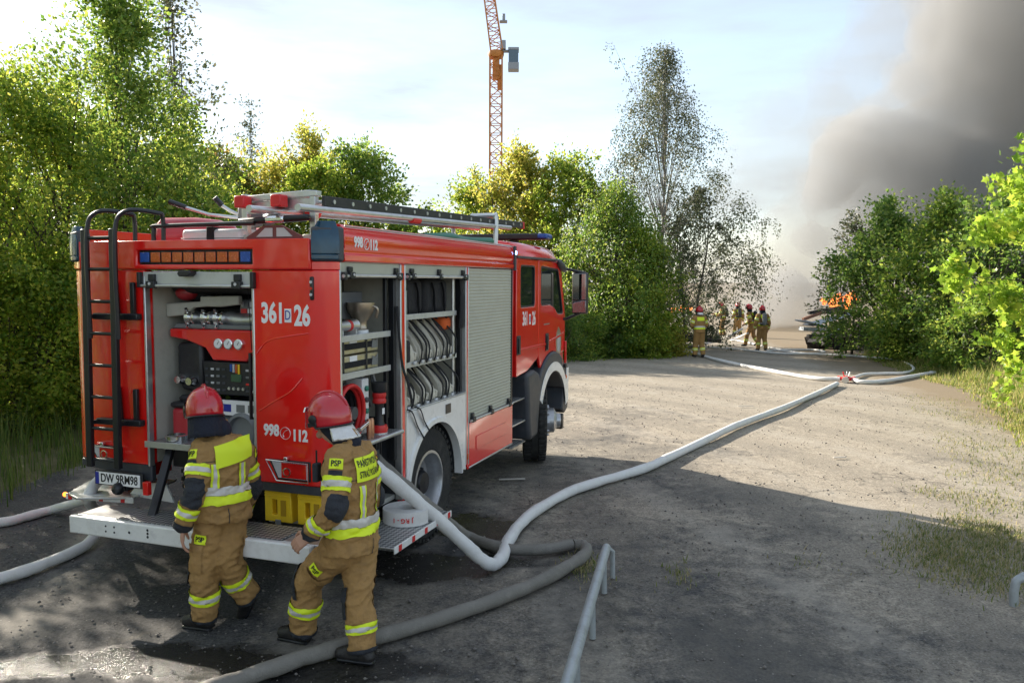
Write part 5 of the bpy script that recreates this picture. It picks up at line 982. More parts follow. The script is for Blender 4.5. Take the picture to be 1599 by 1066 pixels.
tk = tthing('red_tank', (-1.92, 0.25, 2.60), 'red rounded tank lying on the roof beside the ladder hoops', 'tank')
MB().lathe([(0.02, 0), (0.13, 0.01), (0.16, 0.04), (0.165, 0.30), (0.145, 0.50), (0.10, 0.62), (0.05, 0.66)], (0, 0.05, 0.165), (0.85, 0.35, 0), 28).build('shell', TANK, tk)
MB().lathe([(0.115, 0), (0.115, 0.012)], (0, 0.04, 0.165), (-0.85, -0.35, 0), 24).build('end_disc', GREY, tk)
rb = tthing('red_canister', (-1.28, 0.62, 2.60), 'small red canister on the roof behind the pale cases', 'canister')
MB().lathe([(0.02, 0), (0.1, 0.02), (0.11, 0.06), (0.11, 0.3), (0.05, 0.36)], (0, 0, 0.14), (1, 0.2, 0), 20).build('shell', TANK, rb)
for k, x in enumerate((-1.26, -0.97)):
    pc = tthing('equipment_case', (x, 0.12, 2.60), ['pale rigid case strapped on the roof, the one beside the red tank', 'pale rigid case strapped on the roof, the one beside the ladder gantry'][k], 'case', 'pale cases on the roof')
    MB().box(-.135, .135, -.16, .18, 0, .20).build('shell', CASE, pc, 0.03, 3); MB().box(-.137, .137, -.162, .182, .125, .132).build('lid_seam', GREY, pc, 0.002)
tsingle(MB().box(-.03, .03, -.175, .19, 0, .215), 'lashing_strap', STRAP, (-1.115, 0.12, 2.60), 'black strap over the two pale roof cases', 'strap')
tsingle(MB().box(-.30, .30, 0, .9, 0, .17), 'roof_locker', ALUM, (-1.9, 1.2, 2.60), 'low aluminium locker on the roof behind the red tank', 'locker', None, 0.02)
# ---- first bay
GC = 'gear in the first side compartment'
sc_ = tthing('suction_strainer', (-0.20, 0.62, 1.985), 'bronze suction strainer standing on the top shelf of the first compartment', 'strainer', GC)
MB().lathe([(0.05, 0), (0.055, 0.02), (0.05, 0.03), (0.05, 0.08), (0.10, 0.15), (0.115, 0.20), (0.115, 0.23), (0.09, 0.23)], (0, 0, 0.02), (0, 0, 1), 24).build('body', BRASS, sc_)
MB().lathe([(0.06, 0), (0.06, 0.03)], (0, 0, 0), (0, 0, 1), 20).build('foot_ring', WHT, sc_); MB().tube(spline([(0.09, 0, 0.23), (0.14, 0.02, 0.2), (0.12, 0.03, 0.13)], 4), 0.012, 8).build('lug', BRASS, sc_)
nz_ = tthing('foam_branch', (-0.18, 0.13, 2.06), 'silver foam pipe with a red band lying on the top shelf', 'nozzle', GC)
MB().tube([(0, 0, 0), (0, 0.12, 0), (0, 0.30, 0), (0, .36, 0)], [0.055, 0.04, 0.04, 0.05], 18).build('pipe', ALU, nz_); MB().lathe([(0.043, 0), (0.043, 0.035)], (0, 0.24, 0), (0, 1, 0), 18).build('band', REDF, nz_); MB().lathe([(0.07, 0), (0.075, 0.04), (0.05, 0.07)], (0, -.06, 0), (0, 1, 0), 18).build('head', BLK, nz_)
for y in (0.10, 0.30): MB().box(-.05, .05, y - .01, y + .01, -.075, -.03).build('cradle', ALUM, nz_)
dw = tthing('cutting_disc', (-0.16, 0.07, 2.22), 'grey perforated disc hung on the rail of the first compartment', 'disc', GC)
MB().lathe([(0.10, 0), (0.10, 0.03), (0.06, 0.045), (0.02, 0.045)], (0, 0, 0), (1, 0.1, 0), 28).build('disc', mat('worn_grey', (.34, .36, .36), .4, .5), dw); MB().box(-.02, .05, -.02, .08, .10, .13).build('handle', BLK, dw, 0.01)
dw2 = tthing('coiled_hose', (-0.28, 0.22, 2.13), 'dark coiled hose behind the perforated disc', 'hose', GC); 
for k in range(4): MB().tube([(0.015 * k, 0.115 * math.cos(a), 0.125 * math.sin(a)) for a in [2 * PI * i / 26 for i in range(26)]], 0.017, 8, closed=True).build('coil', DGREY, dw2)
tsingle(MB().box(-.12, .12, -.3, .3, 0, .22), 'tool_crate', GREY, (-0.42, 0.52, 2.10), 'grey crate at the back of the top shelf in the first compartment', 'crate', GC)
for k, z in enumerate((1.702, 1.842)):
    bx_ = tthing('foil_box', (-0.10, 0.36, z), ['gold-silver flat box strapped on the middle shelf, the lower of two', 'gold-silver flat box strapped on the middle shelf, the upper of two'][k], 'box', GC)
    MB().box(-.35, .0, -.335, .36, 0.004, .132).build('shell', GOLD, bx_, 0.01)
    MB().box(.001, .006, -.33, .30, .040, .088).build('strap', STRAP, bx_, 0.0)
    for y in (-.19, .16): MB().box(.0052, .010, y - .012, y + .012, .0, .135).build('clip', BLK, bx_, 0.002)
    MB().box(.0015, .003, -.09, .02, .088, .13).build('paper_label', WHT, bx_, 0.0)
    MB().prism([(.24, .03), (.34, .03), (.34, .12), (.30, .09), (.26, .11)], 0, .0052, .010).build('clip', GREY, bx_, 0.002)
hr = tthing('hose_reel', (-0.30, 0.24, 1.40), 'red hose wound on a reel in the lower part of the first compartment', 'hose reel', GC)
for k in range(5): MB().tube([(0.10 + 0.032 * k, (0.19 - .01 * (k % 2)) * math.cos(a), (0.21 - .01 * (k % 2)) * math.sin(a)) for a in [2 * PI * i / 32 for i in range(32)]], 0.018, 8, closed=True).build('hose_turn', REDF if k > 2 else BLK, hr)
MB().lathe([(0.05, 0), (0.05, 0.26), (0.0001, 0.26)], (0, 0, 0), (1, 0, 0), 20).build('drum', DGREY, hr); MB().lathe([(0.155, 0.09), (0.17, 0.095), (0.155, .1)], (0, 0, 0), (1, 0, 0), 28).build('flange', BLK2, hr)
jb = tthing('socket_panel', (-0.16, 0.48, 1.20), 'tall white socket box with green covers in the first compartment', 'socket box', GC)
MB().box(-.08, .08, -.05, .05, 0, .44).build('shell', CASE, jb, 0.01)
for k in range(4): MB().lathe([(0.022, 0), (0.022, 0.015), (0.014, 0.02)], (.08, .0, .09 + k * .09), (1, 0, 0), 12).build('socket_cover', GREENH if k % 2 else DGREY, jb)
fb = tthing('fire_nozzle', (-0.06, 0.66, 1.17), 'red and black fire nozzle standing upright on the tread shelf', 'nozzle', GC)
MB().lathe([(0.065, 0), (0.07, 0.03), (0.06, 0.06)], (0, 0, 0.012), (0, 0, 1), 20).build('coupling', REDF, fb); MB().lathe([(0.05, 0.06), (0.035, 0.10), (0.035, 0.22), (0.042, 0.25)], (0, 0, 0), (0, 0, 1), 20).build('grip', BLK, fb)
MB().lathe([(0.055, 0.251), (0.058, 0.27), (0.05, 0.29), (0.058, 0.31), (0.055, 0.335)], (0, 0, 0), (0, 0, 1), 20).build('red_ring', REDF, fb); MB().lathe([(0.05, 0.336), (0.062, 0.36), (0.066, 0.42), (0.05, 0.42)], (0, 0, 0), (0, 0, 1), 20).build('nozzle_head', BLK, fb); MB().lathe([(0.068, 0), (0.068, 0.012)], (0, 0, 0), (0, 0, 1), 20).build('base_ring', ALU, fb); MB().box(.0365, .038, -.02, .02, .16, .21).build('tag', WHT, fb)
br = tthing('brass_adaptor', (-0.02, 0.44, 1.17), 'copper coloured coupling standing at the edge of the tread shelf', 'coupling', GC)
for y in (-.022, .022): MB().lathe([(0.018, 0), (0.02, 0.03), (0.02, 0.14), (0.014, 0.16)], (0, y, 0), (0, 0, 1), 12).build('tube', mat('copper', (.45, .24, .15), .3, .8) if y < 0 else bpy.data.materials['copper'], br)
MB().lathe([(0.02, 0), (0.02, 0.2)], (0, -.05, .13), (0.2, -1, -.1), 12).build('pipe_end', CHR, br)
for k in range(3):
    tsingle(MB().tube(spline([(0, 0, 0.35), (0.04, .06, .12), (.02, .15, .02), (-.06, .19, .12), (-.08, .16, .4)], 5), 0.013, 8), 'cable_loop', [GREENH, GREY, GREY][k], (-0.30 + .06 * k, 0.62 + .03 * k, 1.25 + .1 * k), ['green cable loop hanging behind the fire nozzle', 'grey cable loop hanging above the green one', 'grey cable loop highest at the compartment side wall'][k], 'cable', GC, 0)
tsingle(MB().tube(spline([(-.02, 0, .5), (0, 0, .25), (.02, .02, 0), (.03, .10, -.16), (.05, .15, -.36)], 6), 0.020, 8, sq=0.3), 'pull_strap', STRAP, (0.0, 0.90, 1.70), 'black strap hanging over the post between the two open compartments', 'strap', None, 0)
# ---- second bay: bags above, breathing sets below
GBA = 'breathing sets in the second side compartment'
for k, y in enumerate((1.36, 1.92)):
    bg = tthing('equipment_bag', (-0.22, y, 2.106), ['black bag with straps on the top shelf next to the clear box', 'black bag with straps on the top shelf next to the shutter'][k], 'bag', 'black bags on the top shelf')
    MB().box(-.25, .10, -.26, .26, 0, .325).build('body', BAG, bg, 0.06, 3)
    for q in (-.12, .10): MB().tube(spline([(.11, q - .03, .29), (.12, q, .2), (.115, q + .02, .08), (.13, q + .02, -.04), (.12, q + .07, -.05)], 5), 0.014, 6, sq=0.35).build('strap', STRAP, bg)
PLATE = mat('beige_plastic', (0.58, 0.55, 0.46), 0.5, var=0.1, dirt=(0.36, 0.34, 0.28), dirt_amt=0.4)
def ba_set(y, z, h, tilt, k, row):
    t = tthing('breathing_set', (-0.20, y, z), row + ', ' + ['first', 'second', 'third', 'fourth', 'fifth', 'sixth'][k] + ' from the clear box' if row[0] == 'b' else row + ', ' + ['first', 'second', 'third', 'fourth', 'fifth', 'sixth'][k] + ' from the strap post', 'breathing set', GBA)
    P = [(0.13, 0.0), (0.145, .10 * h), (0.12, .35 * h), (0.05, .62 * h), (-0.02, .85 * h), (-.05, h), (-.09, h), (-.06, .8 * h), (0.0, .55 * h), (0.06, .3 * h), (0.08, 0)]
    w = MB().prism(P, 1, -.042, .042); w.build('backplate', PLATE, t, 0.012)
    MB().prism([(0.02, 0.02), (.142, 0.02), (.150, .22 * h), (.10, .30 * h), (0.02, .28 * h)], 1, .0425, .070).build('pocket', PLATE, t, 0.008)
    if row[0] == 'b': MB().lathe([(0.01, 0), (0.055, .03), (0.065, .09), (0.065, .30), (0.03, .34)], (-.06, 0.05, 0.01), (0.0, 0, 1), 16).build('cylinder', ALU, t)
    for s in ((0, 1) if k % 3 == 1 else (1,)):
        q = spline([(.0 - .03 * s, .02 + .03 * s, h * 1.02), (.09, .0 + .05 * s + tilt * .3, h * .75), (.16, .02 + .06 * s + tilt, h * .42), (.165, .06 * s + tilt * 1.3, h * .12), (.16, .02 + tilt * 1.4, -.01)], 5)
        MB().tube(q, 0.021, 6, sq=0.3).build('strap', STRAP, t)
    MB().box(.15, .17, -.02, .03, -.012, .016).build('buckle', CLEARL, t, 0.004)
for k in range(6): ba_set(1.27 + k * 0.155, 1.686, 0.39, 0.05, k, 'beige breathing set on the middle shelf')
for k in range(6): ba_set(1.14 + k * 0.19, 1.30, 0.36, 0.06 if k % 2 else 0.02, k, 'strapped breathing set with bottle on the floor of the compartment')
for k, (y, z, h) in enumerate(((1.10, 2.107, .22), (1.12, 1.93, .16))):
    cb2 = tthing('clear_box', (-0.15, y, z), ['clear plastic box on the top shelf beside the black bag', 'clear plastic box hanging under the top shelf'][k], 'box', 'clear plastic boxes')
    MB().box(-.2, .09, -.06, .07, 0, .006).box(.082, .09, -.06, .07, .0062, h).box(-.2, .0818, .064, .07, .0062, h).box(-.2, .0818, -.06, -.054, .0062, h).build('tray', CLRP, cb2, 0.002)
    MB().box(-.15, .06, -.04, .05, .008, h * .5).build('contents', WHT if k else GREY, cb2, 0.02)
tsingle(MB().box(-.1, .1, -.06, .06, 0, .2), 'black_pouch', BAG, (-0.12, 1.11, 1.70), 'black pouch on the middle shelf beside the breathing sets', 'pouch', None, 0.03)
tsingle(MB().box(-.12, .08, -.10, .10, 0, .13), 'orange_pouch', ORG, (-0.18, 2.13, 1.93), 'orange red pouch hanging at the shutter end of the shelf', 'pouch', None, 0.04)
tsingle(MB().tube(spline([(0, 0, .5), (.01, .02, .3), (0.015, .0, .1), (.0, .01, 0)], 5), [.03] * 5 + [.045] * 6 + [.05] * 5, 10, sq=.5), 'black_cloth', BAG, (-0.03, 2.27, 1.95), 'black cloth hanging at the edge of the second compartment', 'cloth', None, 0)
for k, (a, b) in enumerate((((1.06, 1.31), (1.30, 1.02)), ((1.22, 1.31), (1.42, 1.06)))):
    tsingle(MB().tube(spline([(-.02, 0, .0), (.03, .02, -.03), (.02, (b[0] - a[0]) * .6, (b[1] - a[1]) * .6), (.035, b[0] - a[0], b[1] - a[1])], 6), 0.014, 6, sq=.4), 'loose_strap', STRAP, (0.0, a[0], a[1]), ['black strap dangling over the white arch panel, nearer the red post', 'black strap dangling over the white arch panel, nearer the fuel flap'][k], 'strap', 'straps over the wheel arch', 0)
# ---- pump bay loose things
cn = tthing('red_canister', (-1.52, 0.14, 1.13), 'red canister with black cap on the pump bay floor', 'canister')
MB().box(-.10, .08, -.09, .1, 0, .25).build('body', TANK, cn, 0.03, 3); MB().box(-.11, .09, -.10, .11, .2505, .30).build('cap', BLK, cn, 0.03); MB().lathe([(0.05, 0), (0.06, .03), (.04, .05)], (-.01, -.01, .30), (0, 0, 1), 14).build('filler', BLK, cn)
gb = tthing('green_mesh_bag', (-1.54, 0.45, 1.45), 'green leafy mesh behind the red canister in the pump bay', 'mesh')
V_, T_ = leaves(rng.normal(0, 1, (260, 3)) * np.array([.07, .05, .06]), rng.normal(0, 1, (260, 3)), 0.05); np_mesh('mesh_leaf', V_, T_, LEAF['mid'] if 'LEAF' in globals() else RED, gb)
bn = tthing('black_helmet', (-1.52, 0.3, 2.30), 'dark rounded cover under the ceiling of the pump bay', 'cover'); MB().ell((0, 0, 0), (.14, .1, .08)).build('shell', BAG, bn)
rdn = tthing('red_bag', (-1.58, 0.3, 2.36), 'red bag tucked under the pump bay ceiling', 'bag'); MB().ell((0.02, -.1, -.05), (.10, .09, .07)).build('body', TANK, rdn)
tsingle(MB().lathe([(0.085, 0), (0.085, .05), (.07, .055), (.07, .02), (0.0001, .02)], (0, 0, 0), (0, 0, 1), 24), 'blank_cap', CHR, (-1.50, -0.03, 1.13), 'silver round coupling cap lying on the tread plate of the pump bay', 'cap', None, 0)
# ---- wheel chocks under the rear
for k, x in enumerate((-0.53, -0.24)):
    ck = tthing('wheel_chock', (x, -0.02, 0.59), ['yellow wheel chock under the right tail light, the one nearer the pump bay', 'yellow wheel chock under the right tail light, the one nearer the corner'][k], 'wheel chock', 'yellow wheel chocks')
    MB().plate([(-.115, .235), (.115, .235), (.125, 0), (-.115, 0)], [(-.05, .17), (-.005, .17), (-.005, .05), (-.05, .05)], 1, -.05, .16).build('body', YEL, ck, 0.006)
    MB().box(.03, .075, -.056, -.051, .05, .17).build('recess_shade', mat('shade_yellow', (.42, .25, .01), .5) if k == 0 else bpy.data.materials['shade_yellow'], ck)  # raised slab; its darker yellow paints the shade of a recess
    MB().box(-.06, .0, .0, .02, .05, .17).build('recess_shade', bpy.data.materials['shade_yellow'], ck)  # same shade colour painted at the back of the slot
    for z in (.195, .215): MB().box(-.112, .112, -.056, -.051, z, z + .008).build('rib', YEL, ck, 0.001)
    MB().box(-.02, .03, -.06, -.05, -.03, .02).build('latch', GREY, ck, 0.004)
# ---- rolled hose on the fold-down step
HW = mat('hose_white', (0.66, 0.655, 0.64), 0.6, var=0.06, scale=5, bump=0.25, bscale=140, dirt=(0.42, 0.40, 0.36), dirt_amt=0.35)
HG = mat('hose_grey', (0.17, 0.16, 0.14), 0.75, var=0.25, scale=4, bump=0.35, bscale=90, dirt=(0.26, 0.245, 0.215), dirt_amt=0.7)
rh = tthing('rolled_hose', (0.20, 0.62, 0.482), 'flat white hose rolled up on the fold-down side step', 'hose')
sp_ = []; turns = 9; n = 24 * turns
prev = [((0.065 + 0.118 * k / n) * math.cos(2 * PI * k / 24), (0.065 + 0.118 * k / n) * math.sin(2 * PI * k / 24)) for k in range(n + 1)]
V = []; 
for x, y in prev:
    l = math.hypot(x, y); q = 0.0105 / l
    V += [(x, y, 0.002), (x + x * q, y + y * q, 0.002), (x + x * q, y + y * q, 0.112), (x, y, 0.112)]
Fs = [(4 * i + a, 4 * i + (a + 1) % 4, 4 * i + 4 + (a + 1) % 4, 4 * i + 4 + a) for i in range(n) for a in range(4)]
MB().add(V, Fs).build('coil', HW, rh, 0, angle=50)
B_ = math.atan2(-1, 0.35)
for i, ch in enumerate('JRG-1'):          # upside down on the roll, as it lies
    a = B_ + 0.50 - i * 0.19 - 0.12; r_ = 0.1955; c_ = Vector((r_ * math.cos(a), r_ * math.sin(a), 0.055)); tang = Vector((-math.sin(a), math.cos(a), 0))
    lettering(ch, 0.05, REDF, rh, basis(c_, -tang, (0, 0, -1)), bold=0.001, depth=0.001)
# ------------------------------------------------------------------ hoses
def hose(name, pts, r, m, label, group='hoses on the lot', sq=1.0, n=7):
    P = spline(pts, n); R_ = random.Random(len(label)); rs = [r * (1 + .05 * math.sin(i * .9 + len(label)) + R_.uniform(-.03, .03)) for i in range(len(P))]; rad = r; r = rs
    P = [p + Vector((R_.uniform(-.006, .006), R_.uniform(-.006, .006), 0)) for p in P]
    o = MB().tube(P, r, 14, sq=sq).build(name, m)
    for k in ([len(P) - 3] if name == 'attack_hose' else []):
        d = (P[k + 1] - P[k - 1]).normalized(); MB().lathe([(rad * 1.02, -.06), (rad * 1.25, -.055), (rad * 1.25, -.015), (rad * 1.1, -.01), (rad * 1.1, .01), (rad * 1.25, .015), (rad * 1.25, .055), (rad * 1.02, .06)], P[k], d, 16).build('coupling', ALU, o)
    return tag(o, label, 'hose', group)
def G(u, v, r): q = on_ground(u, v, r); return q
R1_ = 0.055
hose('supply_hose', [at_depth(520, 690, 6.35), at_depth(560, 707, 6.25), at_depth(615, 752, 6.30), at_depth(690, 815, 6.50), at_depth(735, 858, 6.60), on_ground(765, 880, R1_), on_ground(783, 872, R1_), on_ground(795, 842, R1_), on_ground(830, 802, R1_), on_ground(900, 763, R1_), on_ground(1000, 733, R1_), on_ground(1040, 716, R1_), on_ground(1100, 688, R1_), on_ground(1150, 664, R1_), on_ground(1215, 640, R1_), on_ground(1270, 617, R1_), on_ground(1308, 599, R1_)], R1_, HW, 'thick white hose from the pump across the lot to the red divider')
hose('suction_line', [at_depth(560, 690, 6.75), at_depth(600, 728, 6.7), at_depth(650, 772, 6.75), at_depth(690, 806, 6.9), on_ground(730, 836, .05), on_ground(790, 856, .05), on_ground(850, 857, .05), on_ground(893, 850, .05)], 0.05, HG, 'grey hose running under the white hose from the engine to the bend')
hose('suction_line', [on_ground(896, 850, .05), on_ground(912, 852, .05), on_ground(916, 860, .05), on_ground(900, 876, .05), on_ground(845, 906, .05), on_ground(770, 937, .05), on_ground(680, 968, .05), on_ground(590, 993, .05), on_ground(500, 1018, .05), on_ground(400, 1051, .05), on_ground(290, 1090, .05), on_ground(120, 1160, .05)], 0.052, HG, 'grey hose from the bend past the boots of the walking firefighters')
hose('side_hose', [TM @ Vector((-2.46, 0.1, 0.70)), TM @ Vector((-2.50, 0.02, 0.56)), at_depth(152, 800, 7.55), at_depth(152, 828, 7.3), on_ground(130, 853, .045), on_ground(70, 880, .045), on_ground(0, 903, .045), on_ground(-160, 950, .045)], 0.048, HW, 'white hose dropping from the left side step and curving away', n=6)
hose('side_hose', [TM @ Vector((-2.8, 0.55, 0.50)), on_ground(135, 780, .3), on_ground(90, 793, .06), on_ground(45, 805, .045), on_ground(0, 815, .045), on_ground(-120, 820, .045)], 0.045, HW, 'white hose lying along the grass behind the side step')
dv = on_ground(1322, 596, 0)
R2 = 0.042
hose('attack_hose', [Vector((dv.x - .12, dv.y + .1, dv.z + .06)), on_ground(1270, 590, R2), on_ground(1200, 578, R2), on_ground(1130, 564, R2), on_ground(1085, 552, R2), on_ground(1050, 545, R2), on_ground(1026, 537, R2)], 0.055, HW, 'white hose from the divider past the watching firefighter to the bushes')
hose('attack_hose', [Vector((dv.x + .15, dv.y + .15, dv.z + .06)), on_ground(1338, 588, R2), on_ground(1352, 584, R2), on_ground(1380, 583, R2), on_ground(1412, 582, R2), on_ground(1427, 577, R2), on_ground(1420, 569, R2), on_ground(1400, 563, R2), on_ground(1350, 557, R2), on_ground(1280, 553, R2), on_ground(1210, 551, R2), on_ground(1150, 545, R2), on_ground(1105, 542, R2), on_ground(1072, 540, R2), on_ground(1068, 537, R2), on_ground(1090, 537, R2), on_ground(1120, 533, R2), at_depth(1140, 524, 33), at_depth(1160, 513, 33)], R2, HW, 'thin white hose looping from the divider round to the hose crew')
hose('attack_hose', [Vector((dv.x + .18, dv.y - .02, dv.z + .06)), on_ground(1345, 596, R2), on_ground(1370, 596, R2), on_ground(1400, 592, R2), on_ground(1440, 585, R2), on_ground(1460, 582, R2)], 0.055, HW, 'white hose from the divider running into the verge grass')
hose('attack_hose', [on_ground(1198, 548, .03), on_ground(1215, 547, R2), on_ground(1260, 552, R2), on_ground(1288, 550, R2), on_ground(1270, 546, R2), on_ground(1215, 545, R2), on_ground(1160, 533, R2), on_ground(1142, 531, R2), on_ground(1150, 528, R2), at_depth(1168, 520, 34)], R2, HW, 'thin white hose in a small loop behind the walking crew')
dvd = empty('hose_divider', dv, 0.6, 'red three-way hose divider joining the hoses on the lot', 'divider')
MB().ell((0, 0, .09), (.11, .10, .07)).build('body', REDF, dvd)
for a, l, r_ in ((3.6, .2, .07), (0.5, .18, .05), (1.7, .18, .05), (-.5, .18, .05)):
    MB().lathe([(r_, .05), (r_, l), (r_ + .015, l), (r_ + .015, l + .05)], (0, 0, .08), (math.cos(a), math.sin(a), -.05), 14).build('coupling', REDF if r_ < .06 else ALU, dvd)
for a in (0.5, 1.7, -.5): MB().obox((.06 * math.cos(a), .06 * math.sin(a), .14), (.1 * math.cos(a), .1 * math.sin(a), .26), .02, .03).build('valve_lever', [ALU, REDF, ALU][int(a) % 3], dvd, .004)
# ------------------------------------------------------------------ pipe railing
GALV = mat('galvanised_pipe', (0.36, 0.39, 0.40), 0.5, 0.35, var=0.15, dirt=(0.20, 0.20, 0.19), dirt_amt=0.5, bump=0.15, bscale=60)
A_, B2 = on_ground(948, 853, .27), on_ground(873, 1110, .27)
rl_ = empty('pipe_railing', (A_.x, A_.y, 0), 0, 'low galvanised pipe railing in front of the paved ramp', 'railing')
d_ = B2 - A_; dn = d_.normalized(); O_ = Vector((A_.x, A_.y, 0))
MB().tube([A_ - O_ + dn * t for t in (0, .02, .06, 1, 2, 3.4)], [0.026, .034, .036, .036, .036, .036], 14).build('top_pipe', GALV, rl_)
for t in (0.30, 1.12, 1.95, 2.8):
    q = A_ - O_ + dn * t; MB().cyl((q.x + .012, q.y, 0.0), (q.x + .006, q.y, .25), .022, None, 12).build('post', GALV, rl_)
MB().tube([(0.0, 0.0, .265), (.05, .03, .22), (.055, .03, 0)], .022, 10).build('end_post', GALV, rl_)
q = on_ground(1590, 898, .22); rr_ = empty('pipe_railing', (q.x, q.y, 0), 0, 'end of a bent pipe railing in the grass at the edge of the ramp', 'railing')
MB().tube(spline([(-.02, 0.0, -0.02), (-.02, 0, .12), (0.03, 0, .2), (.3, -.01, .22), (2.2, -.1, .23)], 6), .032, 12).build('pipe', GALV, rr_)
for x in (1.0, 1.9): MB().cyl((x, -.05, 0), (x, -.05, .21), .022, None, 10).build('post', GALV, rr_)
# stones, litter
for k, (u, v, s_, lab) in enumerate(((1165, 634, .16, 'pale stick lying on the sunlit gravel'), (1312, 714, .09, 'short twig on the sunlit gravel'), (800, 748, .16, 'pale scrap of wood lying on the ground beside the front wheel'))):
    q = on_ground(u, v, .01); tag_o = MB().obox((-s_, 0, 0), (s_, .03, 0), .03, .014).build('wood_scrap', mat('pale_wood', (.5, .46, .4), .8) if k == 0 else bpy.data.materials['pale_wood'], None, .003); tag_o.location = q; tag(tag_o, lab, 'wood scrap')
# ------------------------------------------------------------------ firefighters
from mathutils.bvhtree import BVHTree
from mathutils import noise as mnoise
KHAKI = mat('turnout_cloth', (0.34, 0.195, 0.066), 0.85, var=0.16, scale=10, bump=0.9, bscale=17, dirt=(0.15, 0.095, 0.045), dirt_amt=0.4)
NEON = mat('neon_yellow_tape', (0.72, 0.86, 0.02), 0.6, var=0.06, emit=(0.6, 0.8, 0.0), estr=0.0)
SILV = mat('silver_tape', (0.60, 0.58, 0.54), 0.4, 0.1, var=0.12, dirt=(0.42, 0.36, 0.30), dirt_amt=0.5)
PATCH = mat('black_patch', (0.022, 0.025, 0.032), 0.8, var=0.3, bump=0.4, bscale=90)
BOOT = mat('black_leather', (0.014, 0.013, 0.013), 0.5, var=0.4, bump=0.3, bscale=40, dirt=(0.07, 0.06, 0.05), dirt_amt=0.5)
SKIN = mat('skin', (0.46, 0.25, 0.17), 0.55, var=0.1, scale=20)
HELM = mat('red_helmet', (0.50, 0.010, 0.022), 0.2, var=0.12, scale=4, coat=0.8, dirt=(0.16, 0.02, 0.02), dirt_amt=0.35)
NAVYC = mat('navy_cloth', (0.012, 0.015, 0.028), 0.9, var=0.3, bump=0.5, bscale=60)
FOIL = mat('aluminised_cloth', (0.66, 0.65, 0.63), 0.35, 0.55, var=0.15, bump=0.5, bscale=25)
VISOR = mat('dark_visor', (0.012, 0.013, 0.018), 0.08, spec=0.8)
def cap(o, p0, p1, r0, r1, n=14, sq=1.0):
    p0, p1 = Vector(p0), Vector(p1); d = (p1 - p0); L_ = d.length; d = d / max(L_, 1e-6); P, R_ = [], []
    for a in (80, 60, 35, 10): P.append(p0 - d * (r0 * math.sin(math.radians(a)))); R_.append(r0 * math.cos(math.radians(a)))
    for t in (0.0, .25, .5, .75, 1.0): P.append(p0 + d * (L_ * t)); R_.append(r0 + (r1 - r0) * t)
    for a in (10, 35, 60, 80): P.append(p1 + d * (r1 * math.sin(math.radians(a)))); R_.append(r1 * math.cos(math.radians(a)))
    return o.tube(P, R_, n, sq=sq)
def chain(o, pts, rs, n=14):
    for i in range(len(pts) - 1): cap(o, pts[i], pts[i + 1], rs[i], rs[i + 1], n)
def loft(o, rings, lat, fw, n=24, ex=2.4):
    V = []
    for c, a, b in rings:
        for k in range(n):
            t = 2 * PI * k / n; ct, st = math.cos(t), math.sin(t)
            V.append(Vector(c) + lat * (a * math.copysign(abs(ct) ** (2 / ex), ct)) + fw * (b * math.copysign(abs(st) ** (2 / ex), st)))
    m = len(rings)
    o.add(V, [(i * n + k, i * n + (k + 1) % n, (i + 1) * n + (k + 1) % n, (i + 1) * n + k) for i in range(m - 1) for k in range(n)] + [tuple(range(n))[::-1], tuple(range((m - 1) * n, m * n))])
def fuse(o, voxel, smooth=6, wr=0.0, wf=9.0, seed=0.0):
    me = o.mesh('f'); ob = bpy.data.objects.new('f', me); col.objects.link(ob)
    r_ = ob.modifiers.new('r', 'REMESH'); r_.mode = 'VOXEL'; r_.voxel_size = voxel
    if smooth: s_ = ob.modifiers.new('s', 'SMOOTH'); s_.iterations = smooth; s_.factor = 0.5
    out = bpy.data.meshes.new_from_object(ob.evaluated_get(bpy.context.evaluated_depsgraph_get())); bpy.data.objects.remove(ob); bpy.data.meshes.remove(me)
    if wr > 0:
        n = len(out.vertices); co = np.empty(n * 3, np.float32); no = np.empty(n * 3, np.float32); out.vertices.foreach_get('co', co); out.vertex_normals.foreach_get('vector', no)
        co = co.reshape(-1, 3); no = no.reshape(-1, 3)
        d = np.array([mnoise.noise(Vector((p[0] * wf + seed, p[1] * wf, p[2] * wf * 1.3))) + 0.9 * (.6 - 2 * abs(mnoise.noise(Vector((p[0] * wf * .9 + p[2] * 3, p[1] * wf * .9 + seed, p[2] * wf * 2.2 - p[0] * 7))))) + .45 * (.5 - 2 * abs(mnoise.noise(Vector((p[0] * wf * 2.4, p[1] * wf * 2.4 + seed, p[2] * wf * 3.4 + p[1] * 8))))) for p in co.tolist()], np.float32)
        out.vertices.foreach_set('co', (co + no * (d * wr)[:, None]).ravel()); out.update()
    out.shade_smooth(); return out
def put(me, name, m, parent):
    me.materials.clear(); me.materials.append(m); me.name = name; return link(bpy.data.objects.new(name, me), parent)
def band(me, planes, off, name, m, parent):
    """the part of a garment between planes (point, normal pointing into the kept side), lifted off the cloth"""
    bm = bmesh.new(); bm.from_mesh(me)
    for p, nrm in planes: bmesh.ops.bisect_plane(bm, geom=bm.verts[:] + bm.edges[:] + bm.faces[:], plane_co=p, plane_no=nrm, clear_inner=True)
    if not bm.faces: bm.free(); return None
    bm.normal_update(); nn = {v: v.normal.copy() for v in bm.verts}
    for v in bm.verts: v.co += nn[v] * off
    out = bpy.data.meshes.new(name); bm.to_mesh(out); bm.free(); out.shade_smooth(); return put(out, name, m, parent)
def limb_band(me, a, b, t0, t1, off, name, m, parent, extra=()):
    a, b = Vector(a), Vector(b); d = (b - a)
    return band(me, [(a + d * t0, d.normalized()), (a + d * t1, -d.normalized())] + list(extra), off, name, m, parent)
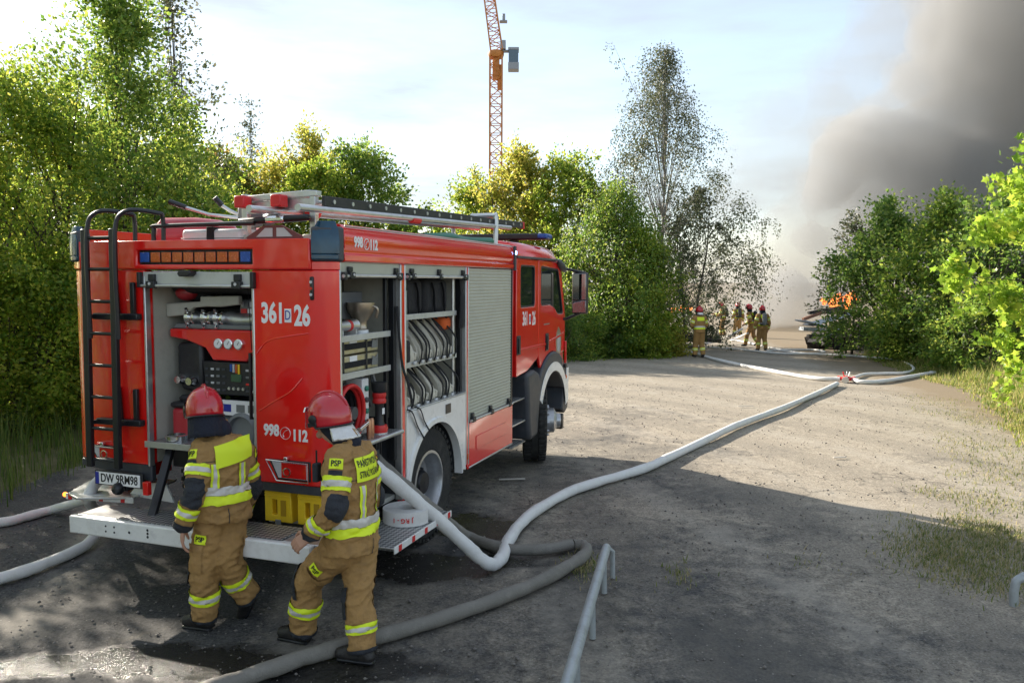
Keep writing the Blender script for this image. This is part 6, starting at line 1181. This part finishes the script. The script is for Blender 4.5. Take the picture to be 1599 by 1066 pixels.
def tape(me, a, b, t0, t1, parent, extra=()):
    s = (t1 - t0); limb_band(me, a, b, t0, t1, 0.0085, 'reflective_band', NEON, parent, extra); limb_band(me, a, b, t0 + s * .34, t1 - s * .30, 0.0115, 'silver_band', SILV, parent, extra)
def bvh_of(me): return BVHTree.FromPolygons([v.co.copy() for v in me.vertices], [tuple(p.vertices) for p in me.polygons])
def decal(bv, c, nrm, upv, w, h, off, name, m, parent, nx_=10, ny_=8, skew=0.0):
    nrm = Vector(nrm).normalized(); x = Vector(upv).cross(nrm).normalized(); y = nrm.cross(x); V = []; c = Vector(c)
    for j in range(ny_ + 1):
        for i in range(nx_ + 1):
            p = c + x * (w * (i / nx_ - .5)) + y * (h * (j / ny_ - .5) + skew * (i / nx_ - .5)); hit = bv.ray_cast(p + nrm * .3, -nrm)
            V.append((hit[0] if hit[0] else p) + nrm * off)
    Z = [(v - c).dot(nrm) for v in V]; zm = max(Z); V = [v + nrm * min(0, 0) if (zm - z) < 0.09 else v + nrm * (zm - z - 0.09) for v, z in zip(V, Z)]
    o = MB().add(V, [(j * (nx_ + 1) + i, j * (nx_ + 1) + i + 1, (j + 1) * (nx_ + 1) + i + 1, (j + 1) * (nx_ + 1) + i) for j in range(ny_) for i in range(nx_)])
    return o.build(name, m, parent)
def decal_text(bv, txt, c, nrm, upv, size, off, m, parent, sx=1.0, bold=0.0, skew=0.0):
    nrm = Vector(nrm).normalized(); x = Vector(upv).cross(nrm).normalized(); y = nrm.cross(x); c = Vector(c)
    ob = lettering(txt, size, m, parent, basis(c, x, y), bold=bold, sx=sx, depth=0.0)
    for v in ob.data.vertices:
        p = v.co + y * (skew * (v.co - c).dot(x)); hit = bv.ray_cast(p + nrm * .3, -nrm); v.co = (hit[0] if hit[0] else p) + nrm * off
    return ob
def hand(o, w, d, n, side, curl=0.5, s=1.0):
    """palm, four unequal fingers, a thumb from the side of the palm; d: wrist to knuckles, n: back of the hand"""
    w, d, n = Vector(w), Vector(d).normalized(), Vector(n).normalized(); x = d.cross(n).normalized() * side; n = x.cross(d) * side if x.cross(d).dot(n) * side > 0 else n
    for q in (-.026, -.009, .009, .026): cap(o, w + x * q * .7 * s, w + (d * .085 + x * q) * s, .0145 * s, .0125 * s, 8)
    for q, L_, k in ((-.029, .062, 1.15), (-.010, .072, 1.0), (.010, .078, .95), (.029, .070, .9)):
        p = w + (d * .09 + x * q) * s; dd = d.copy()
        for i, f_ in enumerate((.45, .32, .23)):
            dd = (dd - n * math.tan(curl * (.45 + .25 * i) * k)).normalized(); e = p + dd * (L_ * f_ * 1.15 * s); cap(o, p, e, (.0095 - .0012 * i) * s, (.0085 - .0012 * i) * s, 8); p = e
    p = w + (d * .025 + x * .026 - n * .004) * s; e = p + (d * .042 + x * .030 - n * .018) * s; cap(o, p, e, .013 * s, .011 * s, 8); cap(o, e, e + (d * .034 + x * .002 - n * .016) * s, .0105 * s, .008 * s, 8)
def helmet(root, c, fw, upv, style, s=1.0, fine=True):
    fw = Vector(fw).normalized(); upv = (Vector(upv) - fw * Vector(upv).dot(fw)).normalized(); x = fw.cross(upv)
    B = Matrix(((x.x, fw.x, upv.x, c[0]), (x.y, fw.y, upv.y, c[1]), (x.z, fw.z, upv.z, c[2]), (0, 0, 0, 1))) @ Matrix.Scale(s, 4)
    hm = empty('helmet', (0, 0, 0)); hm.parent = root; N_ = 40 if fine else 20; M_ = 16 if fine else 8; V = []
    for i in range(M_ + 1):
        ph = (PI * 0.60) * i / M_
        for k in range(N_):
            t = 2 * PI * k / N_; fy, fx = math.sin(t), math.cos(t); low = 1.0
            r_ = math.sin(min(ph, PI / 2)) if ph < PI / 2 else 1 - 0.05 * (ph - PI / 2)
            z = .152 * math.cos(ph) if ph < PI / 2 else -(ph - PI / 2) * (.17 if fy < .25 else .06)
            rx, ry = .122, .150
            ridge = 0.010 * math.exp(-(fx * r_ * rx / .012) ** 2) * (1 if z > -.03 else 0)
            V.append(B @ Vector((rx * r_ * fx, ry * r_ * fy + .004, z + ridge * max(0, math.cos(ph)) + .0) + (Vector((0, fy, 0)) * ridge * r_)[:] if False else (rx * r_ * fx, ry * r_ * fy + fy * ridge * r_, z + ridge * max(0, math.cos(ph)))))
    o = MB().add(V, [(i * N_ + k, i * N_ + (k + 1) % N_, (i + 1) * N_ + (k + 1) % N_, (i + 1) * N_ + k) for i in range(M_) for k in range(N_)] + [tuple(range(N_))])
    sh = o.build('shell', HELM, hm, angle=70)
    so = sh.modifiers.new('s', 'SOLIDIFY'); so.thickness = 0.006; so.offset = -1
    MB().tube([B @ Vector((0, .157 * math.cos(a), .157 * math.sin(a) * 1.02)) for a in [PI * (0.10 + 0.78 * i / 14) for i in range(15)]], [.006 * s] + [.011 * s] * 13 + [.006 * s], 8).build('comb', HELM, hm)
    MB().tube([B @ Vector((.1235 * math.cos(t), .152 * math.sin(t), -.056 if math.sin(t) < .2 else -.056 + .04 * min(1, (math.sin(t) - .2) / .25))) for t in [2 * PI * k / 36 for k in range(36)]], .0065 * s, 6, closed=True).build('rim', BLK2, hm)
    # brim and front visor
    Vv = []
    for j in range(5):
        for k in range(13):
            t = math.radians(20 + 140 * k / 12); r1 = 1.04 + .012 * j; Vv.append(B @ Vector((.122 * r1 * math.cos(t), .150 * r1 * math.sin(t) + .002 * j, .055 - .028 * j)))
    MB().add(Vv, [(j * 13 + k, j * 13 + k + 1, (j + 1) * 13 + k + 1, (j + 1) * 13 + k) for j in range(4) for k in range(12)]).build('visor', HELM if style == 'foil' else VISOR, hm)
    MB().prism([(-.05, 0), (.05, 0), (.028, .03), (-.028, .03)], 1, 0, .012).xf(B @ Matrix.Translation((0, .150, .045))).build('front_badge', CHR, hm, .002)
    for sx in (-1, 1):
        MB().lathe([(.030, 0), (.030, .014), (.022, .018)], (0, 0, 0), (1, 0, 0), 14).xf(B @ Matrix.Translation((sx * .112, .045, .0)) @ Matrix.Scale(sx, 4, (1, 0, 0))).build('visor_pivot', BLK2, hm)
        MB().box(sx * .118 - .008, sx * .118 + .008, .02, .085, -.045, -.018).xf(B).build('side_clip', BLK2, hm, .003)
    # neck curtain
    Vc = []; nr = 7
    for j in range(nr):
        q = j / (nr - 1); fl = (.26 if style == 'foil' else .02) * q ** 1.3
        for k in range(31):
            t = math.radians(205 + 130 * k / 30) if style == 'foil' else math.radians(170 + 200 * k / 30); wob = 1 + .035 * q * math.sin(k * 1.9) ; zz = -.045 - (.10 if style == 'foil' else .15) * q
            Vc.append(B @ Vector((.112 * (1 + fl * .8) * wob * math.cos(t), (.138 + .14 * fl * 1.6) * wob * math.sin(t) - .0, zz)))
    cu = MB().add(Vc, [(j * 31 + k, j * 31 + k + 1, (j + 1) * 31 + k + 1, (j + 1) * 31 + k) for j in range(nr - 1) for k in range(30)]).build('neck_curtain', FOIL if style == 'foil' else NAVYC, hm, angle=80)
    so = cu.modifiers.new('s', 'SOLIDIFY'); so.thickness = 0.006
    return hm
def firefighter(J, hd, hfw, label, group, style, vox=0.009, fine=True, tank=False, hands=(None, None), hup=(0, 0, 1), panel=(0.0, 0.0, True), thigh=.1):
    """J: joints in the world; hd: body heading; hfw: where the head looks"""
    J = {k: Vector(v) for k, v in J.items()}; base = (J['la'] + J['ra']) / 2; base.z = min(J['lt'].z, J['rt'].z)
    root = empty('person', (0, 0, 0), 0, label, 'person', group); O = Vector((base.x, base.y, gz(base.y))); root.location = O
    J = {k: v - O for k, v in J.items()}
    fw = Vector(hd).normalized(); lat = Vector((-fw.y, fw.x, 0))          # lat points to the person's left
    sfw = fw
    slat = (J['ls'] - J['rs']).normalized(); tfw = slat.cross((J['nk'] - J['pv']).normalized()); tfw = tfw if tfw.dot(fw) > 0 else -tfw; tfw.normalize()
    up_ = (J['nk'] - J['pv']).normalized(); H = (J['nk'] - J['pv']).length
    # body: one continuous figure (skin)
    b = MB(); hc = J['hd']
    b.ell(hc + Vector((0, 0, -.0)), (.075, .09, .115), 14, 12, Matrix(((-hfw[1], hfw[0], 0), (hfw[0], hfw[1], 0), (0, 0, 1))).transposed() if True else None)
    F_ = Vector(hfw).normalized(); S_ = Vector((-F_.y, F_.x, 0)); 
    cap(b, hc + F_ * .085 + Vector((0, 0, .0)), hc + F_ * .108 + Vector((0, 0, -.03)), .012, .016, 8)          # nose
    cap(b, hc + F_ * .055 + Vector((0, 0, -.085)), hc + F_ * .075 + Vector((0, 0, -.10)), .03, .025, 8)        # jaw
    cap(b, hc + F_ * .088 + S_ * .02 + Vector((0, 0, -.062)), hc + F_ * .088 - S_ * .02 + Vector((0, 0, -.062)), .008, .008, 8)   # mouth
    for sg in (1, -1): cap(b, hc + S_ * .077 * sg + Vector((0, 0, .02)), hc + S_ * .08 * sg + Vector((0, 0, -.025)), .012, .010, 8)
    cap(b, hc + Vector((0, 0, -.08)), J['nk'], .055, .06)
    loft(b, [(J['pv'] - up_ * .05, .13, .09), (J['pv'] + up_ * H * .3, .13, .09), (J['pv'] + up_ * H * .7, .15, .10), (J['nk'] - up_ * .02, .10, .07)], slat, tfw, 18)
    chain(b, [J['nk'] - up_ * .06, J['ls'], J['le'], J['lw']], [.06, .055, .042, .028]); chain(b, [J['nk'] - up_ * .06, J['rs'], J['re'], J['rw']], [.06, .055, .042, .028])
    chain(b, [J['pv'], J['lh'], J['lk'], J['la']], [.09, .08, .055, .04]); chain(b, [J['pv'], J['rh'], J['rk'], J['ra']], [.09, .08, .055, .04])
    for sd, w, e, hh in ((1, 'lw', 'le', hands[0]), (-1, 'rw', 're', hands[1])):
        d = (J[w] - J[e]).normalized(); n_ = slat * sd; curl = .5
        if hh: d, n_, curl = Vector(hh[0]), Vector(hh[1]), hh[2]
        cap(b, J[w] - d * .03, J[w] + d * .02, .027, .024, 10); hand(b, J[w] + d * .015, d, n_, sd, curl, 1.15)
    put(fuse(b, .0055 if fine else .013, 3), 'body', SKIN, root)
    for sg in (1, -1):
        e_ = MB().ell(hc + F_ * .080 + S_ * .032 * sg + Vector((0, 0, .008)), (.011, .011, .008), 8, 6).build('eye', WHT, root)
    cap_ = MB(); cap(cap_, hc + Vector((0, 0, -.02)) - F_ * .022, J['nk'] + Vector((0, 0, .02)), .088, .082, 16); cap_.build('hood', NAVYC, root, angle=80)
    # trousers
    t = MB()
    loft(t, [(J['pv'] - up_ * .06, .14, .115), (J['pv'] + up_ * .03, .175, .145), (J['pv'] + up_ * .16, .165, .13)], slat, tfw, 20)
    LEGS = []
    for sd, h_, k_, a_ in ((1, 'lh', 'lk', 'la'), (-1, 'rh', 'rk', 'ra')):
        pts = [J[h_], J[k_], J[a_]]; rs = [.116, .096, .088]; lg = MB(); e0 = J[a_] + (J[k_] - J[a_]).normalized() * .075; e1 = J[a_] + (J[a_] - J[k_]).normalized() * .012
        for q in (t, lg): chain(q, [J[h_], J[k_], e0], rs); q.tube([e0, e0.lerp(e1, .5), e1], [.086, .086, .089], 16)
        LEGS.append((lg, pts, sd))
    trm = fuse(t, vox, 4, .013 if fine else 0, 7, 3.3); put(trm, 'trousers', KHAKI, root)
    trb = bvh_of(trm)
    tro = root.children[-1]
    for lg, pts, sd in LEGS:
        lm = fuse(lg, vox, 4, .013 if fine else 0, 7, 3.3); d_ = (pts[2] - pts[1])
        tape(lm, pts[1], pts[2], .42, .64, root)
        if fine:
            limb_band(lm, pts[1], pts[2], .965, 1.4, .006, 'cuff_trim', PATCH, root)
            kn = (pts[1] - (pts[0] + pts[2]) / 2); kn = kn.normalized() if kn.length > .02 else tfw
            band(lm, [(pts[1] + (pts[0] - pts[1]) * .28, (pts[1] - pts[0]).normalized()), (pts[1] + d_ * .3, -d_.normalized()), (pts[1] + tfw * .035, tfw)], .011, 'knee_patch', PATCH, root)
        bpy.data.meshes.remove(lm)
    # boots
    for a_, t_, k_ in (('la', 'lt', 'lk'), ('ra', 'rt', 'rk')):
        bo = MB(); A, T = J[a_], J[t_]; dirf = (T - A); dn_ = (A - J[k_]).normalized()
        heel = A + dn_ * .055 - dirf.normalized() * .035
        cap(bo, A - dn_ * .12, A, .058, .056); cap(bo, A, heel + dn_ * .0, .055, .045); cap(bo, heel, T, .043, .042); cap(bo, A + dirf * .15, T - dn_ * .0, .05, .040)
        bt = put(fuse(bo, .011, 3), 'boot', BOOT, root)
        if fine:
            sl_ = MB(); n_ = (T - heel).normalized(); sl_.obox(heel - n_ * .030 + dn_ * .034, T + n_ * .020 + dn_ * .036, .082, .020, -dn_); sl_.build('sole', BLK2, bt, .012)
    # jacket
    j = MB(); hem = J['pv'] - up_ * .075
    rings = [(hem, .195, .165), (J['pv'] + up_ * .05, .190, .160), (J['pv'] + up_ * H * .32, .178, .145), (J['pv'] + up_ * H * .60, .190, .150), (J['pv'] + up_ * H * .80, .195, .140), (J['nk'] - up_ * .055, .150, .115), (J['nk'] - up_ * .01, .09, .085)]
    loft(j, rings, slat, tfw, 28); tor = MB(); loft(tor, rings, slat, tfw, 28)
    cap(j, J['nk'] - up_ * .03, J['nk'] + up_ * .045 + tfw * .01, .078, .072); ARMS = []
    for sd, s_, e_, w_ in ((1, 'ls', 'le', 'lw'), (-1, 'rs', 're', 'rw')):
        pts = [J[s_], J[e_], J[w_]]; rs = [.088, .074, .062]; cap(j, J['nk'] - up_ * .07, J[s_], .08, .088); chain(j, pts, rs); ar = MB(); chain(ar, pts, rs); ARMS.append((ar, pts, sd))
    jm = fuse(j, vox, 4, .012 if fine else 0, 8, 7.7); jk = put(jm, 'jacket', KHAKI, root); jb_ = bvh_of(jm); js_ = fuse(j, vox * 1.5, 6) if fine else None; jsb = bvh_of(js_) if fine else jb_
    tm_ = fuse(tor, vox, 4, .012 if fine else 0, 8, 7.7)
    W0 = J['pv'] + up_ * (.06 if fine else .05)
    band(tm_, [(W0, up_), (W0 + up_ * .058, -up_)], .013, 'reflective_band', NEON, root)
    band(tm_, [(W0 + up_ * .0605, up_), (W0 + up_ * .115, -up_)], .013, 'silver_band', SILV, root)
    bpy.data.meshes.remove(tm_)
    for ar, pts, sd in ARMS:
        am = fuse(ar, vox, 4, .012 if fine else 0, 8, 7.7); tape(am, pts[0], pts[1], .38 if fine else .3, .66 if fine else .7, root); tape(am, pts[1], pts[2], .48, .80, root)
        if fine:
            d1 = (pts[1] - pts[0]).normalized(); d2 = (pts[2] - pts[1]).normalized(); outw = (slat * sd * .6 - tfw * .8).normalized()
            band(am, [(pts[0] + (pts[1] - pts[0]) * .74, d1), (pts[1] + (pts[2] - pts[1]) * .42, -d2), (pts[1] + outw * .034, outw)], .0075, 'elbow_patch', PATCH, root)
            limb_band(am, pts[1], pts[2], .97, 1.45, .004, 'sleeve_cuff', PATCH, root)
        bpy.data.meshes.remove(am)
    bk = -tfw
    if fine:
        pc_ = J['pv'] + up_ * H * .78
        pc_ = pc_ + slat * panel[0]; decal(jsb, pc_, bk, up_, .275, .150, .016, 'back_panel', NEON, root, 14, 8, panel[1])
        if panel[2]: decal_text(jsb, 'PAŃSTWOWA', pc_ + up_ * .035, bk, up_, .058, .0195, INK, root, .66, .0012); decal_text(jsb, 'STRAŻ POŻARNA', pc_ - up_ * .033, bk, up_, .056, .0195, INK, root, .54, .0012)
        for sg in (1, -1):
            cc = J['pv'] + up_ * H * .435 + slat * .095 * sg; decal(jb_, cc, bk, up_, .05, .21, .009, 'brace_tape', NEON, root, 4, 10); decal(jb_, cc, bk, up_, .022, .21, .011, 'silver_tape', SILV, root, 3, 10)
            ar, pts, sd = ARMS[0 if sg > 0 else 1]; d1 = (pts[1] - pts[0]).normalized(); c_ = pts[0] + (pts[1] - pts[0]) * .16; n_ = slat * sg - bk * -.35
            n_ = (n_ - d1 * n_.dot(d1)).normalized()
            decal(jb_, c_, n_, -d1, .085, .062, .008, 'arm_badge', NEON, root, 6, 5); decal_text(jb_, 'PSP', c_, n_, -d1, .050, .0105, INK, root, .85, .0012)
            decal(jb_, c_ + d1 * .055, n_, -d1, .085, .03, .008, 'name_tape', PATCH, root, 6, 3)
        lg, pts, sd = LEGS[0]; d1 = (pts[1] - pts[0]).normalized(); c_ = pts[0] + (pts[1] - pts[0]) * .36; n_ = (slat * .8 + bk * thigh); n_ = (n_ - d1 * n_.dot(d1)).normalized()
        decal(trb, c_, n_, -d1, .085, .062, .014, 'thigh_badge', NEON, root, 6, 5); decal_text(trb, 'PSP', c_, n_, -d1, .048, .0165, INK, root, .85, .0012)
        decal(jb_, J['pv'] - up_ * .02 + slat * .02, bk, up_, .006, .10, .006, 'hem_seam', PATCH, root, 2, 5)
        for q in (.62, -.62): decal(jb_, J['pv'] + up_ * H * .68 + slat * .0, bk, up_, .34, .004, .004, 'back_seam', PATCH, root, 16, 1) if q > 0 else None
        for lg, pts, sd in LEGS:
            d1 = (pts[1] - pts[0]).normalized(); n_ = (slat * sd + bk * .25); n_ = (n_ - d1 * n_.dot(d1)).normalized(); c_ = pts[0] + (pts[1] - pts[0]) * .80
            decal(trb, c_, n_, -d1, .13, .17, .010, 'cargo_pocket', KHAKI, root, 8, 8); decal(trb, c_ - d1 * .085, n_, -d1, .14, .045, .016, 'pocket_flap', KHAKI, root, 8, 3)
        rb_ = J['pv'] + up_ * H * .72 + tfw * .175 + slat * .10; x_ = slat
        MB().obox(rb_ - up_ * .06, rb_ + up_ * .06, .055, .04, tfw).build('radio', PATCH, root, .008); MB().cyl(rb_ + up_ * .05, rb_ + up_ * .14, .006, None, 6).build('radio_aerial', BLK2, root)
        MB().tube(spline([J['pv'] + up_ * H * .5 + tfw * .165 + slat * .06, J['pv'] + up_ * H * .8 + tfw * .15 + slat * .07, J['nk'] - up_ * .02 + tfw * .06 + slat * .09], 4), .014, 6, sq=.4).build('chest_strap', STRAP, root)
    else:
        decal(jb_, J['pv'] + up_ * H * .78, bk, up_, .26, .13, .012, 'back_panel', NEON, root, 6, 4)
    if tank:
        tk_ = empty('air_set', (0, 0, 0)); tk_.parent = root; c0 = J['pv'] + up_ * .06 + bk * .23; 
        MB().lathe([(.02, 0), (.06, .02), (.082, .07), (.085, .12), (.085, .40), (.07, .47), (.03, .5)], c0, up_, 18).build('cylinder', BLK if tank == 1 else mat('grey_cylinder', (.16, .17, .18), .4), tk_)
        for sg in (1, -1): MB().tube(spline([J['pv'] + up_ * .12 + bk * .16 + slat * .12 * sg, J['pv'] + up_ * H * .6 + bk * .16 + slat * .13 * sg, J['pv'] + up_ * H * .95 + slat * .12 * sg + bk * .05, J['pv'] + up_ * H * .6 - bk * .17 + slat * .12 * sg], 4), .022, 6, sq=.5).build('harness', STRAP, tk_)
        MB().tube(spline([J['pv'] + up_ * .1 + bk * .18 + slat * .17, J['pv'] + up_ * .1 + bk * .19, J['pv'] + up_ * .1 + bk * .18 - slat * .17], 4), .03, 8).build('waist_belt', STRAP, tk_)
    helmet(root, J['hd'] + Vector((0, 0, .025)), Vector(hfw) + Vector((0, 0, hup[2] - 1)), Vector((0, 0, 1)), style, 1.0, fine)
    return root
A = at_depth
def boot_toe(a, d, L_=.17, dz=-.055): return Vector(a) + Vector(d).normalized() * L_ + Vector((0, 0, dz))
h1 = Vector((-.62, .78, 0)); h2 = Vector((-.84, .54, 0))
P1 = dict(pv=A(346, 793, 5.50), nk=A(343, 676, 5.52), hd=A(320, 643, 5.50), ls=A(317, 702, 5.42), le=A(307, 766, 5.31), lw=A(287, 816, 5.30), rs=A(376, 698, 5.60), re=A(392, 762, 5.72), rw=A(372, 805, 5.84),
          lh=A(331, 812, 5.46), lk=A(320, 888, 5.40), la=A(320, 962, 5.46), rh=A(360, 812, 5.55), rk=A(352, 872, 5.44), ra=A(387, 929, 5.60))
P1['lt'] = Vector((*boot_toe(P1['la'], (-.85, .3, 0), .15).xy, .045)); P1['rt'] = A(377, 966, 5.70)
firefighter(P1, h1, Vector((-.50, .86, 0)).normalized(), 'firefighter in khaki gear and dark neck cloth walking beside the pump bay', 'firefighters walking behind the engine', 'cloth', hands=((Vector((-.10, .0, -1)), Vector((-.9, -.4, 0)), .55), None), hup=(0, 0, .80), panel=(-.045, .05, False), thigh=.6)
P2 = dict(pv=A(548, 842, 5.10), nk=A(545, 694, 5.12), hd=A(515, 656, 5.16), ls=A(530, 715, 4.98), le=A(522, 795, 4.86), lw=A(488, 831, 4.92), rs=A(566, 706, 5.27), re=A(582, 775, 5.40), rw=A(552, 812, 5.52),
          lh=A(528, 858, 5.06), lk=A(482, 905, 5.22), la=A(473, 982, 5.27), rh=A(562, 858, 5.18), rk=A(560, 940, 5.05), ra=A(567, 1012, 4.99))
P2['lt'] = Vector((*boot_toe(P2['la'], (-.9, .35, 0), .16).xy, .045)); P2['rt'] = Vector((*boot_toe(P2['ra'], (-.9, .2, 0), .15).xy, .045))
firefighter(P2, h2, Vector((-.93, .36, 0)).normalized(), 'firefighter in khaki gear with silver neck cape walking past the wheel chocks', 'firefighters walking behind the engine', 'foil', hands=((Vector((-.75, .1, -.6)), Vector((-.45, -.85, .2)), .8), None), hup=(0, 0, .86))
def template(u, v, hd, step=0.0, arms='down', h=1.0, lean=0.0):
    g = on_ground(u, v); f = Vector((*hd, 0)).normalized(); l = Vector((-f.y, f.x, 0)); Q = lambda a, b, c: g + (l * a + f * b) * h + Vector((0, 0, c * h))
    D = dict(pv=Q(0, 0, .95), nk=Q(0, .03 + lean, 1.48), hd=Q(0, .06 + lean * 1.3, 1.64), ls=Q(.18, .03 + lean, 1.40), rs=Q(-.18, .03 + lean, 1.40), lh=Q(.09, 0, .9), rh=Q(-.09, 0, .9),
             lk=Q(.11, .06 + step * .5, .50), rk=Q(-.11, .06 - step * .3, .50), la=Q(.13, step, .10), ra=Q(-.13, -step, .10 + abs(step) * .3), lt=Q(.15, step + .16, .05), rt=Q(-.15, -step + .16, .05 + abs(step) * .1))
    if arms == 'down': D.update(le=Q(.27, .0, 1.12), lw=Q(.27, .10, .88), re=Q(-.27, .0, 1.12), rw=Q(-.27, .10, .88))
    elif arms == 'aim': D.update(le=Q(.25, .15, 1.15), lw=Q(.10, .45, 1.18), re=Q(-.25, .0, 1.12), rw=Q(-.10, .25, 1.10))
    elif arms == 'carry': D.update(le=Q(.27, -.05, 1.12), lw=Q(.24, .20, .98), re=Q(-.27, -.06, 1.12), rw=Q(-.30, .04, .86))
    elif arms == 'front': D.update(le=Q(.27, .06, 1.14), lw=Q(.12, .28, 1.05), re=Q(-.27, .06, 1.14), rw=Q(-.12, .28, 1.05))
    return D
GF = 'firefighters at the back of the lot'
firefighter(template(1092, 558, (-.15, 1), .05, 'front'), (-.15, 1, 0), Vector((-.3, .95, 0)).normalized(), 'firefighter in khaki gear standing by the hose watching the water jet', GF, 'foil', .02, False)
firefighter(template(1129, 525, (-.95, .3), .08, 'aim', 1.0, .05), (-.95, .3, 0), Vector((-1, .2, 0)).normalized(), 'firefighter with air cylinder aiming the water jet', GF, 'cloth', .02, False, 1)
firefighter(template(1152, 526, (-.1, 1), .10, 'carry'), (-.1, 1, 0), Vector((0, 1, 0)), 'firefighter with air cylinder standing behind the one with the jet', GF, 'cloth', .02, False, 1)
firefighter(template(1174, 541, (-.75, .65), .22, 'carry', 1.0, .08), (-.75, .65, 0), Vector((-.8, .6, 0)), 'firefighter in mid-stride with the hose beside a colleague', GF, 'cloth', .02, False, 1)
firefighter(template(1190, 548, (-.05, 1), .06, 'down'), (-.05, 1, 0), Vector((0, 1, 0)), 'firefighter with air cylinder walking away beside a striding colleague', GF, 'cloth', .02, False, 2)
# branch pipe and jet of water
_p = A(1116, 494, 37.9); nzl = tag(MB().tube([A(1122, 495, 38.0), A(1112, 493, 37.8)], [.03, .02], 8).build('branch_pipe', BLK), 'black branch pipe in the hands of the aiming firefighter', 'nozzle')
def water_mat():
    m, nt, b = nodes_of('water_jet'); b.inputs['Base Color'].default_value = (.85, .88, .9, 1); b.inputs['Roughness'].default_value = .3; b.inputs['Alpha'].default_value = .75; return m
Q = [A(1112, 493, 37.8), A(1080, 491.5, 37.9), A(1040, 491, 38.0), A(1000, 492, 38.1)]
jt = MB().tube(spline(Q, 8), [.02 + .09 * i / 24 * random.uniform(.7, 1.2) for i in range(25)], 8).build('water_jet', water_mat()); tag(jt, kind='stuff')
